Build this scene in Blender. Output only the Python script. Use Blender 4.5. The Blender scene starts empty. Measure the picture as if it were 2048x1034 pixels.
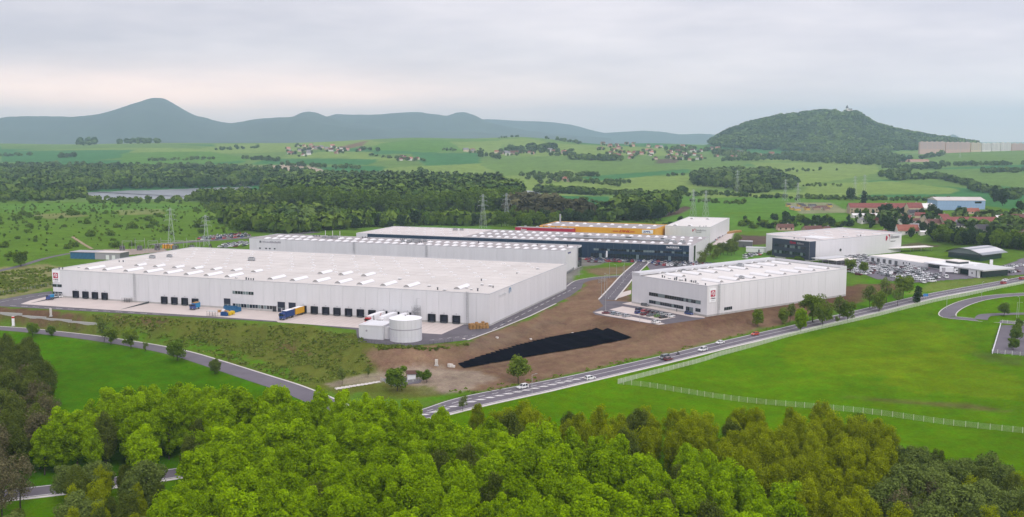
import bpy, math, random
import numpy as np
from mathutils import Vector, Matrix

# ------------------------------------------------------------------ camera, sky, sun, exposure
scn = bpy.context.scene
COL = scn.collection
F, CH, PIT = 2040.0, 85.0, math.atan(243 / 2040.0)
cam = bpy.data.cameras.new('camera'); camo = bpy.data.objects.new('camera', cam); COL.objects.link(camo)
cam.sensor_width = 36; cam.lens = 36 * F / 2048; cam.clip_start = 1; cam.clip_end = 60000
camo.location = (0, 0, CH); camo.rotation_euler = (math.pi / 2 - PIT, 0, 0)
scn.camera = camo
SUN_EL, SUN_AZ = math.radians(42), math.radians(155)      # azimuth from +Y clockwise: behind the camera, to the right

w = bpy.data.worlds.new('World'); scn.world = w; w.use_nodes = True
nt = w.node_tree; nt.nodes.clear()
def N(t, **k):
    n = nt.nodes.new(t)
    for a, b in k.items(): setattr(n, a, b)
    return n
def L(a, b): nt.links.new(a, b)
out = N('ShaderNodeOutputWorld'); bg = N('ShaderNodeBackground'); L(bg.outputs[0], out.inputs[0])
sky = N('ShaderNodeTexSky', sky_type='NISHITA', sun_disc=False, sun_elevation=SUN_EL, sun_rotation=SUN_AZ, air_density=1.0, dust_density=2.0)
skm = N('ShaderNodeVectorMath', operation='SCALE'); skm.inputs['Scale'].default_value = 0.075; L(sky.outputs[0], skm.inputs[0])
tc = N('ShaderNodeTexCoord'); sep = N('ShaderNodeSeparateXYZ'); L(tc.outputs['Generated'], sep.inputs[0])
def M(op, a, b=None, c=None):
    n = N('ShaderNodeMath', operation=op)
    for i, v in enumerate((a, b, c)):
        if v is None: continue
        if isinstance(v, (int, float)): n.inputs[i].default_value = v
        else: L(v, n.inputs[i])
    return n.outputs[0]
az = M('ARCTAN2', sep.outputs[0], sep.outputs[1])
el = M('ARCSINE', sep.outputs[2])
elc = M('MAXIMUM', el, 0.0)
comb = N('ShaderNodeCombineXYZ'); L(M('MULTIPLY', az, 3.0), comb.inputs[0]); L(M('MULTIPLY', M('POWER', elc, 0.75), 10.5), comb.inputs[1])
n1 = N('ShaderNodeTexNoise'); n1.inputs['Scale'].default_value = .8; n1.inputs['Detail'].default_value = 4; n1.inputs['Roughness'].default_value = .58; L(comb.outputs[0], n1.inputs['Vector'])
n2 = N('ShaderNodeTexNoise'); n2.inputs['Scale'].default_value = 2.6; n2.inputs['Detail'].default_value = 5; L(comb.outputs[0], n2.inputs['Vector'])
# cloud deck: grey-lavender, thicker patches darker; a pale warm gap under the deck to the left of view
deck = N('ShaderNodeMix', data_type='RGBA')
L(M('ADD', M('MULTIPLY', n1.outputs[0], .75), M('MULTIPLY', n2.outputs[0], .25)), deck.inputs[0])
ramp = N('ShaderNodeValToRGB'); L(M('ADD', M('MULTIPLY', n1.outputs[0], .8), M('MULTIPLY', n2.outputs[0], .2)), ramp.inputs[0])
cr = ramp.color_ramp; cr.elements[0].position = .38; cr.elements[0].color = (.66, .64, .72, 1); cr.elements[1].position = .64; cr.elements[1].color = (1.0, .93, .96, 1)
# gap factor
ga = M('MULTIPLY', M('ADD', az, .36), 2.6); ge = M('MULTIPLY', M('SUBTRACT', el, .030), 38.0)
gap = M('POWER', 2.718, M('MULTIPLY', M('ADD', M('MULTIPLY', ga, ga), M('MULTIPLY', ge, ge)), -1.0))
gap = M('MULTIPLY', gap, M('MULTIPLY', M('ADD', n2.outputs[0], .42), 1.0))
mixg = N('ShaderNodeMix', data_type='RGBA'); L(gap, mixg.inputs[0]); L(ramp.outputs[0], mixg.inputs[6]); mixg.inputs[7].default_value = (2.6, 1.78, 1.36, 1)
# low horizon veil
hv = M('POWER', 2.718, M('MULTIPLY', elc, -20.0))
mixh = N('ShaderNodeMix', data_type='RGBA'); L(M('MULTIPLY', hv, .6), mixh.inputs[0]); L(mixg.outputs[2], mixh.inputs[6]); mixh.inputs[7].default_value = (1.62, 1.38, 1.34, 1)
# thin clear-sky share from the sky model shows through the deck
mixs = N('ShaderNodeMix', data_type='RGBA'); mixs.inputs[0].default_value = .10; L(mixh.outputs[2], mixs.inputs[6]); L(skm.outputs[0], mixs.inputs[7])
gain = M('MULTIPLY', M('ADD', M('MULTIPLY', M('MAXIMUM', sep.outputs[2], 0.0), .75), .97), M('ADD', M('MULTIPLY', M('MINIMUM', M('MAXIMUM', az, -.5), .5), .16), 1.0))     # an overcast sky brightens towards the zenith
L(mixs.outputs[2], bg.inputs[0]); L(gain, bg.inputs[1])

sl = bpy.data.lights.new('sun', 'SUN'); so = bpy.data.objects.new('sun', sl); COL.objects.link(so)
sl.energy = 1.3; sl.angle = math.radians(15); sl.color = (1, .97, .92)
sd = Vector((math.sin(SUN_AZ) * math.cos(SUN_EL), math.cos(SUN_AZ) * math.cos(SUN_EL), math.sin(SUN_EL)))
so.rotation_euler = sd.to_track_quat('Z', 'Y').to_euler()
vs = scn.view_settings
vs.view_transform = 'Standard'; vs.look = 'None'; vs.exposure = 0.07; vs.gamma = 1.0; vs.use_curve_mapping = False
scn.cycles.use_denoising = True
scn.cycles.max_bounces = 6; scn.cycles.diffuse_bounces = 3; scn.cycles.transparent_max_bounces = 8; scn.cycles.volume_bounces = 3
scn.cycles.caustics_reflective = False; scn.cycles.caustics_refractive = False

# ------------------------------------------------------------------ projection helpers (photograph pixel -> ray in the place)
random.seed(7); rng = np.random.default_rng(7)
cp_, sp_ = math.cos(PIT), math.sin(PIT)
def ray(u, v):
    x = (u - 1024) / F; y = -(v - 517) / F
    return np.array([x, cp_ + y * sp_, -sp_ + y * cp_])
def at(u, v, z=0.0):
    d = ray(u, v); t = (z - CH) / d[2]
    return np.array([d[0] * t, d[1] * t, z])
def aty(u, v, y):
    d = ray(u, v); t = y / d[1]
    return np.array([d[0] * t, y, CH + d[2] * t])

# ------------------------------------------------------------------ terrain height
ctl = []
for u, v, z in [(890,805,-8),(1100,768,-7.6),(1250,745,-7),(1400,705,-6.2),(1560,672,-5.2),(1700,640,-4),(1850,607,-2.5),(2040,562,0),(2250,515,2),
    (0,657,-9.5),(150,668,-9.5),(300,690,-9.5),(450,730,-9.5),(585,775,-9.2),(-300,640,-9.5),
    (150,760,-11.5),(400,760,-11),(100,900,-13),(600,1034,-13),(1200,1034,-13),(1800,1034,-14),(100,1034,-13),(1024,1400,-13),(-400,1400,-13),(2448,1400,-14),(-500,850,-12),(2600,900,-12),
    (1500,760,-9),(1900,700,-8),(2040,640,-5.5),(1700,820,-10.5),(2048,860,-11),(1300,800,-9.5),(790,780,-8.5),(650,765,-9),(1000,750,-7.2),(1200,790,-9),
    (0,530,0),(40,480,-1),(300,480,-2),(560,470,-2),(200,420,-6),(0,400,-9),(500,420,-6),(-400,560,0),(-500,420,-8),
    (1450,470,1.5),(1850,560,.6),(2000,530,2),(1740,530,.5),(1700,450,5),(1900,450,8),(2040,430,10),(1500,420,6),(1250,430,0),(1000,440,-3),(700,445,-4),(2300,430,10),
    (100,393,-13),(280,388,-13),(450,383,-13)]:
    p = at(u, v, z); ctl.append(tuple(p))
for u, v, y in [(700,372,1900),(1000,378,1800),(1300,385,1700),(1700,388,1700),(2040,388,1700),
    (0,345,2600),(500,347,2500),(1000,347,2450),(1400,350,2400),(1900,350,2400),
    (0,320,3200),(500,322,3000),(1000,316,3100),(1400,325,3000),(1900,324,3100),
    (0,301,4000),(500,303,3700),(1000,298,3700),(1450,303,3900),(1900,305,3900),
    (-500,287,4700),(0,287,4700),(300,286,4700),(500,286,4600),(700,281,4600),(830,275,4500),(940,278,4500),(1040,273,4400),(1110,279,4500),(1180,288,4700),(1300,286,4900),(1420,291,5000),(1700,305,4400),(1950,296,4600),(2100,294,4600),(2500,294,4600)]:
    ctl.append(tuple(aty(u, v, y)))
for u in (-400, 100, 600, 1100, 1600, 2100, 2500):
    a = (u - 1024) / F
    for y, z in ((6200, 25), (8500, 0), (17000, 0)): ctl.append((a * y, y, z))
ctl = np.array(ctl)
def _ab(x, y):
    y = np.maximum(y, 60.0)
    return np.stack([np.clip(x / y, -1.1, 1.1) * 3.2, np.log(y)], -1)
_C = _ab(ctl[:, 0], ctl[:, 1])
def _tps(r2): return r2 * np.log(r2 + 1e-9) * .5
_K = _tps(((_C[:, None] - _C[None]) ** 2).sum(-1)); _n = len(_C)
_P = np.concatenate([np.ones((_n, 1)), _C], 1)
_S = np.zeros((_n + 3, _n + 3)); _S[:_n, :_n] = _K + np.eye(_n) * .004; _S[:_n, _n:] = _P; _S[_n:, :_n] = _P.T
_W = np.linalg.solve(_S, np.concatenate([ctl[:, 2], np.zeros(3)]))
# castle hill: crest silhouette
_hill = np.array([(1400,296),(1425,284),(1450,270),(1490,253),(1530,244),(1560,237),(1600,233),(1640,227),(1660,229),(1690,227),(1715,230),(1735,244),(1750,253),(1790,264),(1830,272),(1880,280),(1925,286),(1960,292)], float)
HY = 4900.0
_hx = np.array([aty(u, v, HY)[0] for u, v in _hill]); _hz = np.array([aty(u, v, HY)[2] for u, v in _hill])
def hill_h(x, y):
    xs = x * HY / np.maximum(y, 100)
    cz = np.interp(xs, _hx, _hz, left=-200, right=-200)
    t = np.where(y < HY, (HY - y) / 1050.0, (y - HY) / 900.0)
    f = np.clip(1 - t, 0, 1); f = f * f * (3 - 2 * f)
    return cz, f
def pts_in_poly(x, y, poly):
    poly = np.asarray(poly, float)[:, :2]; inside = np.zeros(np.shape(x), bool)
    j = len(poly) - 1
    for i in range(len(poly)):
        xi, yi = poly[i]; xj, yj = poly[j]
        c = ((yi > y) != (yj > y)) & (x < (xj - xi) * (y - yi) / (yj - yi + 1e-12) + xi)
        inside ^= c; j = i
    return inside
def poly_dist(x, y, poly):
    poly = np.asarray(poly, float)[:, :2]; d = np.full(np.shape(x), 1e9)
    for i in range(len(poly)):
        a = poly[i - 1]; b = poly[i]; ab = b - a
        t = np.clip(((x - a[0]) * ab[0] + (y - a[1]) * ab[1]) / (ab @ ab + 1e-9), 0, 1)
        d = np.minimum(d, np.hypot(x - a[0] - t * ab[0], y - a[1] - t * ab[1]))
    return d
ZT = -0.7
TERR = [at(u, v, ZT)[:2] for u, v in [(-500,590),(0,615),(200,626),(420,638),(600,649),(712,661),(716,684),(760,690),(810,693),(856,690),(935,682),(1000,658),(1060,633),(1125,612),(1190,631),(1318,651),(1412,638),(1560,611),(1716,586),(1735,560)]] + [(330, 800), (320, 960), (-420, 960)]
TERR = np.array(TERR)
def nat(x, y):
    q = _ab(x, y); sh = q.shape[:-1]; q = q.reshape(-1, 2); o = np.empty(len(q))
    for i in range(0, len(q), 40000):
        b = q[i:i + 40000]
        o[i:i + 40000] = _tps(((b[:, None] - _C[None]) ** 2).sum(-1)) @ _W[:_n] + _W[_n] + b @ _W[_n + 1:]
    return o.reshape(sh)
def T0(x, y):
    x = np.asarray(x, float); y = np.asarray(y, float)
    z = nat(x, y)
    cz, f = hill_h(x, y); z = z + np.maximum(cz - z, 0) * f
    near = (y < 1150) & (y > 300)
    if np.any(near):
        xn, yn = x[near], y[near]
        ins = pts_in_poly(xn, yn, TERR); s = np.where(ins, 0, poly_dist(xn, yn, TERR))
        wd = np.where(yn > 700, 60.0, np.where(xn > 60, 15.0, 21.0))
        t = np.clip(s / wd, 0, 1); t = t * t * (3 - 2 * t)
        zz = z.copy(); zz[near] = ZT * (1 - t) + z[near] * t; z = zz
    return z
ROADS = []      # (pts Nx3, half width) that the ground is levelled to
def T(x, y):
    x = np.atleast_1d(np.asarray(x, float)); y = np.atleast_1d(np.asarray(y, float))
    z = T0(x, y)
    for P, hw in ROADS:
        m = (x > P[:, 0].min() - 14) & (x < P[:, 0].max() + 14) & (y > P[:, 1].min() - 14) & (y < P[:, 1].max() + 14)
        idx = np.nonzero(m.ravel())[0]
        xf, yf, zf = x.ravel(), y.ravel(), z.ravel()
        for i in range(0, len(idx), 20000):
            k = idx[i:i + 20000]
            d2 = (xf[k, None] - P[None, :, 0]) ** 2 + (yf[k, None] - P[None, :, 1]) ** 2
            j = d2.argmin(1); d = np.sqrt(d2[np.arange(len(k)), j])
            t = np.clip((d - hw - 1.2) / 6.0, 0, 1); t = t * t * (3 - 2 * t)
            zf[k] = P[j, 2] * (1 - t) + zf[k] * t
        z = zf.reshape(x.shape)
    return z
def Tz(x, y): return float(T(x, y)[0])
_ts = np.geomspace(120, 16500, 420)
def ground(u, v, fn=None):
    fn = fn or T
    d = ray(u, v); lo, ts = None, _ts
    for it in range(3):
        X = d[0] * ts; Y = d[1] * ts; Z = CH + d[2] * ts
        b = Z < fn(X, Y)
        if not b.any(): i = len(ts) - 1
        else: i = int(b.argmax())
        lo, hi = ts[max(i - 1, 0)], ts[i]
        ts = np.linspace(lo, hi, 24)
    t = hi
    x, y = d[0] * t, d[1] * t
    return np.array([x, y, float(fn(np.array([x]), np.array([y]))[0])])
def gpoly(px, fn=None): return np.array([ground(u, v, fn) for u, v in px])
def proj(p):
    x, y, z = p[0], p[1], p[2] - CH
    dz = y * cp_ - z * sp_; dy = y * sp_ + z * cp_
    return 1024 + F * x / dz, 517 - F * dy / dz

# ------------------------------------------------------------------ materials
def mat(name, col, rough=.7, var=.0, vscale=.3, metal=0.0, bump=0.0, bscale=1.0, spec=.3, emit=None, detail=4, col2=None, trans=0.0, coat=0.0):
    m = bpy.data.materials.new(name); m.use_nodes = True; t = m.node_tree; b = t.nodes['Principled BSDF']
    b.inputs['Base Color'].default_value = (*col, 1); b.inputs['Roughness'].default_value = rough; b.inputs['Metallic'].default_value = metal
    b.inputs['Specular IOR Level'].default_value = spec
    if coat: b.inputs['Coat Weight'].default_value = coat
    if var or bump or col2:
        tcn = t.nodes.new('ShaderNodeTexCoord'); nz = t.nodes.new('ShaderNodeTexNoise'); nz.inputs['Scale'].default_value = vscale; nz.inputs['Detail'].default_value = detail; nz.inputs['Roughness'].default_value = .62
        t.links.new(tcn.outputs['Object'], nz.inputs['Vector'])
        mx = t.nodes.new('ShaderNodeMix'); mx.data_type = 'RGBA'
        c2 = col2 or tuple(c * (1 + var) for c in col); c1 = col if col2 else tuple(c * (1 - var) for c in col)
        mx.inputs[6].default_value = (*c1, 1); mx.inputs[7].default_value = (*c2, 1)
        mr = t.nodes.new('ShaderNodeMapRange'); mr.inputs[1].default_value = .32; mr.inputs[2].default_value = .68
        t.links.new(nz.outputs[0], mr.inputs[0]); t.links.new(mr.outputs[0], mx.inputs[0]); t.links.new(mx.outputs[2], b.inputs['Base Color'])
        if bump:
            nb = t.nodes.new('ShaderNodeTexNoise'); nb.inputs['Scale'].default_value = bscale; nb.inputs['Detail'].default_value = 5; t.links.new(tcn.outputs['Object'], nb.inputs['Vector'])
            bp = t.nodes.new('ShaderNodeBump'); bp.inputs['Strength'].default_value = bump; bp.inputs['Distance'].default_value = .3
            t.links.new(nb.outputs[0], bp.inputs['Height']); t.links.new(bp.outputs[0], b.inputs['Normal'])
    return m
def leaf_mat(name, c1, c2, trans=.35):
    m = bpy.data.materials.new(name); m.use_nodes = True; t = m.node_tree; t.nodes.clear()
    o = t.nodes.new('ShaderNodeOutputMaterial'); d = t.nodes.new('ShaderNodeBsdfDiffuse'); tr = t.nodes.new('ShaderNodeBsdfTranslucent'); mx = t.nodes.new('ShaderNodeMixShader')
    g = t.nodes.new('ShaderNodeNewGeometry'); oi = t.nodes.new('ShaderNodeObjectInfo'); tcn = t.nodes.new('ShaderNodeTexCoord')
    nz = t.nodes.new('ShaderNodeTexNoise'); nz.inputs['Scale'].default_value = .45; nz.inputs['Detail'].default_value = 2; t.links.new(tcn.outputs['Object'], nz.inputs['Vector'])
    a1 = t.nodes.new('ShaderNodeMath'); a1.operation = 'MULTIPLY_ADD'; a1.inputs[1].default_value = .45; t.links.new(g.outputs['Random Per Island'], a1.inputs[0])
    a2 = t.nodes.new('ShaderNodeMath'); a2.operation = 'MULTIPLY_ADD'; a2.inputs[1].default_value = .35; a2.inputs[2].default_value = -.12; t.links.new(oi.outputs['Random'], a2.inputs[0])
    a3 = t.nodes.new('ShaderNodeMath'); a3.operation = 'MULTIPLY_ADD'; a3.inputs[1].default_value = .9; t.links.new(nz.outputs[0], a3.inputs[0])
    t.links.new(a2.outputs[0], a3.inputs[2]); 
    a4 = t.nodes.new('ShaderNodeMath'); a4.operation = 'ADD'; a4.inputs[1].default_value = -.18; t.links.new(a3.outputs[0], a4.inputs[0]); t.links.new(a4.outputs[0], a1.inputs[2])
    cm = t.nodes.new('ShaderNodeMix'); cm.data_type = 'RGBA'; cm.inputs[6].default_value = (*c1, 1); cm.inputs[7].default_value = (*c2, 1); t.links.new(a1.outputs[0], cm.inputs[0])
    t.links.new(cm.outputs[2], d.inputs[0]); t.links.new(cm.outputs[2], tr.inputs[0]); mx.inputs[0].default_value = trans
    t.links.new(d.outputs[0], mx.inputs[1]); t.links.new(tr.outputs[0], mx.inputs[2]); t.links.new(mx.outputs[0], o.inputs[0])
    return m
def glass_mat(name, col, rough=.08):
    return mat(name, col, rough=rough, spec=.8)
MT = {
 'white_panel': mat('white_cladding', (.66, .66, .68), .55, var=.035, vscale=.05),
 'white_panel2': mat('white_cladding_b', (.70, .685, .70), .55, var=.03, vscale=.05),
 'seam': mat('cladding_joint', (.48, .48, .50), .7),
 'plinth': mat('concrete_plinth', (.42, .41, .40), .8, var=.12, vscale=.4),
 'roof_a': mat('roof_membrane_pale', (.575, .54, .51), .8, var=.085, vscale=.05, detail=8),
 'roof_b': mat('roof_membrane_white', (.64, .61, .585), .8, var=.05, vscale=.04, detail=8),
 'roof_grey': mat('roof_membrane_grey', (.33, .30, .30), .85, var=.12, vscale=.06, detail=8),
 'roof_beige': mat('roof_membrane_beige', (.56, .51, .49), .85, var=.08, vscale=.06, detail=8),
 'trim': mat('roof_edge_trim', (.55, .55, .57), .5),
 'streak': mat('roof_water_stain', (.52, .47, .44), .85, var=.15, vscale=.1),
 'dome': mat('skylight_acrylic', (.74, .73, .73), .35, spec=.5),
 'dome_end': mat('skylight_end_metal', (.30, .29, .28), .6),
 'navy': mat('navy_cladding', (.018, .040, .075), .45, var=.15, vscale=.1),
 'charcoal': mat('charcoal_cladding', (.035, .045, .075), .5, var=.12, vscale=.1),
 'black_rubber': mat('dock_rubber', (.008, .010, .018), .6),
 'dock_door': mat('dock_door_navy', (.02, .025, .045), .5),
 'glass': glass_mat('window_glass_dark', (.012, .02, .03)),
 'glass_lite': glass_mat('window_glass_blind', (.16, .21, .22), .25),
 'frame': mat('window_frame_grey', (.16, .17, .18), .5),
 'frame_w': mat('window_frame_white', (.62, .62, .63), .5),
 'steel': mat('galvanised_steel', (.42, .43, .44), .45, metal=.6),
 'steel_dark': mat('dark_steel', (.10, .11, .12), .5, metal=.4),
 'yellow': mat('yellow_cladding', (.74, .37, .035), .5, var=.04, vscale=.08),
 'red_wall': mat('crimson_cladding', (.42, .02, .055), .5, var=.06, vscale=.1),
 'sign_white': mat('sign_white', (.84, .84, .86), .4),
 'sign_red': mat('sign_red', (.42, .006, .05), .4),
 'sign_black': mat('sign_black', (.02, .012, .02), .5),
 'sign_dhl': mat('sign_scarlet', (.52, .02, .01), .4),
 'sign_blue': mat('sign_blue', (.02, .03, .25), .4),
 'sign_cyan': mat('sign_cyan', (.02, .20, .40), .4),
 'sign_grey': mat('sign_grey', (.36, .34, .38), .5),
 'sign_dark': mat('sign_darkgrey', (.14, .14, .15), .5),
 'asphalt': mat('asphalt', (.115, .103, .118), .9, var=.18, vscale=.12, detail=7),
 'asphalt_road': mat('asphalt_road', (.135, .120, .142), .88, var=.14, vscale=.10, detail=7),
 'asphalt_dark': mat('asphalt_fresh', (.085, .078, .088), .9, var=.16, vscale=.15, detail=6),
 'concrete': mat('yard_concrete', (.54, .47, .435), .85, var=.07, vscale=.07, detail=8),
 'joint': mat('concrete_joint', (.36, .31, .28), .9),
 'kerb': mat('kerb_stone', (.56, .53, .50), .85, var=.1, vscale=.6),
 'paint': mat('road_paint', (.74, .72, .70), .7, var=.10, vscale=.6),
 'tyre': mat('tyre', (.012, .012, .013), .8),
 'rim': mat('wheel_rim', (.35, .35, .36), .35, metal=.7),
 'carglass': glass_mat('car_glass', (.012, .016, .022)),
 'lamp_w': mat('headlight_lens', (.7, .7, .72), .2),
 'lamp_r': mat('taillight_lens', (.35, .01, .01), .25),
 'bark': mat('bark', (.06, .046, .035), .9, var=.25, vscale=2.0),
 'bark_pale': mat('bark_pale', (.16, .14, .11), .9, var=.25, vscale=2.0),
 'tarp': mat('black_liner', (.003, .003, .007), .95, spec=.0, var=.3, vscale=.25),
 'tarp_b': mat('black_liner_b', (.005, .005, .010), .95, spec=.0, var=.3, vscale=.25),
 'fence': mat('fence_pale_green', (.58, .62, .50), .6),
 'fence_wire': mat('fence_wire', (.42, .46, .38), .6),
 'post_w': mat('post_white', (.66, .66, .66), .6),
 'pole': mat('lamp_pole', (.42, .43, .43), .5),
 'wood': mat('pallet_wood', (.42, .24, .09), .8, var=.3, vscale=1.2),
 'rubble': mat('concrete_debris', (.58, .54, .50), .9, var=.2, vscale=1.0),
}
def cladding(m, amt):
    # rain streaks and slight panel-to-panel tone on metal cladding
    t = m.node_tree; b = t.nodes['Principled BSDF']; src = b.inputs['Base Color'].links[0].from_socket; g = t.nodes.new('ShaderNodeNewGeometry'); mp = t.nodes.new('ShaderNodeMapping'); mp.inputs['Scale'].default_value = (.75, .75, .045); t.links.new(g.outputs['Position'], mp.inputs['Vector'])
    nz = t.nodes.new('ShaderNodeTexNoise'); nz.inputs['Scale'].default_value = 1.0; nz.inputs['Detail'].default_value = 6; t.links.new(mp.outputs[0], nz.inputs['Vector']); oi = t.nodes.new('ShaderNodeObjectInfo')
    a = t.nodes.new('ShaderNodeMath'); a.operation = 'MULTIPLY_ADD'; a.inputs[1].default_value = amt; a.inputs[2].default_value = 1 - amt * .62; t.links.new(nz.outputs[0], a.inputs[0])
    a2 = t.nodes.new('ShaderNodeMath'); a2.operation = 'MULTIPLY_ADD'; a2.inputs[1].default_value = .045; t.links.new(oi.outputs['Random'], a2.inputs[0]); t.links.new(a.outputs[0], a2.inputs[2])
    v = t.nodes.new('ShaderNodeVectorMath'); v.operation = 'SCALE'; t.links.new(src, v.inputs[0]); t.links.new(a2.outputs[0], v.inputs['Scale']); t.links.new(v.outputs[0], b.inputs['Base Color'])
cladding(MT['white_panel'], .16); cladding(MT['white_panel2'], .16)
for nm, c in {'white': (.78, .78, .79), 'silver': (.36, .38, .40), 'grey': (.13, .14, .15), 'black': (.012, .012, .014), 'red': (.45, .02, .03), 'darkred': (.13, .008, .02), 'blue': (.01, .04, .20), 'navyblue': (.012, .02, .07), 'green': (.09, .24, .02), 'paleblue': (.25, .33, .38), 'orange': (.55, .05, .02)}.items():
    MT['car_' + nm] = mat('car_paint_' + nm, c, .28, spec=.5, coat=.6)

# ------------------------------------------------------------------ mesh helpers
def link(o, parent=None):
    COL.objects.link(o)
    if parent is not None: o.parent = parent
    return o
def tag(o, label=None, cat=None, group=None, kind=None):
    if label: o['label'] = label
    if cat: o['category'] = cat
    if group: o['group'] = group
    if kind: o['kind'] = kind
    return o
def empty(name, loc, rz=0.0, label=None, cat=None, group=None):
    o = bpy.data.objects.new(name, None); o.location = tuple(float(c) for c in loc); o.rotation_euler = (0, 0, rz); o.empty_display_size = .5
    link(o); return tag(o, label, cat, group)
class MB:
    def __init__(s): s.v = []; s.f = []; s.m = []
    def quad(s, a, b, c, d, m=0):
        n = len(s.v); s.v += [a, b, c, d]; s.f.append((n, n + 1, n + 2, n + 3)); s.m.append(m); return s
    def poly(s, pts, m=0):
        n = len(s.v); s.v += [tuple(p) for p in pts]; s.f.append(tuple(range(n, n + len(pts)))); s.m.append(m); return s
    def box(s, x0, x1, y0, y1, z0, z1, m=0, top=None):
        n = len(s.v)
        s.v += [(x0, y0, z0), (x1, y0, z0), (x1, y1, z0), (x0, y1, z0), (x0, y0, z1), (x1, y0, z1), (x1, y1, z1), (x0, y1, z1)]
        for i, f in enumerate([(3, 2, 1, 0), (4, 5, 6, 7), (0, 1, 5, 4), (1, 2, 6, 5), (2, 3, 7, 6), (3, 0, 4, 7)]):
            s.f.append(tuple(n + k for k in f)); s.m.append(top if (i == 1 and top is not None) else m)
        return s
    def prism(s, poly, z0, z1, m=0, top=None):
        n = len(s.v); k = len(poly)
        s.v += [(p[0], p[1], z0) for p in poly] + [(p[0], p[1], z1) for p in poly]
        s.f.append(tuple(range(n + k - 1, n - 1, -1))); s.m.append(m); s.f.append(tuple(range(n + k, n + 2 * k))); s.m.append(m if top is None else top)
        for i in range(k): j = (i + 1) % k; s.f.append((n + i, n + j, n + k + j, n + k + i)); s.m.append(m)
        return s
    def extr(s, prof, x0, x1, m=0, mats=None, closed=True):
        # profile in (y,z) extruded along x
        n = len(s.v); k = len(prof)
        s.v += [(x0, p[0], p[1]) for p in prof] + [(x1, p[0], p[1]) for p in prof]
        for i in range(k if closed else k - 1):
            j = (i + 1) % k; s.f.append((n + i, n + k + i, n + k + j, n + j)); s.m.append(mats[i] if mats else m)
        s.f.append(tuple(range(n, n + k))); s.m.append(mats[-1] if mats else m); s.f.append(tuple(range(n + 2 * k - 1, n + k - 1, -1))); s.m.append(mats[-1] if mats else m)
        return s
    def tube(s, p, q, r0, r1=None, k=6, m=0, cap=True):
        r1 = r0 if r1 is None else r1
        p = Vector(p); q = Vector(q); d = (q - p)
        if d.length < 1e-6: return s
        d.normalize(); a = d.orthogonal().normalized(); b = d.cross(a); n = len(s.v)
        for c, r in ((p, r0), (q, r1)):
            for i in range(k):
                t = 2 * math.pi * i / k; s.v.append(tuple(c + (a * math.cos(t) + b * math.sin(t)) * r))
        for i in range(k): j = (i + 1) % k; s.f.append((n + i, n + j, n + k + j, n + k + i)); s.m.append(m)
        if cap:
            s.f.append(tuple(range(n + k - 1, n - 1, -1))); s.m.append(m); s.f.append(tuple(range(n + k, n + 2 * k))); s.m.append(m)
        return s
    def bar(s, p, q, w, m=0): return s.tube(p, q, w * .7, w * .7, 4, m)
    def mesh(s, name, mats):
        me = bpy.data.meshes.new(name); me.from_pydata([tuple(float(c) for c in v) for v in s.v], [], s.f)
        for mt in (mats if isinstance(mats, (list, tuple)) else [mats]): me.materials.append(MT[mt] if isinstance(mt, str) else mt)
        me.polygons.foreach_set('material_index', s.m); me.update(); return me
    def build(s, name, mats, parent=None, smooth=False):
        me = s.mesh(name, mats)
        if smooth: me.polygons.foreach_set('use_smooth', [True] * len(me.polygons))
        return link(bpy.data.objects.new(name, me), parent)
def inst(name, me, parent=None, loc=(0, 0, 0), rz=0.0, sc=None):
    o = bpy.data.objects.new(name, me); o.location = tuple(float(c) for c in loc); o.rotation_euler = (0, 0, rz)
    if sc is not None: o.scale = sc if isinstance(sc, (tuple, list)) else (sc, sc, sc)
    return link(o, parent)
def np_mesh(name, V, Fq, mats, smooth=False, mi=None):
    me = bpy.data.meshes.new(name); V = np.asarray(V, np.float32); Fq = np.asarray(Fq, np.int32); k = Fq.shape[1]
    me.vertices.add(len(V)); me.vertices.foreach_set('co', V.ravel()); me.loops.add(Fq.size); me.loops.foreach_set('vertex_index', Fq.ravel())
    me.polygons.add(len(Fq)); me.polygons.foreach_set('loop_start', np.arange(0, Fq.size, k, dtype=np.int32)); me.polygons.foreach_set('loop_total', np.full(len(Fq), k, np.int32))
    for mt in (mats if isinstance(mats, (list, tuple)) else [mats]): me.materials.append(MT[mt] if isinstance(mt, str) else mt)
    if mi is not None: me.polygons.foreach_set('material_index', np.asarray(mi, np.int32))
    if smooth: me.polygons.foreach_set('use_smooth', np.ones(len(Fq), bool))
    me.update(calc_edges=True); return me
def copy_tree(o, parent=None):
    c = o.copy(); link(c)
    if parent is not None: c.parent = parent
    for ch in o.children: copy_tree(ch, c)
    return c
def text_mesh(txt, size, mt, shear=0.0, depth=.06, bold=0.0):
    cu = bpy.data.curves.new('txt', 'FONT'); cu.body = txt; cu.size = size; cu.shear = shear; cu.extrude = depth; cu.offset = bold; cu.align_x = 'LEFT'
    o = bpy.data.objects.new('txt', cu); COL.objects.link(o); dg = bpy.context.evaluated_depsgraph_get()
    me = bpy.data.meshes.new_from_object(o.evaluated_get(dg)); bpy.data.objects.remove(o); me.materials.clear(); me.materials.append(MT[mt]); return me
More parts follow.
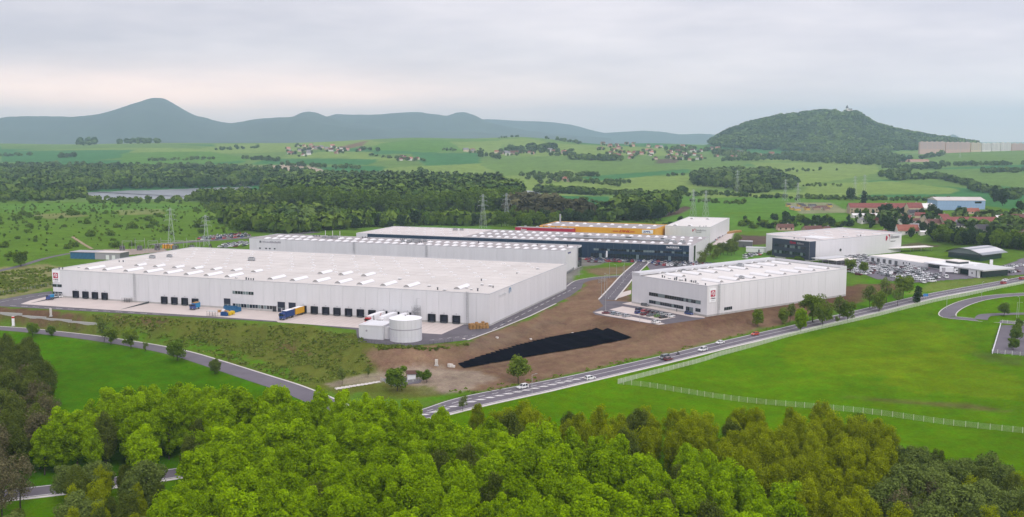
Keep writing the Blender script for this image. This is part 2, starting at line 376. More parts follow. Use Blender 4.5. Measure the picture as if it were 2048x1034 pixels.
# ------------------------------------------------------------------ roads: centre lines (levelled into the ground)
def spline(P, step):
    P = np.asarray(P, float); o = []
    for i in range(len(P) - 1):
        a = P[max(i - 1, 0)]; b = P[i]; c = P[i + 1]; d = P[min(i + 2, len(P) - 1)]
        n = max(2, int(np.hypot(*(c - b)[:2]) / step))
        for k in range(n):
            t = k / n
            o.append(.5 * ((2 * b) + (-a + c) * t + (2 * a - 5 * b + 4 * c - d) * t * t + (-a + 3 * b - 3 * c + d) * t ** 3))
    o.append(P[-1]); return np.array(o)
def centre(px, widths, step=2.0):
    G = gpoly(px, T0); S = spline(np.concatenate([G, np.asarray(widths, float)[:, None]], 1), step)
    z = S[:, 2].copy(); k = np.ones(15) / 15; zz = np.convolve(np.pad(z, 7, 'edge'), k, 'valid'); S[:, 2] = zz
    return S      # x y z width
MAIN = centre([(-260,1018),(60,984),(300,954),(500,920),(640,880),(760,850),(860,825),(944,802),(1060,778),(1168,755),(1324,719),(1440,691),(1510,674.5),(1578,659),(1740,621),(1866,591),(2010,565),(2060,555),(2200,527)], [9,9,9,9,9,9,11,14,13,11,10,10,10,10,10,10,10,10,10])
LOWR = centre([(-300,640),(0,657),(100,666),(190,677),(280,691),(355,706),(422,726),(518,757),(580,777),(640,802),(700,830),(735,852)], [8,8,8,8.3,8.6,9,9.5,10,10,10,10,10])
ACC = centre([(1296,516),(1283,527),(1258,550),(1236,575),(1214,600)], [8,8,8,8,8])
LINKR = centre([(1146,574),(1162,563),(1190,557),(1220,554),(1252,552)], [7,7,7,7,7])
TRACK = centre([(2150,583),(2060,588),(2000,592),(1955,599),(1920,610),(1897,624),(1899,634),(1930,638),(1990,643),(2080,650)], [7.5]*10)
TRACK2 = centre([(1962,640),(1967,632),(1985,629),(2080,627)], [6,6,6,6])
BACKR = centre([(305,490),(380,484),(450,479),(560,471),(640,464)], [11,11,11,10,9])
SIDER = centre([(-30,548),(40,532),(90,517),(140,507),(175,503)], [5,5,5,5,5])
for S, in ((MAIN,), (LOWR,), (ACC,), (LINKR,), (TRACK,), (TRACK2,), (BACKR,), (SIDER,)):
    ROADS.append((S[:, :3], S[:, 3].max() / 2))
def offs(S, d0):
    t = np.gradient(S[:, :2], axis=0); t /= np.hypot(t[:, 0], t[:, 1])[:, None]
    n = np.stack([-t[:, 1], t[:, 0]], 1); return n
def strip(name, S, o0, o1, dz, mt, parent=None, label=None, kind='structure', i0=0, i1=None):
    S = S[i0:i1]; n = offs(S, 0)
    f0 = o0(S) if callable(o0) else np.full(len(S), o0); f1 = o1(S) if callable(o1) else np.full(len(S), o1)
    A = S[:, :2] + n * f0[:, None]; B = S[:, :2] + n * f1[:, None]; z = S[:, 2] + dz
    V = np.empty((len(S) * 2, 3)); V[0::2, :2] = A; V[1::2, :2] = B; V[0::2, 2] = z; V[1::2, 2] = z
    i = np.arange(len(S) - 1) * 2; Fq = np.stack([i, i + 1, i + 3, i + 2], 1)[:, ::-1]
    o = link(bpy.data.objects.new(name, np_mesh(name, V, Fq, mt)), parent)
    if parent is None: tag(o, label, None, None, kind)
    return o
hw = lambda k: (lambda S: S[:, 3] / 2 * k[0] + k[1])
def dashes(name, S, off, wdt, dash, gap, dz, parent, i0=0, i1=None, slant=None):
    S2 = S[i0:i1]; n = offs(S2, 0); d = np.concatenate([[0], np.cumsum(np.hypot(*np.diff(S2[:, :2], axis=0).T))]); mb = MB(); s = 0; f = (off(S2) if callable(off) else np.full(len(S2), off))
    def P(s, e):
        e0 = np.interp(s, d, f) + e
        return tuple(np.array([np.interp(s, d, S2[:, k]) for k in (0, 1)]) + np.array([np.interp(s, d, n[:, k]) for k in (0, 1)]) * e0) + (np.interp(s, d, S2[:, 2]) + dz,)
    while s + dash < d[-1]:
        sl = slant or 0
        mb.quad(P(s + sl, -wdt / 2), P(s + dash + sl, -wdt / 2), P(s + dash, wdt / 2), P(s, wdt / 2)); s += dash + gap
    return mb.build(name, 'paint', parent)
road = strip('main_road', MAIN, hw((-1, 0)), hw((1, 0)), .10, 'asphalt_road')
for k, nm in ((-1, 'edge_line'), (1, 'edge_line')): strip(nm, MAIN, hw((k, -k * .75)), hw((k, -k * .40)), .112, 'paint', road)
iu = lambda S, u: int(np.argmin([abs(proj(p)[0] - u) for p in S[:, :3]]))
im = iu(MAIN, 1180)
ic = iu(MAIN, 700)
strip('centre_line', MAIN, -.12, .12, .112, 'paint', road, i0=im)
dashes('lane_dashes', MAIN, hw((.5, -.6)), .25, 3, 3, .112, road, ic, im)
dashes('hatch_markings', MAIN, hw((-.12, 0)), 1.7, 1.6, 2.6, .112, road, ic, im, slant=2.2)
strip('hatch_border', MAIN, hw((-.12, .95)), hw((-.12, 1.15)), .112, 'paint', road, i0=ic, i1=im)
strip('road_shoulder', MAIN, hw((-1, -1.6)), hw((-1, 0)), .06, 'kerb', road)
road2 = strip('lower_road', LOWR, hw((-1, 0)), hw((1, 0)), .10, 'asphalt_road')
strip('kerb', LOWR, hw((1, 0)), hw((1, .9)), .13, 'kerb', road2)
road3 = strip('access_road', ACC, hw((-1, 0)), hw((1, 0)), .10, 'asphalt')
strip('kerb', ACC, hw((1, 0)), hw((1, .9)), .2, 'kerb', road3); strip('kerb', ACC, hw((-1, -.9)), hw((-1, 0)), .2, 'kerb', road3)
dashes('lane_dashes', ACC, 0, .2, 2.5, 5, .112, road3)
road4 = strip('link_road', LINKR, hw((-1, 0)), hw((1, 0)), .09, 'asphalt'); strip('kerb', LINKR, hw((1, 0)), hw((1, .6)), .16, 'kerb', road4)
road5 = strip('track_road', TRACK, hw((-1, 0)), hw((1, 0)), .10, 'asphalt_road'); strip('kerb', TRACK, hw((1, 0)), hw((1, .5)), .16, 'kerb', road5); strip('kerb', TRACK, hw((-1, -.5)), hw((-1, 0)), .16, 'kerb', road5)
strip('track_branch_road', TRACK2, hw((-1, 0)), hw((1, 0)), .13, 'asphalt_road')
road6 = strip('rear_road', BACKR, hw((-1, 0)), hw((1, 0)), .09, 'asphalt'); strip('kerb', BACKR, hw((1, 0)), hw((1, 1.2)), .14, 'kerb', road6)
strip('side_lane', SIDER, hw((-1, 0)), hw((1, 0)), .09, 'asphalt')

# ------------------------------------------------------------------ paved sheets on the level terrace
def sheet(name, px, mt, dz, z=ZT, pts=None, parent=None):
    P = pts if pts is not None else [at(u, v, z + dz) for u, v in px]
    me = MB(); me.poly([(p[0], p[1], z + dz) for p in P])
    o = me.build(name, mt, parent)
    if o.data.polygons[0].normal.z < 0: o.data.flip_normals()
    if parent is None: tag(o, kind='structure')
    return o
yard = sheet('service_road', [(-60,607),(0,612.5),(200,624),(420,636),(600,647),(712,659.5),(716,683),(760,688.5),(810,691.5),(856,688.5),(935,680),(1000,656),(1060,631.5),(1110,607.5),(1140,592.5),(1163,576),(1166,568),(1150,563),(1132,567),(1133,578),(979,652),(105,594),(104,582),(60,588),(0,599),(-60,604)], 'asphalt', .05)
conc = sheet('loading_yard', [(41,608),(60,601),(112,588.5),(400,607),(930,648),(883,668.5),(840,666),(720,656),(556,644.5),(553,642),(420,632.5),(200,618.5)], 'concrete', .09)
lotB = sheet('parking_lot', [(1196,598),(1213,601),(1263,604),(1330,619),(1412,637),(1330,648.5),(1318,650),(1190,629),(1185,624),(1207,612)], 'asphalt', .05)
sheet('stall_row', [(1188,624.3),(1203.5,621.5),(1318,644),(1330,647.5),(1318,649.4),(1210,630.6)], 'concrete', .09, parent=lotB)
sheet('stall_row', [(1219,619),(1245,612.7),(1272,617),(1352,634.5),(1322,640),(1242,624.5)], 'concrete', .09, parent=lotB)
sheet('footpath', [(1244,607.4),(1263,603.4),(1330,617),(1411,634),(1408,635.5),(1386,634.4),(1300,617)], 'concrete', .09, parent=lotB)
sheet('delivery_bay', [(1228,589),(1262,580),(1262,588),(1232,598)], 'concrete', .07)
sheet('customer_car_park', [(1163,515),(1232,511),(1402,527),(1445,531),(1440,545),(1300,540),(1290,525),(1180,524)], 'asphalt_road', .04)
# concrete joints in the yard run from each dock to the road
HA = math.radians(-20.1); dA = np.array([math.cos(HA), math.sin(HA)]); sA = np.array([-dA[1], dA[0]]); PA = np.array([-10.2, 458.0])
def la(x, y, z): q = PA + dA * x + sA * y; return (q[0], q[1], z)
jm = MB()
for x in list(np.arange(-96.5, -40, 3.13)) + list(np.arange(-34, -14, 3.13)):
    jm.quad(la(x, -22, ZT + .1), la(x + .16, -22, ZT + .1), la(x + .16, -.6, ZT + .1), la(x, -.6, ZT + .1))
jm.build('joint_lines', 'joint', conc)
for x0, nm in ((-253, 'a'), (-196, 'b')):
    pass
# road markings of the service road (dashes along the front and the side)
mk = MB()
def seg(px0, px1, n, frac, wd):
    a = at(*px0, ZT + .07); b = at(*px1, ZT + .07); d = (b - a)[:2]; Ln = np.hypot(*d); d /= Ln; nn = np.array([-d[1], d[0]]) * wd / 2
    for i in range(n):
        s0 = Ln * i / n; s1 = s0 + Ln / n * frac; p = a[:2] + d * s0; q = a[:2] + d * s1
        mk.quad((*(p - nn), ZT + .07), (*(q - nn), ZT + .07), (*(q + nn), ZT + .07), (*(p + nn), ZT + .07))
seg((20, 611), (330, 629), 13, .55, .3); seg((985, 659), (1155, 573), 14, .6, .25); seg((860, 680), (960, 669), 6, .5, .25)
seg((0, 604), (100, 587), 4, .7, .25)
mk.build('lane_dashes', 'paint', yard)
kb = MB()
for P, Q in (((981, 651.5), (1130, 576)), ((935, 681), (1000, 657)), ((1000, 657), (1060, 632.5)), ((1060, 632.5), (1112, 607.5))):
    a = at(*P, ZT); b = at(*Q, ZT); d = (b - a)[:2]; d /= np.hypot(*d); nn = np.array([-d[1], d[0]]) * .45
    kb.quad((*(a[:2] - nn), ZT + .18), (*(b[:2] - nn), ZT + .18), (*(b[:2] + nn), ZT + .18), (*(a[:2] + nn), ZT + .18))
kb.build('kerb', 'kerb', yard)
pk = gpoly([(2001,650),(1984,706),(2075,713),(2075,652)])
def drape(name, poly, mt, dz, step=6.0, parent=None):
    poly = np.asarray(poly)[:, :2]; x0, y0 = poly.min(0); x1, y1 = poly.max(0)
    # triangulated fan following the ground: dense grid cells clipped by centre test
    gx = np.arange(x0, x1 + step, step); gy = np.arange(y0, y1 + step, step)
    X, Y = np.meshgrid(gx, gy); cx = X[:-1, :-1] + step / 2; cy = Y[:-1, :-1] + step / 2
    ins = pts_in_poly(cx, cy, poly); Z = T(X, Y) + dz
    V = np.stack([X, Y, Z], -1).reshape(-1, 3); nx = X.shape[1]
    r, c = np.nonzero(ins); i = r * nx + c
    o = link(bpy.data.objects.new(name, np_mesh(name, V, np.stack([i, i + 1, i + nx + 1, i + nx], 1), mt)), parent)
    if parent is None: tag(o, kind='structure')
    return o
drape('track_car_park', pk, 'asphalt_road', .12, 1.5)
drape('dealer_forecourt', gpoly([(1640,521),(1735,513),(1800,512),(1965,545),(2060,512),(2060,548),(1960,556),(1900,560),(1845,566),(1770,562),(1722,548),(1700,540)]), 'asphalt_road', .12, 2.0)
drape('dirt_track', gpoly([(142,474),(147,473),(170,488),(186,497),(182,499),(160,486)]), mat('track_dirt', (.34, .26, .16), .9, var=.2, vscale=.3), .15, 1.5)

# ------------------------------------------------------------------ ground sheet
A0_, A1_, NA = -.80, .80, 640
r_ = np.exp(np.linspace(math.log(90), math.log(17000), 700)); a_ = np.linspace(A0_, A1_, NA)
AA, RR = np.meshgrid(a_, r_); GX, GY = AA * RR, RR; GZ = T(GX, GY)
def vnoise(x, y, s, seed):
    x = x / s; y = y / s; xi = np.floor(x).astype(np.int64); yi = np.floor(y).astype(np.int64); fx = x - xi; fy = y - yi; fx = fx * fx * (3 - 2 * fx); fy = fy * fy * (3 - 2 * fy)
    def h(a, b): n = (a * 374761393 + b * 668265263 + seed * 974711) & 0xffffffff; n = ((n ^ (n >> 13)) * 1274126177) & 0xffffffff; return ((n ^ (n >> 16)) & 0xffff) / 65535.0
    return (h(xi, yi) * (1 - fx) + h(xi + 1, yi) * fx) * (1 - fy) + (h(xi, yi + 1) * (1 - fx) + h(xi + 1, yi + 1) * fx) * fy
GC = {'meadow': (.080, .175, .001), 'rough': (.110, .130, .022), 'dirt': (.19, .122, .078), 'dirt2': (.13, .075, .048), 'g1': (.050, .160, .050), 'g2': (.180, .255, .060), 'g3': (.125, .205, .050), 'g4': (.095, .200, .030), 'tan': (.40, .32, .24), 'scrub': (.095, .175, .018), 'dry': (.27, .225, .12), 'plough': (.105, .075, .06), 'verge': (.075, .19, .006), 'farm': (.115, .18, .06), 'under': (.03, .045, .012), 'mud': (.30, .245, .19), 'redearth': (.19, .115, .08)}
base = np.where(GY[..., None] > 1500, np.array(GC['g3']), np.array(GC['scrub'])).astype(float)
FAR = (GY > 1500)
hh = vnoise(GX, GY, 420, 3); base = np.where((FAR & (hh > .62))[..., None], np.array(GC['g2']), base); base = np.where((FAR & (hh < .33))[..., None], np.array(GC['g1']), base)
wob = (vnoise(GX, GY, 7, 11) - .5) * 5 + (vnoise(GX, GY, 2.2, 12) - .5) * 2.5
def paint(px, key, blend=1.0, wobk=1.0, P=None):
    P = gpoly(px) if P is None else np.asarray(P); k = np.array(GC[key]) if isinstance(key, str) else np.array(key)
    m = (GX > P[:, 0].min() - 15) & (GX < P[:, 0].max() + 15) & (GY > P[:, 1].min() - 15) & (GY < P[:, 1].max() + 15)
    x = GX[m]; y = GY[m]; ins = pts_in_poly(x, y, P); sdist = np.where(ins, 1, -1) * poly_dist(x, y, P) + wob[m] * wobk
    f = np.clip(sdist / 1.5 * .5 + .5, 0, 1) * blend
    base[m] = base[m] * (1 - f[:, None]) + k * f[:, None]
wd_main = np.concatenate([MAIN[:, :2], [[900, 200], [900, -50], [-900, -50], [-900, MAIN[0, 1]]]])
paint(None, 'meadow', P=wd_main, wobk=.2)
paint([(-400,650),(0,662),(100,671),(280,697),(422,735),(518,768),(580,790),(640,815),(740,850),(640,880),(500,921),(300,955),(60,985),(-300,1020)], (.056, .150, .001), wobk=.2)
paint([(-300,612),(0,616),(200,627),(420,640),(600,651),(720,668),(760,692),(860,692),(940,684),(900,760),(700,790),(585,775),(518,750),(422,712),(355,693),(280,681),(0,650),(-300,632)], 'rough')
paint([(0,640),(200,660),(330,684),(450,715),(585,765),(640,770),(560,735),(440,690),(300,668),(150,650),(0,633)], 'verge', .75)
paint([(0,615),(150,624),(185,640),(170,655),(100,650),(0,636)], 'dirt2')
paint([(230,628),(330,640),(320,650),(240,640)], 'dirt2', .6); paint([(545,680),(600,690),(650,705),(600,712),(560,700)], 'dirt2', .5)
paint([(725,700),(760,693),(860,694),(942,683),(1000,660),(1062,634),(1115,609),(1150,592),(1168,574),(1172,558),(1255,553),(1262,580),(1262,600),(1412,622),(1560,596),(1705,572),(1725,572),(1735,580),(1800,572),(1790,585),(1700,606),(1600,640),(1480,668),(1380,697),(1300,712),(1200,737),(1060,772),(1000,783),(900,783),(860,790),(790,785),(760,765),(760,740),(735,722)], 'dirt')
paint([(1180,628),(1300,640),(1412,625),(1705,572),(1730,580),(1715,600),(1560,632),(1420,655),(1320,664),(1200,650)], 'dirt2', .8)
paint([(1110,612),(1165,576),(1185,600),(1180,622),(1120,640),(1060,650),(1010,668)], 'dirt', .9); paint([(930,690),(1010,668),(1090,640),(1130,640),(1060,672),(980,700),(925,712)], (.175, .125, .088), .7)
paint([(640,768),(700,756),(750,745),(800,738),(870,738),(940,742),(990,755),(930,785),(860,788),(790,762),(720,768),(660,778)], 'mud', .75)
paint([(700,770),(770,765),(860,772),(880,792),(800,800),(720,792)], 'rough', .8)
paint([(1100,640),(1200,640),(1300,668),(1180,690),(1000,735),(930,738),(925,720),(1050,680)], (.14, .09, .06), .5)
paint([(840,800),(1000,778),(1168,744),(1324,709),(1440,680),(1578,652),(1740,612),(1866,582),(1990,558),(2010,560),(1866,590),(1740,622),(1578,662),(1324,722),(1168,756),(944,800)], 'verge')
paint([(1715,585),(1735,555),(1800,562),(1860,570),(1960,560),(2048,545),(2048,556),(1866,586),(1740,614),(1640,640),(1700,606)], 'verge', .9)
paint([(1860,566),(1960,556),(2040,552),(2000,562),(1880,582),(1800,590)], (.17, .20, .05), .7)
paint([(1120,640),(1160,640),(1160,645)], 'dirt')
# wheel and dozer tracks over the bare earth
for k in range(26):
    rr_ = random.Random(k); u0 = rr_.uniform(930, 1350); v0 = 690 + rr_.uniform(-25, 60) - (u0 - 1000) * .12; ln_ = rr_.uniform(60, 260); dv = -.20 + rr_.uniform(-.06, .05); w_ = rr_.uniform(1.2, 3.0); kk = rr_.choice((.78, .86, 1.18, 1.12))
    paint([(u0, v0), (u0 + ln_ * .5, v0 + dv * ln_ * .5 + rr_.uniform(-3, 3)), (u0 + ln_, v0 + dv * ln_), (u0 + ln_, v0 + dv * ln_ + w_), (u0 + ln_ * .5, v0 + dv * ln_ * .5 + w_ + 1), (u0, v0 + w_)], tuple(c * kk for c in GC['dirt']), .55, .25)
# wear on the right meadow
paint([(1680,793),(1760,797),(1860,803),(1930,806),(2020,823),(1960,820),(1860,811),(1760,803)], 'dirt2', .6, .25); paint([(1930,700),(1985,708),(2048,716),(2048,735),(1960,722)], (.085, .12, .02), .7)
for q in ([(1560,690),(1800,640),(1880,650),(1960,700),(1800,760),(1600,740)], [(1700,720),(1900,700),(2048,760),(2048,800),(1800,780)]): paint(q, (.130, .195, .003), .6, 2.0)
paint([(1690,574),(1725,568),(1790,564),(1797,578),(1745,596),(1700,607),(1640,624),(1590,622)], 'dirt2', .9)
for k in range(14):
    rr_ = random.Random(60 + k); u0 = rr_.uniform(1380, 1900); v0 = 760 - (u0 - 1380) * .13 + rr_.uniform(-50, 70); ln_ = rr_.uniform(90, 300); dv = -.1 + rr_.uniform(-.12, .2)
    for dd in (0, 3.2): paint([(u0, v0 + dd), (u0 + ln_ * .5, v0 + dd + dv * ln_ * .5 + 4), (u0 + ln_, v0 + dd + dv * ln_), (u0 + ln_, v0 + dd + dv * ln_ + 1.4), (u0 + ln_ * .5, v0 + dd + dv * ln_ * .5 + 5.6), (u0, v0 + dd + 1.4)], (.062, .135, .002) if k % 2 else (.125, .20, .006), .4, .15)
# left back land
paint([(0,535),(95,528),(160,545),(106,575),(60,588),(0,598),(-200,600),(-200,540)], 'dry', .65); paint([(0,560),(100,552),(104,570),(0,592)], 'rough', .5)
paint([(0,408),(180,405),(330,408),(420,415),(300,425),(0,425)], 'g4', .8); paint([(60,430),(140,425),(180,432),(100,438)], 'dry', .5); paint([(230,420),(320,418),(330,428),(240,430)], 'dry', .45)
paint([(420,405),(560,415),(640,440),(560,450),(420,435)], (.13, .20, .025), .7)
paint([(820,450),(985,452),(985,460),(900,462),(830,458)], 'g4'); paint([(1065,390),(1220,393),(1230,412),(1160,412),(1090,402)], 'g1'); paint([(1240,392),(1540,395),(1700,402),(1690,430),(1450,425),(1440,445),(1330,445),(1300,432),(1260,425)], 'g4')
paint([(1310,432),(1370,412),(1385,416),(1360,428),(1320,436)], 'plough'); paint([(1462,492),(1474,470),(1535,472),(1540,488)], 'plough'); paint([(1410,525),(1440,505),(1500,498),(1560,505),(1545,520),(1460,528)], 'g4')
paint([(1440,430),(1690,425),(1700,450),(1560,462),(1450,462)], 'g4', .8); paint([(1570,405),(1660,405),(1700,425),(1600,428)], 'mud', .6); paint([(1640,500),(1800,495),(1830,500),(2048,520),(2048,495),(1900,485),(1800,478)], (.08, .15, .02), .8); paint([(1800,490),(1835,485),(1880,492),(1830,500)], 'plough', .8)
paint([(1170,525),(1290,525),(1260,545),(1200,552),(1170,545)], 'redearth', .8); paint([(1170,523),(1290,523),(1288,530),(1172,538)], 'verge', .8); paint([(1290,535),(1400,545),(1340,548),(1285,545)], 'verge', .9)
paint(None, (.19, .175, .17), .9, 1.0, P=[(-212, 655), (28, 572), (36, 600), (46, 668), (70, 700), (120, 686), (148, 750), (-110, 850), (-140, 800), (-190, 760)])
# far fields
FIELDS = [([(0,302),(265,300),(240,316),(150,324),(0,325)],'g1'),([(245,306),(420,303),(520,318),(380,329),(240,330)],'g4'),([(0,288),(300,288),(420,292),(400,298),(0,298)],'g3'),([(430,288),(560,287),(540,300),(430,298)],'g2'),
 ([(640,303),(745,304),(735,316),(560,316)],'g2'),([(540,318),(760,319),(740,330),(500,328)],'g1'),([(735,300),(760,287),(830,279),(960,279),(1010,280),(960,301),(850,305)],'g4'),([(672,296),(738,281),(726,291),(690,298)],'redearth'),
 ([(820,307),(960,306),(960,330),(850,331)],'g1'),([(770,336),(850,332),(970,326),(1010,350),(740,360)],'g2'),([(900,283),(1010,280),(1000,300),(930,304)],'g2'),([(1000,280),(1045,276),(1110,286),(1140,292),(1010,294)],'g2'),
 ([(1000,312),(1135,312),(1230,322),(1100,345),(1010,352),(960,330)],'g3'),([(1150,328),(1360,318),(1500,318),(1480,345),(1300,352),(1180,350)],'g3'),([(1190,362),(1380,350),(1390,384),(1230,384)],'g2'),([(1400,382),(1600,385),(1720,385),(1720,396),(1400,396)],'g2'),
 ([(1330,290),(1420,288),(1410,296),(1335,297)],'g4'),([(1500,312),(1740,312),(1780,320),(1500,322)],'g2'),([(1500,325),(1750,322),(1760,345),(1590,372),(1540,350)],'g2'),([(1760,338),(2048,335),(2048,360),(1960,378),(1800,366)],'g3'),([(1760,290),(1838,289),(1838,302),(1770,304)],'g4'),
 ([(1840,300),(2048,299),(2048,318),(1850,322)],'g3'),([(1620,368),(1780,362),(1920,378),(1900,388),(1600,388)],'g2'),([(1700,398),(2048,396),(2048,425),(1980,412),(1870,402)],'g1'),([(1310,318),(1364,318),(1350,326),(1315,327)],'plough'),([(495,332),(600,328),(655,341),(642,348),(600,343),(520,340)],'tan'),([(560,312),(600,308),(640,312)],'g2'),
 ([(1150,355),(1380,338),(1380,345),(1190,362)],'g1')]
for px, k in FIELDS: paint(px, k, .95, 2.0)
mott = (vnoise(GX, GY, 3.1, 21) * .5 + vnoise(GX, GY, 11, 22) * .3 + vnoise(GX, GY, 45, 23) * .4 - .6)
base *= np.clip(1 + mott * .42, .5, 1.6)[..., None]
# tractor rows in far fields
V = np.stack([GX, GY, GZ], -1).reshape(-1, 3); nr = len(r_)
ii = (np.arange(nr - 1)[:, None] * NA + np.arange(NA - 1)[None]).ravel()
gm = bpy.data.materials.new('ground_cover'); gm.use_nodes = True; t = gm.node_tree; b = t.nodes['Principled BSDF']; b.inputs['Roughness'].default_value = .95; b.inputs['Specular IOR Level'].default_value = .0
at_ = t.nodes.new('ShaderNodeAttribute'); at_.attribute_name = 'Col'; g_ = t.nodes.new('ShaderNodeNewGeometry')
def nz_(s, d, r=.6):
    n = t.nodes.new('ShaderNodeTexNoise'); n.inputs['Scale'].default_value = s; n.inputs['Detail'].default_value = d; n.inputs['Roughness'].default_value = r; t.links.new(g_.outputs['Position'], n.inputs['Vector']); return n
def mt_(op, a, b_):
    n = t.nodes.new('ShaderNodeMath'); n.operation = op
    for i, v in enumerate((a, b_)):
        if isinstance(v, (int, float)): n.inputs[i].default_value = v
        else: t.links.new(v, n.inputs[i])
    return n.outputs[0]
f1 = nz_(.9, 6, .7); f2 = nz_(.06, 6, .6); f3 = nz_(.25, 4)
fac = mt_('ADD', mt_('ADD', mt_('MULTIPLY', f1.outputs[0], .95), mt_('MULTIPLY', f2.outputs[0], .75)), mt_('MULTIPLY', f3.outputs[0], .5))
fac = mt_('SUBTRACT', fac, .10)
vm = t.nodes.new('ShaderNodeVectorMath'); vm.operation = 'SCALE'; t.links.new(at_.outputs['Color'], vm.inputs[0]); t.links.new(fac, vm.inputs['Scale'])
hs = t.nodes.new('ShaderNodeHueSaturation'); t.links.new(vm.outputs[0], hs.inputs['Color']); t.links.new(mt_('ADD', mt_('MULTIPLY', f3.outputs[0], .07), .465), hs.inputs['Hue'])
t.links.new(hs.outputs[0], b.inputs['Base Color'])
bp = t.nodes.new('ShaderNodeBump'); bp.inputs['Strength'].default_value = .9; bp.inputs['Distance'].default_value = .6; t.links.new(f1.outputs[0], bp.inputs['Height']); t.links.new(bp.outputs[0], b.inputs['Normal'])
me = np_mesh('ground', V, np.stack([ii, ii + 1, ii + NA + 1, ii + NA], 1), gm, smooth=True)
ca = me.color_attributes.new('Col', 'FLOAT_COLOR', 'POINT'); ca.data.foreach_set('color', np.concatenate([np.clip(base, 0, 1).reshape(-1, 3), np.ones((len(V), 1))], 1).astype(np.float32).ravel())
tag(link(bpy.data.objects.new('ground', me)), kind='structure')

# ------------------------------------------------------------------ water
wm = mat('lake_water', (.13, .14, .16), .28, spec=.9)
def lake(name, px, z, lab):
    Q = np.array([at(u, v, z) for u, v in px]); P = []
    for i in range(len(Q)):
        for k in range(9): q = Q[i] * (1 - k / 9) + Q[(i + 1) % len(Q)] * k / 9; P.append((q[0] + random.uniform(-9, 9), q[1] + random.uniform(-14, 14), z))
    mb = MB().poly(P); o = mb.build(name, wm); 
    if o.data.polygons[0].normal.z < 0: o.data.flip_normals()
    tag(o, kind='structure')
lake('lake', [(166,386),(200,383),(330,379),(440,375),(505,373),(505,384),(440,394),(390,400),(300,404),(185,404)], -11.6, '')
lake('pond', [(30,396),(95,392),(95,399),(30,400)], -11.4, '')
lake('pond', [(1036,380),(1078,382),(1078,390),(1036,390)], Tz(*ground(1057, 388)[:2]) + 1.0, '')

# ------------------------------------------------------------------ far mountains (real ranges at 9 to 14 km)
mtm = mat('mountain_forest', (.045, .062, .040), .95, var=.35, vscale=.004, detail=8)
def range_(name, sil, y, depth, nx=260, ny=26, amp=18, seed=1):
    us = np.array([s[0] for s in sil], float); vv = np.array([s[1] for s in sil], float)
    uu = np.linspace(us[0], us[-1], nx); vi = np.interp(uu, us, vv); k = np.ones(3) / 3; vi = np.convolve(np.pad(vi, 1, 'edge'), k, 'valid')
    P = np.array([aty(u, v, y) for u, v in zip(uu, vi)]); tt = np.linspace(-1, 1, ny); V = []
    for tq in tt:
        f = (1 - abs(tq)) ; f = f * f * (3 - 2 * f) if abs(tq) > .0 else 1
        yy = y + tq * depth; x = P[:, 0] * (1 + tq * depth / y * .55); zz = (P[:, 2] + 60) * f - 60
        zz = zz + (vnoise(x, np.full_like(x, yy), 330, seed) - .5) * amp * 2.2 * min(1, abs(tq) * 4) * f ** .5 * 2 + (vnoise(x, np.full_like(x, yy), 90, seed + 5) - .5) * amp * .5
        V.append(np.stack([x, np.full_like(x, yy), zz], 1))
    V = np.concatenate(V); i = (np.arange(ny - 1)[:, None] * nx + np.arange(nx - 1)[None]).ravel()
    o = link(bpy.data.objects.new(name, np_mesh(name, V, np.stack([i, i + 1, i + nx + 1, i + nx], 1), mtm, smooth=True))); tag(o, kind='structure')
range_('mountain_range', [(-500,250),(-200,238),(0,240),(40,233),(90,231),(150,233),(200,229),(235,222),(252,216),(275,206),(293,199.5),(306,195.5),(318,195),(330,198.5),(348,209),(366,220),(385,230),(400,234),(430,241),(460,246.5),(500,240),(545,235),(565,234),(592,233),(605,226),(619,223),(635,226),(655,235),(700,246),(760,254),(900,262),(1060,268),(1150,275)], 10800, 2600, 420, amp=16, seed=2)
range_('mountain_ridge', [(520,246),(600,238),(655,232),(672,228),(720,229),(760,228),(800,226),(840,224),(870,228),(895,231),(915,224),(930,223.5),(950,230),(975,243),(1010,252),(1060,262),(1150,272),(1220,276)], 12300, 2200, 300, amp=14, seed=7)
range_('distant_ridge', [(880,246),(975,238),(1030,241),(1090,243),(1140,249),(1190,262),(1210,266),(1250,263),(1285,261),(1320,263),(1360,269),(1400,267),(1430,269),(1500,276)], 14800, 1900, 260, amp=8, seed=9)
range_('distant_hill', [(1860,284),(1890,275),(1906,268),(1920,275),(1940,284)], 15000, 500, 60, amp=4, seed=12)
# ------------------------------------------------------------------ halls
_pm = {}
def boxmesh(name, dx, dy, dz, mt):
    k = (name, round(dx, 2), round(dy, 2), round(dz, 2), mt)
    if k not in _pm: _pm[k] = MB().box(0, dx, 0, dy, 0, dz).mesh(name, mt)
    return _pm[k]
def arch_mesh(wd, ln, h, k=7):
    key = ('arch', wd, ln, h)
    if key in _pm: return _pm[key]
    mb = MB(); mb.box(-wd / 2 - .12, wd / 2 + .12, -.12, ln + .12, 0, .28, 2)
    pr = [(-wd / 2 * math.cos(math.pi * i / k) if False else -wd / 2 + wd * i / k, .28 + h * math.sin(math.pi * i / k) ** .8) for i in range(k + 1)]
    for i in range(k):
        (x0, z0), (x1, z1) = pr[i], pr[i + 1]; mb.quad((x0, 0, z0), (x1, 0, z1), (x1, ln, z1), (x0, ln, z0), 0)
    mb.poly([(x, 0, z) for x, z in pr], 1); mb.poly([(x, ln, z) for x, z in reversed(pr)], 1)
    _pm[key] = mb.mesh('skylight', ['dome', 'dome_end', 'trim']); return _pm[key]
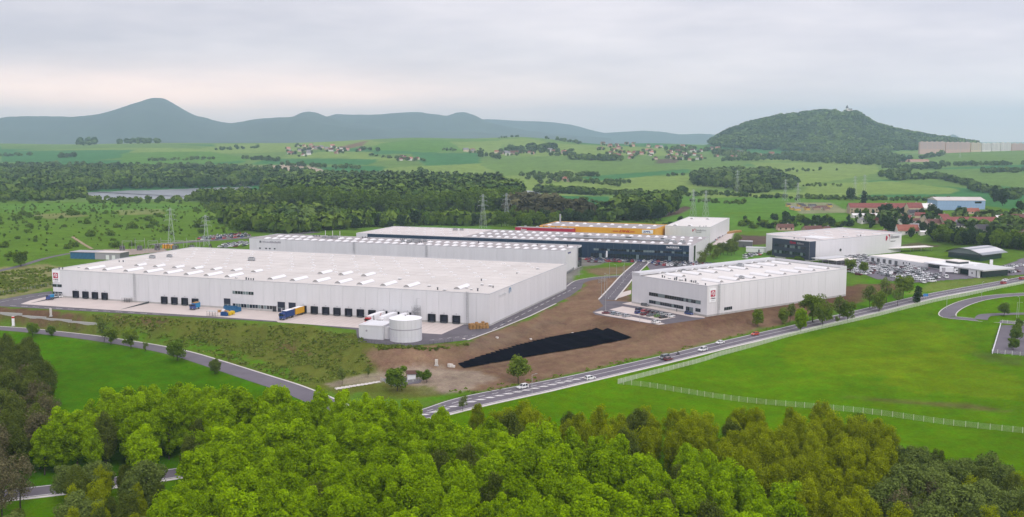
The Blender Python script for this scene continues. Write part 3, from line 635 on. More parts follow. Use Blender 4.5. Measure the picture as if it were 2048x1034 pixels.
def dome_mesh(wd, ln, h):
    key = ('dome', wd, ln, h)
    if key in _pm: return _pm[key]
    mb = MB(); mb.box(-wd / 2, wd / 2, -ln / 2, ln / 2, 0, .3, 1)
    a, b_ = wd / 2 * .93, ln / 2 * .95
    R = [[(x * s, y * s, .3 + h * (1 - s ** 2.2)) for x, y in ((-a, -b_), (0, -b_ * 1.02), (a, -b_), (a * 1.02, 0), (a, b_), (0, b_ * 1.02), (-a, b_), (-a * 1.02, 0))] for s in (1, .75, .4)]
    for r in range(2):
        for i in range(8): j = (i + 1) % 8; mb.quad(R[r][i], R[r][j], R[r + 1][j], R[r + 1][i], 0)
    mb.poly(R[2], 0); _pm[key] = mb.mesh('skylight', ['dome', 'trim']); return _pm[key]
def vent_mesh(k=0):
    key = ('vent', k)
    if key in _pm: return _pm[key]
    mb = MB()
    if k == 0: mb.box(-.55, .55, -.55, .55, 0, .5, 0); mb.box(-.75, .75, -.75, .75, .5, .75, 1)
    elif k == 1: mb.tube((0, 0, 0), (0, 0, .9), .28, .28, 8, 0); mb.tube((0, 0, .9), (0, 0, 1.15), .5, .2, 8, 1)
    else: mb.box(-1.6, 1.6, -.9, .9, .25, 1.6, 0); mb.box(-1.6, -1.3, -.9, .9, 0, .25, 1); mb.box(1.3, 1.6, -.9, .9, 0, .25, 1); mb.tube((-.7, 0, 1.6), (-.7, 0, 1.8), .6, .6, 10, 1); mb.tube((.7, 0, 1.6), (.7, 0, 1.8), .6, .6, 10, 1)
    _pm[key] = mb.mesh('roof_vent', ['steel', 'dome'] if k == 0 else ['steel_dark', 'steel_dark'] if k == 1 else ['steel', 'steel_dark']); return _pm[key]
def hall(name, label, P, ang, Ln, Wd, h, front, right, roof, pw=6.3, left=None, base=-1.6, parapet=.35, skip_front=False, rootz=0.0):
    r = empty(name, (P[0], P[1], rootz), math.radians(ang), label, 'warehouse')
    cm = MB().box(-Ln + .1, -.1, .1, Wd - .1, base, h - .05); cm.build('core_wall', 'seam', r)
    pl = MB(); pl.box(-Ln - .02, .02, -.03, .1, base, .15); pl.box(-.1, .03, .1, Wd, base, .15); pl.build('plinth', 'plinth', r)
    def row(n, f):
        for i in range(n): f(i)
    g = .07
    n = max(1, round(Ln / pw)); wz = Ln / n
    if not skip_front:
        me = boxmesh('wall_panel', wz - g, .12, h - .15, front)
        for i in range(n): inst('wall_panel', me, r, (-Ln + i * wz + g / 2, -.02, .15))
    n2 = max(1, round(Wd / pw)); w2 = Wd / n2
    me = boxmesh('wall_panel', .12, w2 - g, h - .15, right)
    for i in range(n2): inst('wall_panel', me, r, (-.10, i * w2 + g / 2, .15))
    me = boxmesh('wall_panel', .12, w2 - g, h - .15, left or right)
    for i in range(n2): inst('wall_panel', me, r, (-Ln - .02, i * w2 + g / 2, .15))
    rf = MB().box(-Ln + .15, -.15, .15, Wd - .15, h - .3, h - .04); ro = rf.build('roof', roof, r)
    tm = MB(); tm.box(-Ln - .06, .06, -.08, .22, h, h + parapet); tm.box(-.22, .06, .22, Wd - .22, h, h + parapet); tm.box(-Ln - .06, -Ln + .22, .22, Wd - .22, h, h + parapet); tm.box(-Ln - .06, .06, Wd - .22, Wd + .08, h, h + parapet)
    tm.build('parapet', 'trim' if front != 'yellow' else front, r)
    return r, ro
def window(parent, axis, a0, a1, z0, z1, n, mats=('glass',), fr='frame', prob=.25, proud=.06):
    # axis 'f': front wall (local y=0 facing -y); 'r': right wall (local x=0 facing +x)
    mb = MB(); t_ = .09
    if axis == 'f': mb.box(a0, a1, -proud - .02, -.02, z0, z1)
    else: mb.box(.02, proud + .02, a0, a1, z0, z1)
    wo = mb.build('window', fr, parent); w_ = (a1 - a0) / n
    for i in range(n):
        m = mats[0] if random.random() > prob or len(mats) < 2 else mats[1]
        p0 = a0 + i * w_ + t_; p1 = a0 + (i + 1) * w_ - t_
        me = boxmesh('pane', p1 - p0, .03, z1 - z0 - 2 * t_, m) if axis == 'f' else boxmesh('pane', .03, p1 - p0, z1 - z0 - 2 * t_, m)
        inst('pane', me, wo, (p0, -proud - .04, z0 + t_) if axis == 'f' else (proud + .01, p0, z0 + t_))
    return wo
def letters(parent, axis, a0, a1, z0, z1, n, mt, off=.16, gap=.28):
    # unreadable lettering in the photograph: a row of separate letter shapes
    mb = MB(); w_ = (a1 - a0) / n; rr = random.Random(int(a0 * 10 + z0 * 100))
    for i in range(n):
        p0 = a0 + i * w_; p1 = p0 + w_ * (1 - gap); hh = z1 if i == 0 or rr.random() < .35 else z0 + (z1 - z0) * .72
        s = (p1 - p0) * .33
        for q0, q1, b0, b1 in ((p0, p0 + s, z0, hh), (p1 - s, p1, z0, z0 + (hh - z0) * rr.choice((.72, 1))), (p0, p1, z0 + (hh - z0) * rr.choice((.4, .78)), z0 + (hh - z0) * .98)):
            mb.box(q0, q1, -off, -off + .05, b0, b1) if axis == 'f' else mb.box(off - .05, off, q0, q1, b0, b1)
    return mb.build('lettering', mt, parent)
def logo_sign(parent, axis, a0, a1, z0, z1, r0, r1, rz0, rz1):
    def bx(mb, p0, p1, q0, q1, o0, o1): return mb.box(p0, p1, -o1, -o0, q0, q1) if axis == 'f' else mb.box(o0, o1, p0, p1, q0, q1)
    sg = bx(MB(), a0, a1, z0, z1, .03, .22).build('sign_board', 'sign_white', parent)
    bx(MB(), r0, r1, rz0, rz1, .225, .26).build('sign_square', 'sign_red', sg)
    cx, cz, R = (r0 + r1) / 2, (rz0 + rz1) / 2, min(r1 - r0, rz1 - rz0) * .36; mb = MB(); pts = []
    for i in range(25):
        a = math.radians(215 - i * 12.5); pts.append((cx + R * math.cos(a), cz + R * math.sin(a)))
    pts2 = [(cx + R * .62 * math.cos(math.radians(215 - i * 12.5)), cz + R * .62 * math.sin(math.radians(215 - i * 12.5))) for i in range(25)]
    y = .28
    P3 = (lambda p: (p[0], -y, p[1])) if axis == 'f' else (lambda p: (y, p[0], p[1]))
    for i in range(24): mb.quad(P3(pts[i]), P3(pts[i + 1]), P3(pts2[i + 1]), P3(pts2[i]))
    mb.poly([P3((cx + R * .26 * math.cos(t * math.pi / 4), cz + R * .26 * math.sin(t * math.pi / 4))) for t in range(8)])
    mb.quad(P3((cx - R * .16, cz - R * .6)), P3((cx + R * .06, cz - R * .6)), P3((cx + R * .06, cz)), P3((cx - R * .16, cz)))
    mb.build('emblem', 'sign_white', sg)
    l0 = rz0 - (rz1 - rz0) * .34; letters(sg, axis, r0 + .1, r0 + (r1 - r0) * .25, l0, l0 + .62, 1, 'sign_red', .28); letters(sg, axis, r0 + (r1 - r0) * .30, r1 + .1, l0, l0 + .6, 6, 'sign_black', .28, .12)
    letters(sg, axis, r0 + .5, r1 - .3, l0 - .8, l0 - .55, 7, 'sign_grey', .28)
    return sg
def mark_d7(parent, axis, a0, zc, s, mt='sign_red'):
    o = .16; P3 = (lambda x, z: (x, -o, z)) if axis == 'f' else (lambda x, z: (o, x, z)); mb = MB()
    mb.poly([P3(a0, zc - s * .5), P3(a0 + s * .25, zc - s * .42), P3(a0 + s * .55, zc - .05 * s), P3(a0 + s * .5, zc + s * .22), P3(a0 + s * .3, zc + s * .42), P3(a0 + s * .05, zc + s * .45)])
    mb.poly([P3(a0 + s * .68, zc + s * .5), P3(a0 + s * 1.15, zc + s * .12), P3(a0 + s * 1.15, zc + s * .62), P3(a0 + s * .68, zc + s * .62)][::1])
    mb.poly([P3(a0 + s * 1.08, zc - s * .45), P3(a0 + s * 1.15, zc - s * .45), P3(a0 + s * 1.15, zc + s * .12), P3(a0 + s * 1.08, zc + s * .18)])
    return mb.build('emblem', mt, parent)
def dock(parent, x, seal=True):
    wd, zb, zt = 3.7, -.45, 3.35; d = empty0('loading_dock', parent, (x, 0, 0))
    key = 'dockframe'
    if key not in _pm:
        mb = MB(); mb.box(0, .55, -.75, -.02, zb + .2, zt); mb.box(wd - .55, wd, -.75, -.02, zb + .2, zt); mb.box(.55, wd - .55, -.75, -.02, zt - .75, zt); _pm[key] = mb.mesh('dock_shelter', 'black_rubber')
        mb = MB(); mb.box(.55, wd - .55, -.07, -.02, zb + .5, zt - .75)
        _pm['dockdoor'] = mb.mesh('dock_door', 'dock_door')
        _pm['dockwin'] = MB().box(1.35, wd - 1.35, -.12, -.075, 1.15, 1.6).mesh('dock_window', 'sign_grey')
        mb = MB(); mb.box(.75, wd - .75, -1.0, -.02, zb, zb + .45); mb.box(.35, .65, -.9, -.76, zb, zb + .5); mb.box(wd - .65, wd - .35, -.9, -.76, zb, zb + .5); _pm['dockplate'] = mb.mesh('dock_leveller', 'steel_dark')
        _pm['docklamp'] = MB().box(wd / 2 - .15, wd / 2 + .15, -.3, -.02, zt + .55, zt + .85).mesh('dock_number', 'sign_grey')
        _pm['docktrim'] = MB().box(.2, .34, -.765, -.75, zb + .4, zt - .1).box(wd - .34, wd - .2, -.765, -.75, zb + .4, zt - .1).mesh('guide_strip', 'sign_grey')
    for k, n in (('dockframe', 'dock_shelter'), ('dockdoor', 'dock_door'), ('dockplate', 'dock_leveller'), ('docklamp', 'dock_number')):
        o = inst(n, _pm[k], d)
        if n == 'dock_door': pass
    return d
def empty0(name, parent, loc):
    o = bpy.data.objects.new(name, None); o.location = loc; o.empty_display_size = .3; return link(o, parent)
def ladder(parent, axis, a, z0, z1, off=.9):
    mb = MB(); P3 = (lambda x, y, z: (x, -y, z)) if axis == 'f' else (lambda x, y, z: (y, x, z))
    for s in (-.45, .45): mb.bar(P3(a + s, off - .3, z0), P3(a + s, off - .3, z1 + 1.1), .08)
    z = z0
    while z < z1: mb.bar(P3(a - .45, off - .3, z), P3(a + .45, off - .3, z), .05); z += .6
    z = z0 + 2.5
    while z < z1 + 1:
        for q0, q1 in (((-.45, .6), (-.5, 1.2)), ((-.5, 1.2), (.5, 1.2)), ((.5, 1.2), (.45, .6))): mb.bar(P3(a + q0[0], q0[1], z), P3(a + q1[0], q1[1], z), .06)
        z += 1.4
    for s in (-.4, 0, .4): mb.bar(P3(a + s, 1.2, z0 + 2.5), P3(a + s, 1.2, z1 + 1), .05)
    mb.bar(P3(a, off - .3, z1 - .3), P3(a, -.1, z1 - .3), .07); mb.bar(P3(a, off - .3, z0 + .6), P3(a, 0, z0 + .6), .07)
    return mb.build('ladder', 'steel', parent)
def vents_on(parent, items, h):
    for x, y, k in items: inst('roof_vent', vent_mesh(k), parent, (x, y, h - .04), random.uniform(-.1, .1), .8 + random.random() * .4)
def streaks(parent, Ln, Wd, h, n, seed, mt='streak'):
    rr = random.Random(seed)
    for _ in range(n):
        mb = MB()
        y = rr.uniform(6, Wd - 4); x = rr.uniform(-Ln + 8, -30); l = rr.uniform(8, 46); w_ = rr.uniform(.12, .5)
        mb.poly([(x, y, h - .03), (x + l * .3, y - w_, h - .03), (x + l, y - w_ * .2, h - .03), (x + l * .6, y + w_, h - .03)]); mb.build('water_stain', mt, parent)

# ---- hall A: the long white warehouse with the dock row
rA, roofA = hall('warehouse', 'longest white warehouse with a row of black loading docks and pale roof', PA, -20.1, 253, 119, 14, 'white_panel', 'white_panel2', 'roof_a', 6.3)
for x in (-239.2,-232.7,-226.4,-220.0,-181.7,-175.4,-169.0,-162.6,-99.4,-93.1,-86.8,-80.6,-74.3,-67.9,-61.7,-55.5,-49.2,-43.1,-30.6,-24.4,-18.2): dock(rA, x)
dc = MB()
for x0, x1 in ((-247.5, -214), (-190, -156.8), (-100.5, -12.6)): dc.box(x0, x1, -.5, -.03, -1.5, -.35)
dc.build('dock_wall', 'plinth', rA)
for x0, x1 in ((-143.5, -139.6), (-112.1, -107.9), (-105.8, -101.8)):
    d = MB().box(x0 - .15, x1 + .15, -.1, -.02, -.6, 4.6).build('gate', 'frame_w', rA); MB().box(x0, x1, -.14, -.1, -.6, 4.45).build('gate_leaf', 'dock_door', d); MB().box(x0 + .15, x1 - .15, -.16, -.14, 1.25, 1.6).build('gate_window', 'glass_lite', d); MB().box(x0 + 1.9, x0 + 2.7, -.16, -.14, -.6, 1.25).build('gate_door', 'sign_grey', d)
window(rA, 'f', -253.3, -246.9, 4.75, 6.3, 5, ('glass', 'glass_lite'), prob=.2); window(rA, 'f', -253.3, -246.9, .5, 2.2, 6, ('glass', 'glass_lite'))
window(rA, 'f', -138.3, -125.8, 6.95, 8.65, 8, ('glass', 'glass_lite'), 'frame_w', .3); window(rA, 'f', -138.4, -115.2, .3, 2.25, 14, ('glass', 'glass_lite'), 'frame_w', .35)
MB().box(-115.1, -112.9, -.12, -.02, -.6, 2.3).build('entrance_door', 'glass', rA); MB().box(-115.6, -112.4, -1.2, -.03, 2.35, 2.55).build('door_canopy', 'trim', rA)
logo_sign(rA, 'f', -252.9, -248.0, 7.4, 13.7, -252.2, -249.0, 9.5, 12.5)
ladder(rA, 'f', -198, 0, 14); ladder(rA, 'f', -10.6, -.4, 14)
# side: blue arch mark and white letters
am = MB(); o = .17
for i in range(10):
    a0 = math.pi * i / 10; a1 = math.pi * (i + 1) / 10; c = lambda a, r_: (o, 26.6 - 1.5 * r_ * math.cos(a), 12.3 + 1.25 * r_ * math.sin(a))
    am.quad(c(a0, 1), c(a1, 1), c(a1, .58), c(a0, .58))
am.quad((o, 25.1, 10.9), (o, 25.73, 10.9), (o, 25.73, 12.3), (o, 25.1, 12.3)); am.quad((o, 27.47, 11.3), (o, 28.1, 11.3), (o, 28.1, 12.3), (o, 27.47, 12.3)); am.build('emblem', 'sign_cyan', rA)
letters(rA, 'r', 12, 21.5, 10.9, 12.3, 8, 'sign_white', .2, .2)
# external stair tower
st = MB()
for xx in (-37.6, -34.4):
    for yy in (-.6, -3.2): st.bar((xx, yy, -.6), (xx, yy, 6.8), .12)
for z in (1.8, 3.9, 6.0): st.box(-37.6, -34.4, -3.2, -.6, z, z + .06); [st.bar((-37.6, y_, z + 1), (-34.4, y_, z + 1), .06) for y_ in (-3.2, -.6)]
for z0, s in ((-.6, 1), (1.8, -1), (3.9, 1)): st.bar((-36 - 1.5 * s, -2.6, z0), (-36 + 1.5 * s, -2.6, z0 + 2.3), .3); st.bar((-36 - 1.5 * s, -3.2, z0 + 1), (-36 + 1.5 * s, -3.2, z0 + 3.3), .07)
for z0, s in ((-.6, -1), (1.8, -1)): st.bar((-37.6, -3.2, z0 + .2), (-40.6, -3.2, -.6), .08)
st.bar((-36, -1, 6.8), (-36, -1, 10.4), .1); st.bar((-36, -1, 10.4), (-34.4, -1.0, 10.4), .08)
st.build('stair_tower', 'steel', rA)
ar1 = arch_mesh(3.3, 12.5, .95); ar2 = arch_mesh(3.3, 10.5, .95); ar3 = arch_mesh(3.3, 7.0, .8)
for x in (-235.6,-223.8,-209.8,-196.8,-184,-171.2,-158.8,-146.1,-120.6,-107.6,-94.6,-82.2,-70.1,-57.5,-45.1): inst('skylight', ar1, rA, (x, 6.8, 13.96))
inst('skylight', ar1, rA, (-20, 9, 13.96))
for x in (-220.7,-208,-195.3,-182.8,-170.5,-157.6,-144.8): inst('skylight', ar3, rA, (x, 28, 13.96))
for x in (-108.1,-95.8,-82.5): inst('skylight', ar2, rA, (x, 34, 13.96))
flat = boxmesh('smoke_vent', 1.9, 1.5, .42, 'dome')
for r_i, y in enumerate((42, 53, 64, 75, 86, 97, 108)):
    for k in range(17):
        x = -243 + k * 13.9 + (r_i % 2) * 6.5 + random.uniform(-.8, .8)
        if x < -12: inst('smoke_vent', flat, rA, (x, y + random.uniform(-.6, .6), 13.96))
vents_on(rA, [(-251, 3, 1), (-249, 3.4, 1), (-246, 12, 0), (-243, 40, 1), (-241, 41, 1), (-132, 3, 1), (-130.6, 3, 1), (-129.2, 3, 1), (-127.8, 3, 1), (-140, 6, 0), (-36, 13, 0), (-28, 5, 1), (-24, 4, 0), (-17, 14, 0), (-13, 10, 0), (-9, 8, 1), (-14, 26, 0), (-9, 24, 0), (-6, 20, 1), (-20, 40, 1), (-60, 30, 0), (-8, 92, 0), (-12, 70, 1)], 14)
vents_on(rA, [(-176, 72, 2), (-238, 62, 2), (-232, 70, 2)], 14); streaks(rA, 253, 119, 14, 46, 3)
for y in (24, 33.5, 47.5, 58.5, 69.5, 80.5, 91.5, 102.5, 113): inst('roof_seam', boxmesh('roof_seam', 250, .34, .03, 'streak'), rA, (-251.5, y, 13.97))
for k in range(12): inst('roof_seam', boxmesh('roof_seam', .16, 90, .025, 'streak'), rA, (-236 + k * 19.3, 26, 13.968))
# ramp edge walls in front of the dock pits
for x in (-247.4, -189.8):
    mb = MB(); mb.poly([(x, -21, -.58), (x, -.6, -.58), (x, -.6, .35)]); mb.poly([(x + .4, -21, -.58), (x + .4, -.6, .35), (x + .4, -.6, -.58)]); mb.quad((x, -21, -.58), (x, -.6, .35), (x + .4, -.6, .35), (x + .4, -21, -.58)); mb.quad((x, -21, -.57), (x - 2.6, -.6, -.57), (x - .01, -.6, -.57), (x - .01, -20, -.57))
    mb.build('ramp_wall', 'steel_dark', rA)

# ---- hall B
PB = (93.4, 482.5)
rB, _ = hall('warehouse', 'white warehouse with dark window bands beside the small car park', PB, -53.2, 52, 110, 14, 'white_panel', 'white_panel2', 'roof_b', 6.0)
window(rB, 'f', -39.3, -4, 4.85, 6.65, 22, ('glass', 'glass_lite'), 'frame', .45); window(rB, 'f', -39.2, -15.3, .9, 2.65, 15, ('glass', 'glass_lite'), 'frame', .15)
window(rB, 'f', -13.6, -8.9, -.5, 2.65, 4, ('glass', 'glass_lite'), 'frame', .3); window(rB, 'f', -7.3, -4, 1.0, 2.7, 3, ('glass',), 'frame')
window(rB, 'r', 12.1, 18, 1.1, 2.8, 4, ('glass',), 'frame')
logo_sign(rB, 'r', 1.3, 5.9, 6.1, 12.8, 2.2, 5.4, 8.8, 11.9); ladder(rB, 'r', 7.6, -.4, 14)
ax = arch_mesh(3.0, 12.0, .9); ax2 = arch_mesh(3.0, 6.0, .9)
for k in range(8):
    y = 14.0 + k * 12.1
    for x0, me in ((-5.0, ax), (-30.3, ax), (-45.6, ax2)): o = inst('skylight', me, rB, (x0, y + 1.5, 13.96), math.pi / 2)
MB().box(-52.06, -46.5, -.09, 108, 14.36, 15.5).build('raised_parapet', 'trim', rB).scale = (1, 1, 1)
rB.children[-1].data.clear_geometry(); mb = MB(); mb.box(-52.05, -51.8, .1, 109.9, 14.36, 15.6); mb.box(-52.05, -46, -.08, .14, 14.36, 15.6); mb.box(-51.8, -.1, 109.65, 109.9, 14.36, 15.6); mb.box(-.2, .05, 104, 109.9, 14.36, 15.6)
me2 = mb.mesh('raised_parapet', 'white_panel'); rB.children[-1].data = me2
vents_on(rB, [(-36, 6, 1), (-34.5, 6, 1), (-30, 5, 0), (-27, 7, 1), (-25.4, 4, 1), (-24.2, 4, 1), (-22, 5, 0), (-20, 6, 1), (-18.8, 5, 1), (-17, 7, 0), (-15, 5, 1), (-13.5, 5, 1), (-12.2, 5, 1), (-10, 4, 0), (-4, 3, 1), (-44, 30, 2), (-9, 35, 2), (-40, 70, 2)], 14); streaks(rB, 52, 108, 14, 8, 8, 'roof_a')
# ---- hall C
rC, _ = hall('warehouse', 'low white warehouse with rows of roof domes behind the longest warehouse', (34, 640), -19.8, 234, 36, 13.5, 'white_panel', 'white_panel2', 'roof_grey', 5.9)
dm = dome_mesh(2.6, 6.2, .9)
for y, x0 in ((4.6, -3), (20.5, -3)):
    x = x0
    while x > -228:
        if not (y > 10 and (-195 < x < -172 or -120 < x < -103)): inst('skylight', dm, rC, (x, y, 13.46))
        x -= 6.25
for x, y in ((-182, 22), (-112, 22), (-116, 14)): vents_on(rC, [(x, y, 2), (x + 4, y + 1, 2), (x - 4.5, y, 2), (x + 8, y, 1), (x + 9.5, y, 1)], 13.5)
vents_on(rC, [(-200 + i * 1.3, 30, 1) for i in range(5)] + [(-160 + i * 1.3, 30, 1) for i in range(5)] + [(-130 + i * 1.4, 30, 1) for i in range(4)] + [(-70 + i * 21, 27, 1) for i in range(4)], 13.5)
for x in (-208, -196, -124, -62, -34, -14): window(rC, 'f', x, x + 4.5, 4.2, 5.0, 3, ('glass',))
for x in (-226, -221, -218, -214): window(rC, 'f', x, x + 1.4, 6.6, 7.5, 1, ('glass',))
letters(rC, 'f', -223, -208, 11.0, 12.3, 12, 'sign_grey'); MB().box(-225.5, -224, -.2, -.15, 11, 12.4).build('emblem', 'sign_dark', rC)
letters(rC, 'r', 4.5, 11, 11.2, 12.2, 7, 'sign_blue'); MB().box(.03, .3, 27, 35.5, 0, 12.6).build('end_glazing', 'glass', rC); ladder(rC, 'f', -96, 1, 13.5); ladder(rC, 'f', -150, 6, 13.5); ladder(rC, 'r', 24, 0, 13.5)
for i, x in enumerate((-196, -190, -184)): inst('flagpole', boxmesh('flagpole', .3, .3, 11, 'post_w'), rC, (x, 40, 6))
# ---- hall D
rD, _ = hall('warehouse', 'long warehouse with dark navy glazed front behind the crowded car park', (123, 690), -20.5, 259, 64, 11.5, 'navy', 'white_panel2', 'roof_grey', 6.2)
MB().box(-258.8, -172, .25, 63.7, 11.45, 11.5).build('pale_roof', 'roof_beige', rD); MB().box(-259.02, -249.5, -.2, -.03, 0, 11.5).build('end_panel', 'white_panel', rD)
window(rD, 'f', -70, -2.5, 5.7, 7.3, 34, ('glass', 'glass_lite'), 'navy', .35); window(rD, 'f', -72, -2.5, .5, 3.9, 34, ('glass', 'glass_lite'), 'navy', .12)
MB().box(-2.4, .04, -.35, -.03, 0, 11.5).build('corner_frame', 'white_panel', rD); MB().box(.03, .3, 4, 9, 0, 11).build('stair_glazing', 'glass', rD); letters(rD, 'f', -18, -9, 9.2, 10.5, 8, 'sign_white'); letters(rD, 'f', -14, -7.5, 8.5, 8.9, 9, 'sign_grey')
dm2 = dome_mesh(2.7, 5.0, 1.0)
for y in (8, 29, 50):
    x = -4 - (3 if y == 29 else 0)
    while x > -170:
        if not (y == 29 and -100 < x < -25): inst('skylight', dm2, rD, (x, y, 11.46))
        x -= 6.4
for y in (12, 26, 42, 58):
    for k in range(11): inst('smoke_vent', flat, rD, (-252 + k * 7.4 + random.uniform(-.5, .5), y, 11.5))
for x, y, l in ((-96, 22, 24), (-66, 24, 26), (-34, 22, 14)): 
    a = MB(); a.box(x, x + l, y, y + 3, 11.6, 13.4); a.box(x + l * .5, x + l * .66, y - .1, y + 3.1, 11.6, 13.7, 1); a.tube((x - 8, y - 3, 12.6), (x + l + 4, y - 3, 12.6), .6, .6, 8, 0); a.build('air_handler', ['steel', 'steel_dark'], rD)
vents_on(rD, [(-198, 50, 2), (-193, 51, 2), (-20, 12, 2), (-15, 12, 2), (-10, 15, 2)] + [(-60 - i * 9, 34 + (i % 3) * 3, 0) for i in range(8)], 11.5)
# ---- hall E yellow and the red block
rE, _ = hall('warehouse', 'yellow logistics hall with red lettering behind the navy fronted warehouse', (113.7, 807.7), -20.5, 97, 46, 12, 'yellow', 'yellow', 'roof_grey', 12)
for y in (8, 30):
    for k in range(8): inst('skylight', dm2, rE, (-7 - k * 12, y, 11.96))
tx = inst('lettering', text_mesh('DHL', 3.1, 'sign_dhl', .35, .05, .10), rE, (-29.5, -.12, 9.0)); tx.rotation_euler = (math.pi / 2, 0, 0); tx.scale = (1.5, .8, 1)
ln = MB()
for i in range(3): z = 9.1 + i * .42; ln.box(-34.5, -30.0, -.16, -.1, z, z + .17); ln.box(-20.4 + i * .2, -16.5, -.16, -.1, z, z + .17)
ln.build('speed_lines', 'sign_dhl', rE)
sb = MB().box(-10.5, -1.6, -.25, -.1, 8.6, 11.5).build('sign_board', 'sign_white', rE); tx = inst('lettering', text_mesh('ZPPL', 2.2, 'sign_blue', .1, .04, .05), sb, (-9.6, -.3, 9.3)); tx.rotation_euler = (math.pi / 2, 0, 0); tx.scale = (1.3, .9, 1)
MB().tube((-92, 40, 12), (-92, 40, 19), .8, .8, 10).build('chimney', 'steel', rE)
rE2 = empty('annex_block', (113.7, 807.7, 0), math.radians(-20.5), 'low crimson box building joined to the yellow hall', 'warehouse')
MB().box(-115.4, -66, -9, -.35, -1.5, 11).build('wall', 'red_wall', rE2); MB().box(-115.1, -66.3, -8.7, -.65, 11, 11.15).build('roof', 'roof_grey', rE2); letters(rE2, 'f', -110, -105, 8.6, 10.2, 5, 'sign_white', 9.2)
vents_on(rE2, [(-108 + i * 5.2, -4 + (i % 2) * 1.4, i % 2) for i in range(8)], 11.2)
# ---- hall F
rF, _ = hall('warehouse', 'tall plain white warehouse at the right end of the yellow hall', (160, 820), -20.5, 37, 102, 12.5, 'white_panel', 'white_panel2', 'roof_b', 9)
mark_d7(rF, 'f', -14.5, 9.8, 2.2); letters(rF, 'f', -11.4, -3, 9.4, 10.6, 8, 'sign_grey'); letters(rF, 'f', -11.4, -7, 8.0, 8.8, 5, 'sign_dark')
for x, y in ((-30, 6), (-18, 6), (-30, 80), (-16, 80)): inst('skylight', arch_mesh(3.2, 6.0, .8), rF, (x, y, 12.46))
vents_on(rF, [(-9, 3, 1), (-6, 4, 1), (-4.2, 4, 1)], 12.5)
# ---- hall G
rG, _ = hall('warehouse', 'white warehouse with charcoal office front near the car dealer', (206 + .819 * 0, 702.5), -55, 33, 16.5, 13, 'charcoal', 'white_panel2', 'roof_beige', 5.5)
hg = empty0('rear_hall', rG, (0, 0, 0)); MB().box(-53, -.02, 16.5, 106, -1.5, 13).build('wall', 'white_panel2', hg); MB().box(-52.7, -.3, 16.8, 105.7, 13, 13.1).build('roof', 'roof_beige', hg)
mb = MB(); mb.box(-53.1, -52.5, 16.4, 106.1, 13, 13.9); mb.box(-52.5, .05, 105.5, 106.1, 13, 13.9); mb.box(-.35, .05, 16.4, 105.5, 13, 13.4); mb.build('parapet', 'trim', hg)
window(rG, 'f', -31, -3, 7.2, 9.2, 12, ('glass', 'glass_lite'), 'charcoal', .2); window(rG, 'f', -31, -3, 2.6, 4.8, 12, ('glass', 'glass_lite'), 'charcoal', .2)
MB().box(.03, .2, .1, 6.5, 0, 13).build('side_cladding', 'charcoal', rG); letters(rG, 'f', -17, -11.5, 10.4, 12.2, 3, 'sign_red', .2, .15); letters(rG, 'f', -10.6, -4.5, 10.4, 11.8, 6, 'sign_grey', .2)
mark_d7(rG, 'r', 86.5, 10.6, 4.2); letters(rG, 'r', 92.5, 103.5, 9.9, 12.2, 8, 'sign_grey', .16); letters(rG, 'r', 92.5, 98.5, 7.6, 8.3, 7, 'sign_dark', .16)
for y in (32, 50, 68, 86):
    for x in (-42, -27, -12): inst('skylight', boxmesh('skylight_strip', 6.5, 2.2, .35, 'dome'), rG, (x, y, 13.1))
MB().box(-24, -8, 20, 36, 13.1, 13.5).build('skylight_field', 'dome', rG); vents_on(rG, [(-20, 8, 1), (-17, 9, 0), (-10, 8, 1), (-5, 60, 0), (-4, 62, 1), (-6, 45, 1)], 13)
mb = MB().tube((.05, 34, 5.2), (.3, 34, 5.2), 1.0, 1.0, 12); mb.build('wall_fan', 'steel_dark', rG)

# ---- sprinkler tank and pump house in front of the dock yard
tp = at(809, 686, ZT); tk = empty('water_tank', (tp[0] - .2, tp[1] + 7.2, ZT + .02), 0, 'round white water tank with a grey ring beside the pump house', 'tank')
key = []; R_, Hh = 6.9, 9.4; ns = 26
cyl = MB().tube((0, 0, 0), (0, 0, Hh), R_ - .12, R_ - .12, 48); cyl.build('tank_shell', 'seam', tk)
for ring, (z0, z1) in enumerate(((.0, 2.1), (2.15, 5.1), (5.45, Hh))):
    mb = MB(); da = 2 * math.pi / ns; e = .006
    for zz in (0,):
        a0, a1 = -da / 2 + e, da / 2 - e; am_ = 0
        p = [(R_ * math.cos(a), R_ * math.sin(a)) for a in (a0, am_, a1)]; q = [((R_ - .11) * math.cos(a), (R_ - .11) * math.sin(a)) for a in (a1, am_, a0)]; mb.prism(p + q, z0, z1)
    me = mb.mesh('tank_plate', 'white_panel')
    for k in range(ns): inst('tank_plate', me, tk, (0, 0, 0), k * da)
MB().tube((0, 0, 5.12), (0, 0, 5.43), R_ + .06, R_ + .06, 48).build('tank_ring', 'sign_grey', tk); mb = MB(); mb.tube((0, 0, Hh), (0, 0, Hh + .75), R_ + .05, .6, 48); mb.build('tank_roof', 'sign_white', tk); MB().tube((0, 0, Hh + .7), (0, 0, Hh + 1.15), .4, .3, 8).build('roof_vent', 'steel', tk)
a = at(718, 677, ZT); b_ = at(766, 680, ZT); ang = math.atan2(b_[1] - a[1], b_[0] - a[0]); wl = np.hypot(*(b_ - a)[:2])
ph = empty('pump_house', (a[0], a[1], ZT + .02), ang, 'flat roofed white pump house joined to the round water tank', 'building')
MB().box(0, wl, 0, 14, 0, 5.6).build('wall', 'white_panel', ph); MB().box(.35, wl - .35, .35, 13.6, 5.0, 5.35).build('roof', mat('pump_roof', (.5, .33, .24), .9, var=.2, vscale=.5), ph)
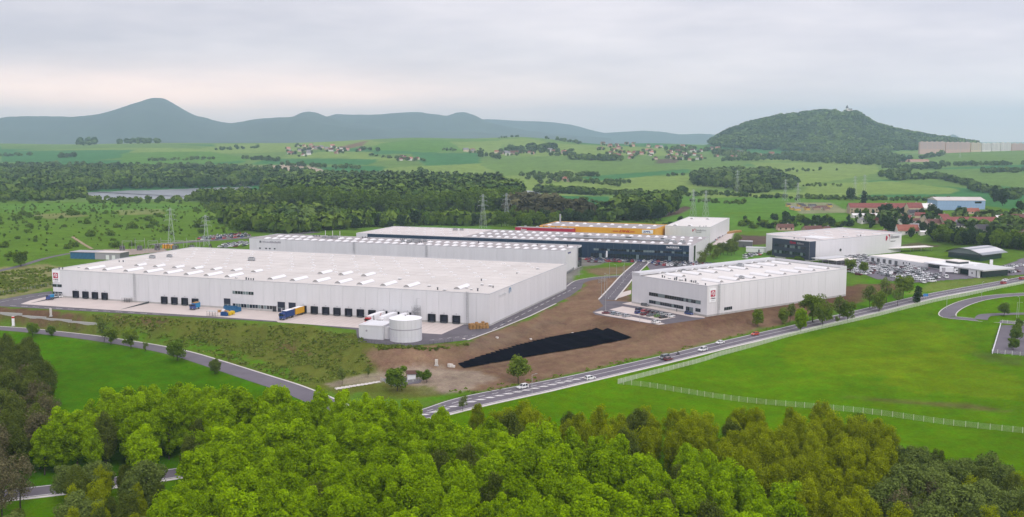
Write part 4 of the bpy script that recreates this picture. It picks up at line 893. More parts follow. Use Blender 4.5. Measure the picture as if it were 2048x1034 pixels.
mb = MB(); mb.box(-.1, wl + .1, -.1, .25, 5.6, 6.1); mb.box(-.1, .25, .25, 14, 5.6, 6.1); mb.box(wl - .25, wl + .1, .25, 14, 5.6, 6.1); mb.build('parapet', 'white_panel2', ph)
MB().tube((3.6, -.05, 3.6), (3.6, .05, 3.6), .45, .45, 12).build('wall_vent', 'sign_grey', ph); MB().box(wl + .12, wl + 3.4, 2.0, 12, 0, 5.2).build('connecting_box', 'white_panel2', ph)
# ------------------------------------------------------------------ vehicles
CARK = {'hatch': (4.1, 1.76, 1.48, .55, 1.55, .62, -1.95), 'sedan': (4.6, 1.80, 1.44, .75, 1.35, .15, -1.55), 'suv': (4.5, 1.86, 1.68, .62, 1.45, .75, -2.15), 'wagon': (4.6, 1.80, 1.50, .68, 1.40, .85, -2.2), 'van': (4.9, 1.92, 1.95, 1.25, 1.95, 1.0, -2.4)}
def car_geo(kind):
    l, w_, h, xw0, _, _, xr = CARK[kind]; hl = l / 2; b = .92 if kind != 'van' else 1.05; z0 = .24
    body = MB(); hw_ = w_ / 2
    xw = hl * .42 if kind != 'van' else hl * .72          # windscreen base
    prof = [(-hl, .42), (-hl + .06, z0), (hl - .1, z0), (hl, .40), (hl - .02, .66), (hl - .22, .78), (xw, b), (-hl + .12 if kind != 'sedan' else -hl * .62, b), (-hl + .02, b - .14)]
    if kind == 'sedan': prof.insert(8, (-hl + .1, b - .03))
    n = len(prof)
    for s, k in ((-1, 1.0), (1, 1.0)): body.poly([(x, s * (hw_ if z < .85 else hw_ * .96), z) for x, z in (prof if s < 0 else prof[::-1])])
    for i in range(n):
        j = (i + 1) % n; (x0, q0), (x1, q1) = prof[i], prof[j]; f0 = hw_ if q0 < .85 else hw_ * .96; f1 = hw_ if q1 < .85 else hw_ * .96
        body.quad((x0, -f0, q0), (x0, f0, q0), (x1, f1, q1), (x1, -f1, q1))
    # roof box over the pillars
    rx0 = xw - (h - b) * (.95 if kind != 'van' else .55); rear_b = -hl + .14 if kind != 'sedan' else -hl * .62; rx1 = rear_b + (h - b) * (.35 if kind in ('hatch', 'suv', 'wagon', 'van') else .8); ht = hw_ * .78; hb = hw_ * .955
    body.box(rx1, rx0, -ht, ht, h - .07, h)
    gl = MB()
    A = [(xw, -hb, b), (xw, hb, b), (rx0 + .02, ht, h - .05), (rx0 + .02, -ht, h - .05)]; gl.quad(*A)
    B = [(rear_b, hb, b), (rear_b, -hb, b), (rx1 - .02, -ht, h - .05), (rx1 - .02, ht, h - .05)]; gl.quad(*B)
    for s in (-1, 1):
        q = [(rear_b, s * hb, b), (xw, s * hb, b), (rx0, s * ht, h - .05), (rx1, s * ht, h - .05)]; gl.poly(q if s < 0 else q[::-1])
    pil = MB()
    for s in (-1, 1):
        for x0, x1, wd in ((xw, rx0, .09), (rear_b, rx1, .16), ((xw + rear_b) / 2, (rx0 + rx1) / 2, .10)):
            pil.bar((x0, s * hb * 1.005, b), (x1, s * ht * 1.01, h - .04), wd)
    wheel = MB(); wheel.tube((0, -.11, 0), (0, .11, 0), .325, .325, 14, 0); wheel.tube((0, -.125, 0), (0, .125, 0), .2, .2, 10, 1)
    wp = [(x, s * (hw_ - .10), .325) for x in (hl - .82, -hl + .80) for s in (-1, 1)]
    hd = [(hl - .10, s * hw_ * .72, .66) for s in (-1, 1)]; tl = [(-hl - .01, s * hw_ * .78, .80) for s in (-1, 1)]
    return body, gl, pil, wheel, wp, hd, tl
_cg = {}
def car(kind, paint, p, head, label=None, cat='car', group=None, detail=True, name=None):
    key = (kind, paint, detail); name = name or {'suv': 'parked_car', 'van': 'van'}.get(kind, 'parked_car')
    body, gl, pil, wheel, wp, hd, tl = car_geo(kind) if key not in _cg else (None,) * 7
    if detail:
        if key not in _cg:
            bm = MB(); bm.v = body.v + pil.v; bm.f = body.f + [tuple(i + len(body.v) for i in f) for f in pil.f]; bm.m = [0] * len(bm.f)
            _cg[key] = (bm.mesh('body', 'car_' + paint), gl.mesh('windows', 'carglass'), wheel.mesh('wheel', ['tyre', 'rim']), MB().box(-.04, .14, -.17, .17, -.08, .08).mesh('headlight', 'lamp_w'), MB().box(-.02, .08, -.12, .12, -.12, .12).mesh('taillight', 'lamp_r'), wp, hd, tl)
        g = _cg[key]; r = empty(name, p, head, label, cat, group)
        inst('body', g[0], r); inst('windows', g[1], r)
        for q in g[5]: inst('wheel', g[2], r, q)
        for q in g[6]: inst('headlight', g[3], r, q)
        for q in g[7]: inst('taillight', g[4], r, q)
        return r
    if key not in _cg:
        bm = MB()
        for src, mi in ((body, 0), (pil, 0), (gl, 1)):
            n = len(bm.v); bm.v += src.v; bm.f += [tuple(i + n for i in f) for f in src.f]; bm.m += [mi] * len(src.f)
        for q in wp: bm.tube((q[0], q[1] - .1, q[2]), (q[0], q[1] + .1, q[2]), .32, .32, 8, 2)
        _cg[key] = bm.mesh('car', ['car_' + paint, 'carglass', 'tyre'])
    r = inst(name, _cg[key], None, p, head); return tag(r, label, cat, group)
HB = math.radians(36.8)
def gp(u, v, dz=.0): q = ground(u, v); return (q[0], q[1], q[2] + dz)
def tp_(u, v, dz=.1): q = at(u, v, ZT + dz); return tuple(q)
LOTB = [('wagon','grey',1290,612,-53.2,'grey estate car parked alone along the white warehouse wall'),('suv','navyblue',1279,621,37,'dark blue car at the left end of the stall row by the warehouse'),('hatch','blue',1277,627,37,'bright blue hatchback at the left corner of the stall block'),
 ('hatch','red',1290,624,37,'bright red hatchback in the middle stall row'),('hatch','darkred',1298,625.5,37,'dark red hatchback behind the bright red one'),('suv','darkred',1289,630,37,'wine red car below the bright red hatchback'),('sedan','black',1306,627,37,'black saloon beside the dark red hatchback'),('hatch','grey',1314.5,628,37,'dark grey hatchback next to the black saloon'),
 ('sedan','grey',1301,632,37,'grey saloon in the near stall row beside the wine red car'),('wagon','silver',1325,630,37,'silver estate car behind the green hatchback'),('hatch','green',1316,634,37,'lime green hatchback in the stall block'),('sedan','black',1326,636,37,'dark saloon at the near right end of the stall block'),('suv','white',1341,634,37,'white car at the right end of the stall block'),
 ('suv','blue',1378,629,-53.2,'blue car standing at the glazed warehouse entrance'),('wagon','white',1312,646,37,'white estate car alone at the lowest corner of the lot'),
 ('sedan','darkred',1213,627.5,0,'dull red saloon at the left tip of the car park'),('hatch','paleblue',1229,629,37,'pale blue hatchback second in the outer stall row'),('hatch','silver',1238,630.5,37,'silver hatchback beside the pale blue one'),('wagon','silver',1253,633.5,37,'silver estate car last in the outer stall row')]
for k, c, u, v, h_, lb in LOTB: car(k, c, tp_(u, v, .1), math.radians(h_) if h_ != 37 else HB, lb, 'car', 'cars in the small warehouse car park')
def tang(S, p):
    i = int(np.argmin((S[:, 0] - p[0]) ** 2 + (S[:, 1] - p[1]) ** 2)); i = min(max(i, 1), len(S) - 2); d = S[i + 1, :2] - S[i - 1, :2]; return math.atan2(d[1], d[0]), S[i, 2]
ROADC = [('suv','white',1045,777,1,'white sport utility car on the hatched stretch of the main road'),('wagon','white',1180,759,0,'white estate car on the main road near the fence corner'),('van','grey',1329,718,1,'grey van passing the dark red car on the main road'),('hatch','darkred',1337,721,0,'dark red car on the main road beside the grey van'),
 ('suv','white',1405,702,1,'white sport utility car on the main road, right of the motorcycle'),('sedan','white',1440,687.5,1,'white saloon on the main road, left of the red car'),('hatch','orange',1510,670.5,1,'bright red car on the main road before the roadside trees'),('sedan','white',2010,562.5,1,'white saloon at the far right end of the main road'),('hatch','red',2007,568,0,'small red car beside the white saloon at the far road end'),('suv','red',2044,559,0,'red sport utility car at the right edge of the photo')]
for k, c, u, v, back, lb in ROADC:
    p = ground(u, v); a, z = tang(MAIN, p); car(k, c, (p[0], p[1], z + .11), a + (math.pi if back else 0), lb, 'car', None, name='car')
# motorcycle with rider
p = ground(1356, 710); a, z = tang(MAIN, p); mc = empty('motorcycle', (p[0], p[1], z + .11), a + math.pi, 'dark motorcycle riding behind the grey van', 'motorcycle')
wh = MB().tube((0, -.07, 0), (0, .07, 0), .31, .31, 12).mesh('wheel', 'tyre'); inst('wheel', wh, mc, (.7, 0, .31)); inst('wheel', wh, mc, (-.68, 0, .31))
mb = MB(); mb.box(-.6, .35, -.16, .16, .45, .78); mb.box(-.75, -.1, -.14, .14, .78, .86); mb.bar((.35, 0, .75), (.72, 0, .3), .08); mb.bar((.32, -.36, 1.02), (.32, .36, 1.02), .05); mb.build('frame', 'steel_dark', mc)
def person(name, p, head, top, bottom, label, seated=False, pose=0.0):
    # one continuous skinned body
    me = bpy.data.meshes.new(name)
    if seated:
        V = [(0,0,.86),(0,0,1.1),(.12,0,1.38),(.16,0,1.5),(.2,0,1.66),(.32,.17,.78),(.1,.2,.42),(.12,.2,.36),(.32,-.17,.78),(.1,-.2,.42),(.12,-.2,.36),(.14,.22,1.36),(.3,.28,1.1),(.42,.32,1.04),(.14,-.22,1.36),(.3,-.28,1.1),(.42,-.32,1.04)]
    else:
        V = [(0,0,.93),(0,0,1.18),(0,0,1.42),(0,0,1.5),(.02,0,1.66),(.12*pose+.02,.09,.5),(.0,.1,.08),(.14,.1,.04),(-.12*pose,-.09,.5),(-.2*pose,-.1,.08),(-.2*pose+.14,-.1,.04),(0,.19,1.40),(.03,.24,1.12),(.1,.24,.88),(0,-.19,1.40),(-.03,-.24,1.12),(.04,-.24,.88)]
    E_ = [(0,1),(1,2),(2,3),(3,4),(0,5),(5,6),(6,7),(0,8),(8,9),(9,10),(2,11),(11,12),(12,13),(2,14),(14,15),(15,16)]
    me.from_pydata(V, E_, []); o = bpy.data.objects.new(name, me); link(o); o.location = p; o.rotation_euler = (0, 0, head)
    sk = o.modifiers.new('skin', 'SKIN'); rr = [.15,.14,.15,.06,.105,.08,.05,.05,.08,.05,.05,.07,.05,.04,.07,.05,.04]
    for i, r_ in enumerate(rr): me.skin_vertices[0].data[i].radius = (r_, r_)
    me.skin_vertices[0].data[0].use_root = True; o.modifiers.new('sub', 'SUBSURF').levels = 1
    dg = bpy.context.evaluated_depsgraph_get(); m2 = bpy.data.meshes.new_from_object(o.evaluated_get(dg)); o.modifiers.clear(); o.data = m2
    skin = MT.setdefault('skin', mat('skin', (.5, .32, .24), .6))
    for m in (MT[bottom] if bottom in MT else bottom, MT[top] if top in MT else top, skin, MT['bark']): m2.materials.append(m)
    for pl in m2.polygons: z = pl.center.z; pl.material_index = 0 if z < .95 else 1 if z < 1.5 else (2 if pl.center.x > .03 and z < 1.72 else 3)
    return tag(o, label, 'person')
person('person', (p[0], p[1], z + .11), a + math.pi, 'car_black', 'car_black', 'rider in black sitting on the motorcycle', True)
q = tp_(1353.5, 623.5, .1); person('person', q, 2.2, 'car_grey', 'car_black', 'person in grey on the path, left of the two at the warehouse entrance', pose=.6)
q = tp_(1360, 622.5, .1); person('person', q, 2.4, 'car_black', 'car_navyblue', 'person in black on the path, right of the two at the warehouse entrance', pose=.2)
q = tp_(1008, 650.5, .06); person('person', q, 1.0, 'car_navyblue', 'car_black', 'person in dark clothes walking on the service road kerb', pose=1)

# ------------------------------------------------------------------ lorries
def wheels(parent, xs, hw_, r_=.5, z=.5):
    me = boxless('truckwheel', r_)
    for x in xs:
        for s in (-1, 1): inst('wheel', me, parent, (x, s * (hw_ - .16), z))
def boxless(k, r_):
    if (k, r_) not in _pm: _pm[(k, r_)] = MB().tube((0, -.15, 0), (0, .15, 0), r_, r_, 14, 0).tube((0, -.17, 0), (0, .17, 0), r_ * .5, r_ * .5, 10, 1).mesh('wheel', ['tyre', 'rim'])
    return _pm[(k, r_)]
def cab(parent, x, paint, w_=2.45, h=3.5):
    mb = MB(); y = w_ / 2
    mb.prism([(x - 2.1, -y), (x - .12, -y), (x, -y + .25), (x, y - .25), (x - .12, y), (x - 2.1, y)], .55, 2.0); prof = [(-y * .98, 2.0), (y * .98, 2.0), (y * .93, h - .35), (y * .75, h), (-y * .75, h), (-y * .93, h - .35)]
    mb.extr(prof, x - 2.1, x - .15); c = mb.build('cab', 'car_' + paint, parent)
    g = MB(); g.box(x - .16, x - .04, -y * .86, y * .86, 2.0, 2.85); g.box(x - 1.2, x - .35, -y * 1.0, -y * .9, 2.0, 2.75); g.box(x - 1.2, x - .35, y * .9, y * 1.0, 2.0, 2.75); g.build('windscreen', 'carglass', c)
    b2 = MB(); b2.box(x - .05, x + .08, -y + .1, y - .1, .45, .85); b2.build('bumper', 'steel_dark', c)
    for s in (-1, 1): inst('headlight', MB().box(-.02, .06, -.2, .2, -.1, .1).mesh('headlight', 'lamp_w'), c, (x + .06, s * (y - .35), 1.02)); inst('mirror', MB().box(-.08, .08, -.1, .1, -.35, .35).mesh('mirror', 'car_black'), c, (x - .3, s * (y + .25), 2.4))
    return c
def lorry(label, x, y0, parts, cabpaint, cabh=3.5):
    # nose points away from the wall: local +x -> hall local -y
    q = la(x, y0, ZT + .1); r = empty('lorry', q, HA - math.pi / 2, label, 'lorry'); x0 = 0
    for (l, mt, h, stripe) in parts:
        b = MB().box(x0, x0 + l, -1.26, 1.26, 1.05, h).build('cargo_box', mt, r); MB().box(x0 + .03, x0 + l - .03, -1.24, 1.24, h, h + .03).build('box_roof', 'sign_white', b)
        for i, (s0, s1, smt) in enumerate(stripe):
            m2 = MB()
            for sgn in (-1.275, 1.275): m2.poly([(x0 + l * s0, sgn, 1.1), (x0 + l * s0 + .5, sgn, 1.1), (x0 + l * s1 + .5, sgn, h - .08), (x0 + l * s1, sgn, h - .08)])
            m2.build('stripe', smt, b)
        MB().box(x0 + .2, x0 + l - .2, -.5, .5, .75, 1.05).build('chassis', 'steel_dark', r); wheels(r, (x0 + 1.2, x0 + 2.5) if l > 8 else (x0 + 1.4, x0 + 2.7), 1.25); x0 += l + .9
    x0 -= .9; MB().box(x0 - .3, x0 + 2.3, -.45, .45, .6, .95).build('tractor_frame', 'steel_dark', r); cab(r, x0 + 2.6, cabpaint, h=cabh); wheels(r, (x0 + 1.7, x0 - .8), 1.22)
    return r
lorry('blue lorry with a yellow trailer backed to the dock wall', -97.5, -1.2, [(7.7, MT.setdefault('trailer_y', mat('trailer_yellow', (.62, .33, .02), .5)), 4.0, []), (7.4, MT.setdefault('trailer_b', mat('trailer_blue', (.012, .045, .17), .45)), 4.0, [])], 'blue')
lorry('red cab lorry with white trailer and dark slanted stripes behind the tank', -53.6, -1.0, [(13.6, 'sign_white', 4.0, [(.86, .92, 'sign_dark'), (.8, .86, 'sign_dark'), (.5, .3, 'sign_dhl')])], 'red')
lorry('white cab lorry with plain white trailer, middle of three at docks', -47.3, -1.0, [(13.6, 'sign_white', 4.0, [])], 'white')
lorry('white lorry with dark roof edge nearest the steel stair tower', -41.2, -1.0, [(13.6, 'sign_white', 4.0, [(.1, .1, 'sign_dark')])], 'white')
q = tp_(388, 619, .1); r = empty('small_lorry', q, HA - math.pi / 2, 'short blue lorry with coloured load near the second dock group', 'lorry')
MB().box(-3.6, 0, -1.2, 1.2, .9, 3.2).build('cargo_box', 'sign_cyan', r); MB().box(-3.5, -.1, -1.0, 1.0, 3.2, 3.5).build('load', 'wood', r); cab(r, 2.1, 'blue', h=2.9); wheels(r, (1.0, -2.4), 1.2)
q = tp_(103, 599.5, .1); r = empty('yard_tractor', q, math.radians(200), 'small blue yard tractor at the left end of the docks', 'tractor')
MB().box(-.9, .9, -1.1, 1.1, .7, 1.5).build('bed', 'steel_dark', r); cab(r, 2.6, 'blue', h=2.7); MB().box(-1.4, .5, -1.1, 1.1, 1.5, 2.9).build('box', 'sign_cyan', r); wheels(r, (1.7, -.6), 1.2)
car('van', 'white', tp_(116, 595, .1), math.radians(195), 'white van behind the small blue yard tractor', 'van', name='van')

# ------------------------------------------------------------------ yard clutter
def openbox(name, p, rz, l, w_, h, mt, label, cat, inside='wood'):
    r = empty(name, p, rz, label, cat); mb = MB(); t_ = .12
    mb.box(0, l, 0, t_, 0, h); mb.box(0, l, w_ - t_, w_, 0, h); mb.box(0, t_, t_, w_ - t_, 0, h); mb.box(l - t_, l, t_, w_ - t_, 0, h); mb.box(t_, l - t_, t_, w_ - t_, 0, .12); mb.build('wall', mt, r)
    rb = MB()
    for k in range(1, int(l / 1.1)): rb.box(k * 1.1, k * 1.1 + .12, -.08, 0, .1, h - .05)
    rb.build('rib', mt, r); MB().box(t_, l - t_, t_, w_ - t_, .2, h * .72).build('contents', inside, r); return r
MT['skip_blue'] = mat('skip_blue', (.02, .12, .26), .5, var=.2, vscale=.8); MT['bin_blue'] = mat('bin_blue', (.015, .07, .22), .5); MT['bin_yellow'] = mat('bin_yellow', (.62, .42, .01), .45)
openbox('waste_container', tp_(447, 620.5), HA, 6.6, 2.4, 2.2, 'skip_blue', 'long open blue container at the rear of the bins', 'container')
openbox('waste_container', tp_(467, 626), HA + 1.5, 6.0, 2.4, 2.0, 'skip_blue', 'blue open container standing crosswise, right of the yellow bins', 'container', 'rubble')
openbox('waste_container', tp_(441, 631.5), HA, 3.6, 2.2, 1.8, 'bin_blue', 'dark blue container left of the yellow bins', 'container')
for u, v, lb in ((453.5, 631.3, 'yellow rounded bin, nearest to the dark blue container'), (460, 629.5, 'yellow rounded bin beside the crosswise blue container')):
    r = empty('bin', tp_(u, v), HA, lb, 'bin'); MB().extr([(0, .2), (1.5, .2), (1.8, .8), (1.7, 1.5), (1.2, 1.9), (.4, 1.9), (-.1, 1.4)], 0, 1.7).build('shell', 'bin_yellow', r); MB().box(.05, 1.65, .0, .12, .1, .25).build('foot', 'steel_dark', r)
r = empty('pallet_stack', tp_(444, 624), HA, 'white wrapped goods and boxes between the blue containers', 'pallets'); MB().box(0, 1.2, 0, 1, 0, 1.4).build('wrapped_load', 'sign_white', r); MB().box(1.5, 3.6, -.2, 1, 0, .9).build('boxes', 'wood', r); MB().box(-1.6, -.3, -1.4, -.2, 0, 1.1).build('crate', 'wood', r)
def cage(p, label):
    r = empty('smoking_shelter', p, HA, label, 'shelter'); mb = MB()
    for x in (0, 1.6, 3.2, 4.8):
        for y in (0, 2.0): mb.bar((x, y, 0), (x, y, 2.3), .08)
    for y in (0, 2.0):
        for z in (1.1, 2.3): mb.bar((0, y, z), (4.8, y, z), .06)
    mb.build('frame', 'steel_dark', r); MB().box(-.2, 5, -.2, 2.2, 2.3, 2.4).build('roof', MT.setdefault('clear_roof', mat('clear_roof', (.5, .5, .5), .2)), r)
cage(tp_(244, 604.5), 'thin framed steel shelter on the yard left of the ladder'); cage(tp_(414, 632), 'thin framed steel shelter at the yard edge left of the bins')
# pallet heap by the near corner
r = empty('pallet_heap', tp_(940, 659), math.radians(20), 'heap of stacked wooden pallets at the near warehouse corner', 'pallets'); pm = MB()
for k in range(3): pm.box(0, 1.2, k * .53, k * .53 + .14, 0, .1)
for k in range(5): pm.box(k * .265, k * .265 + .14, 0, 1.2, .1, .14)
pme = pm.mesh('pallet', 'wood'); rr = random.Random(5)
for i in range(6):
    for j in range(3):
        for k in range(rr.randint(9, 19)): inst('pallet', pme, r, (i * 1.55 + rr.uniform(-.1, .1) + j * .3, j * 1.6 + rr.uniform(-.1, .1), k * .145), rr.uniform(-.08, .08))
# ------------------------------------------------------------------ black liner laid down the bank, in overlapping strips
TP = [(917,729),(935,736),(1010,723),(1100,707),(1180,694),(1262,676),(1240,669),(1212,660),(1195,657),(1180,660),(1160,664),(1100,675),(1040,690),(980,708)]
poly = gpoly(TP)[:, :2]; lr = empty('slope_liner', (*poly.mean(0), 0), 0, 'black plastic sheeting laid down the brown earth bank', 'sheeting'); c0 = np.array([*poly.mean(0), 0])
axd = (poly[5] - poly[0]); axd /= np.hypot(*axd); nd = np.array([-axd[1], axd[0]]); s_ = (poly - poly[0]) @ axd; t2 = (poly - poly[0]) @ nd
ns = 30; ss = np.linspace(s_.min(), s_.max(), ns + 1)
for i in range(ns):
    a_s, b_s = ss[i], ss[i + 1] + .35
    mid = (a_s + b_s) / 2; tv = np.linspace(t2.min() - 2, t2.max() + 2, 160); P = poly[0] + axd * mid + nd * tv[:, None]; ins = pts_in_poly(P[:, 0], P[:, 1], poly)
    if ins.sum() < 2: continue
    t0, t1 = tv[ins].min() + random.uniform(-.25, .1), tv[ins].max() + random.uniform(-.1, .3); rows = np.linspace(t0, t1, 14); cols = np.linspace(a_s, b_s, 4)
    S_, T_ = np.meshgrid(cols, rows); X = poly[0][0] + axd[0] * S_ + nd[0] * T_; Y = poly[0][1] + axd[1] * S_ + nd[1] * T_
    Z = T(X, Y) + .30 + .07 * np.array([0, 1, 1, .2])[None] + .10 * (vnoise(X, Y, 1.6, 5) - .5)
    V = np.stack([X - c0[0], Y - c0[1], Z], -1).reshape(-1, 3); nx = 4; idx = (np.arange(13)[:, None] * nx + np.arange(3)[None]).ravel()
    link(bpy.data.objects.new('liner_strip', np_mesh('liner_strip', V, np.stack([idx, idx + 1, idx + nx + 1, idx + nx], 1), 'tarp' if i % 3 else 'tarp_b', smooth=True)), lr)

# ------------------------------------------------------------------ fences
def fence_run(label, px, h, spacing, post_mt, wire_mt, wires=True, rail=True, pw=.07, cat='fence', z=None, nvert=9, wr=.016):
    G = np.array([ground(u, v) for u, v in px]) if z is None else np.array([at(u, v, z) for u, v in px]); S = spline(np.concatenate([G, np.zeros((len(G), 1))], 1), spacing) if len(G) > 2 else None
    if S is None: n = max(1, int(np.hypot(*(G[1] - G[0])[:2]) / spacing)); S = np.linspace(G[0], G[1], n + 1)
    zz = T(S[:, 0], S[:, 1]) if z is None else np.full(len(S), z)
    r = empty('fence', (S[0, 0], S[0, 1], zz[0]), 0, label, cat); o = np.array([S[0, 0], S[0, 1], zz[0]])
    pme = MB().box(-pw, pw, -pw, pw, -.3, h + .08).mesh('fence_post', post_mt); P = np.stack([S[:, 0], S[:, 1], zz], 1) - o
    wm_ = MB()
    for k in range(nvert): wm_.box(k / nvert, k / nvert + wr / spacing, -.012, .012, .08, h)
    for k in range(5): zq = .12 + (h - .2) * k / 4; wm_.box(0, 1, -.014, .014, zq, zq + .028)
    wme = wm_.mesh('wire_panel', wire_mt)
    for i, p in enumerate(P):
        if i < len(P) - 1:
            d = P[i + 1] - p; ln = np.hypot(d[0], d[1]); w2 = inst('wire_panel', wme, r, p, math.atan2(d[1], d[0])); w2.scale = (ln, 1, 1); w2.rotation_euler = (0, -math.atan2(d[2], ln), math.atan2(d[1], d[0]))
        inst('fence_post', pme, r, p)
    return r
fence_run('pale green metal fence running along the right side of the main road', [(1236,768),(1300,751),(1400,725),(1440,712),(1500,696),(1600,668),(1740,636),(1800,621),(1900,598),(2000,577),(2060,565)], 1.9, 2.6, 'fence', 'fence', nvert=16, wr=.055)
fence_run('thin wire fence crossing the bright meadow below the main road', [(1236,768),(1300,775),(1378,788),(1448,799),(1591,814),(1763,831),(1907,851),(2045,866),(2120,874)], 1.9, 3.0, 'fence', 'fence_wire', nvert=10, wr=.03)
fence_run('wire fence around the paved court at the right edge', [(1984,706),(2010,709),(2040,712),(2080,716)], 1.8, 3.2, 'post_w', 'fence_wire', nvert=8)
fence_run('short wire fence above the paved court', [(2005,646),(2030,648),(2080,652)], 1.6, 3.2, 'post_w', 'fence_wire', nvert=8)
fence_run('dark wire fence behind the asphalt at the left end', [(0,588),(40,583),(70,577),(104,572)], 1.8, 2.8, 'steel', 'steel_dark', nvert=8, wr=.03)
fence_run('dark wire fence round the tank and pump house', [(716,680),(760,690),(810,695),(860,691),(905,684)], 1.6, 1.6, 'steel_dark', 'steel_dark', pw=.05, nvert=6)
fence_run('wire fence at the green verge left of the navy hall car park', [(1134,549),(1146,541),(1160,531)], 1.8, 2.6, 'steel', 'steel_dark', nvert=8)
# white wall by the court
a = ground(2001, 650); b_ = ground(1984, 708); r = empty('court_wall', a, math.atan2(b_[1] - a[1], b_[0] - a[0]), 'low white wall along the left side of the paved court', 'wall'); dz_ = b_[2] - a[2]; ln_ = np.hypot(*(b_ - a)[:2])
for k in range(12):
    x0 = ln_ * k / 12; inst('wall_panel', boxmesh('wall_panel', ln_ / 12 - .05, .25, 1.3, 'sign_white'), r, (x0, 0, dz_ * k / 12 - .2))
# retaining walls in the left bank
for i, (p0, p1) in enumerate((((0, 628), (44, 632)), ((44, 633), (92, 639)), ((92, 639), (143, 645)), ((143, 646), (195, 651)))):
    a = ground(*p0); b_ = ground(*p1); r = inst('retaining_wall', boxmesh('retaining_wall', 1, .5, 1, 'plinth'), None, (a[0], a[1], min(a[2], b_[2]) - .8), math.atan2(b_[1] - a[1], b_[0] - a[0])); r.scale = (np.hypot(*(b_ - a)[:2]) * .99, 1, 2.1)
    tag(r, ('concrete retaining wall in the left bank, leftmost of four', 'concrete retaining wall in the left bank, second from the left', 'concrete retaining wall in the left bank, third from the left', 'concrete retaining wall in the left bank, rightmost of four')[i], 'wall', 'stepped retaining walls')
def totem(name, u, v, hpx, wpx, mt, label, red=False):
    p = ground(u, v); k = p[1] / F; r = empty(name, p, 0, label, 'sign'); MB().box(-wpx * k / 2, wpx * k / 2, -.25, .25, -.3, hpx * k).build('pillar', mt, r)
    if red: MB().box(-wpx * k / 2 - .01, wpx * k / 2 + .01, -.27, .27, hpx * k * .8, hpx * k * .97).build('red_band', 'sign_dhl', r)
    MB().box(-wpx * k * .7, wpx * k * .7, -.5, .5, -.3, .25).build('base', 'plinth', r)
totem('totem_sign', 27, 652, 20, 5, 'sign_white', 'white totem sign by the lower road at the left edge', True); totem('totem_sign', 873, 731, 13, 6, 'rubble', 'white concrete slab standing on bare soil left of the liner'); totem('outlet_post', 102, 632, 16, 4, 'rubble', 'pale concrete outlet on the left bank')
for i, (u, v) in enumerate(((900,733),(906,734),(994,676),(1145,667),(1062,679),(928,678),(1400,625))):
    p = ground(u, v); mb = MB(); rr = random.Random(i); pr = [(math.cos(t) * rr.uniform(.5, .95), math.sin(t) * rr.uniform(.5, .9)) for t in np.arange(0, 6.2, .8)]; mb.prism(pr, -.2, rr.uniform(.4, .8)); 
    o = mb.build('boulder', 'rubble'); o.location = p; o.scale = (1.5, 1.2, 1.4) if i < 2 else (.8, .8, .7); tag(o, ('pale concrete lump beside the left tip of the liner','second pale lump touching the left tip of the liner','white stone above the upper edge of the liner','white stone below the warehouse car park','small stone on the earth above the liner','small stone at the kerb near the pallets','small stone by the white warehouse wall')[i], 'stone')
# ------------------------------------------------------------------ lamp posts
def lamp(u, v, h, label, arm=1.6, az=0.0, z=None):
    p = ground(u, v) if z is None else at(u, v, z); r = empty('street_lamp', p, az, label, 'lamp post'); MB().tube((0, 0, -.3), (0, 0, h), .10, .06, 8).build('pole', 'pole', r)
    MB().bar((0, 0, h - .05), (arm, 0, h + .12), .07).build('arm', 'pole', r); MB().box(arm - .1, arm + .7, -.14, .14, h + .05, h + .19).build('lamp_head', 'steel', r)
LP = [(1203,591,10,'street lamp on brown soil left of the access road, leftmost'),(1209,586,10,'second street lamp from the left on the soil by the access road'),(1213.5,592,12,'tall street lamp on soil, third by the access road'),(1219,557,10,'street lamp standing beside the link road'),(1233,556,8,'short street lamp where the link road meets the access road'),(1246,566,10,'street lamp on the kerb midway along the access road'),(1249,551,9,'street lamp at the upper right kerb of the access road'),(1211,627,9,'street lamp beside the red saloon at the car park tip'),(1279.5,645,4.5,'short lamp on the lower edge of the small car park'),(1158,553,9,'lamp behind the far corner of the longest warehouse'),(1893,618,9,'lamp beside the curved track, left'),(1963,597,9,'lamp on the grass above the curved track'),(2033,640,9,'lamp inside the track loop, left of two'),(2037,634,10,'lamp inside the track loop, right of two'),(541,492,10,'lamp behind the low white warehouse'),(1064,787,7,'slim lamp by the main road beside the lone tree')]
for u, v, h, lb in LP: lamp(u, v, h, lb, az=random.uniform(0, 6))
p = ground(1851, 598); r = empty('road_sign', p, 0, 'blue road sign beside the main road under the dealer grass', 'sign'); MB().tube((-.6, 0, -.2), (-.6, 0, 2.6), .06, .06, 6).build('post', 'steel', r); MB().tube((.6, 0, -.2), (.6, 0, 2.6), .06, .06, 6).build('post', 'steel', r); MB().box(-1.3, 1.3, -.05, .05, 1.4, 2.9).build('sign_plate', MT.setdefault('road_blue', mat('road_blue', (.05, .2, .5), .4)), r)
# security gate structure between halls
p = at(1196, 566, ZT); r = empty('gate', p, math.radians(55), 'pale lattice sliding gate across the link road', 'gate'); mb = MB()
for k in range(13): mb.bar((k * .8, 0, 0), (k * .8, 0, 1.9), .06)
for z in (.1, 1.0, 1.9): mb.bar((0, 0, z), (9.6, 0, z), .09)
mb.build('gate_frame', 'steel', r)
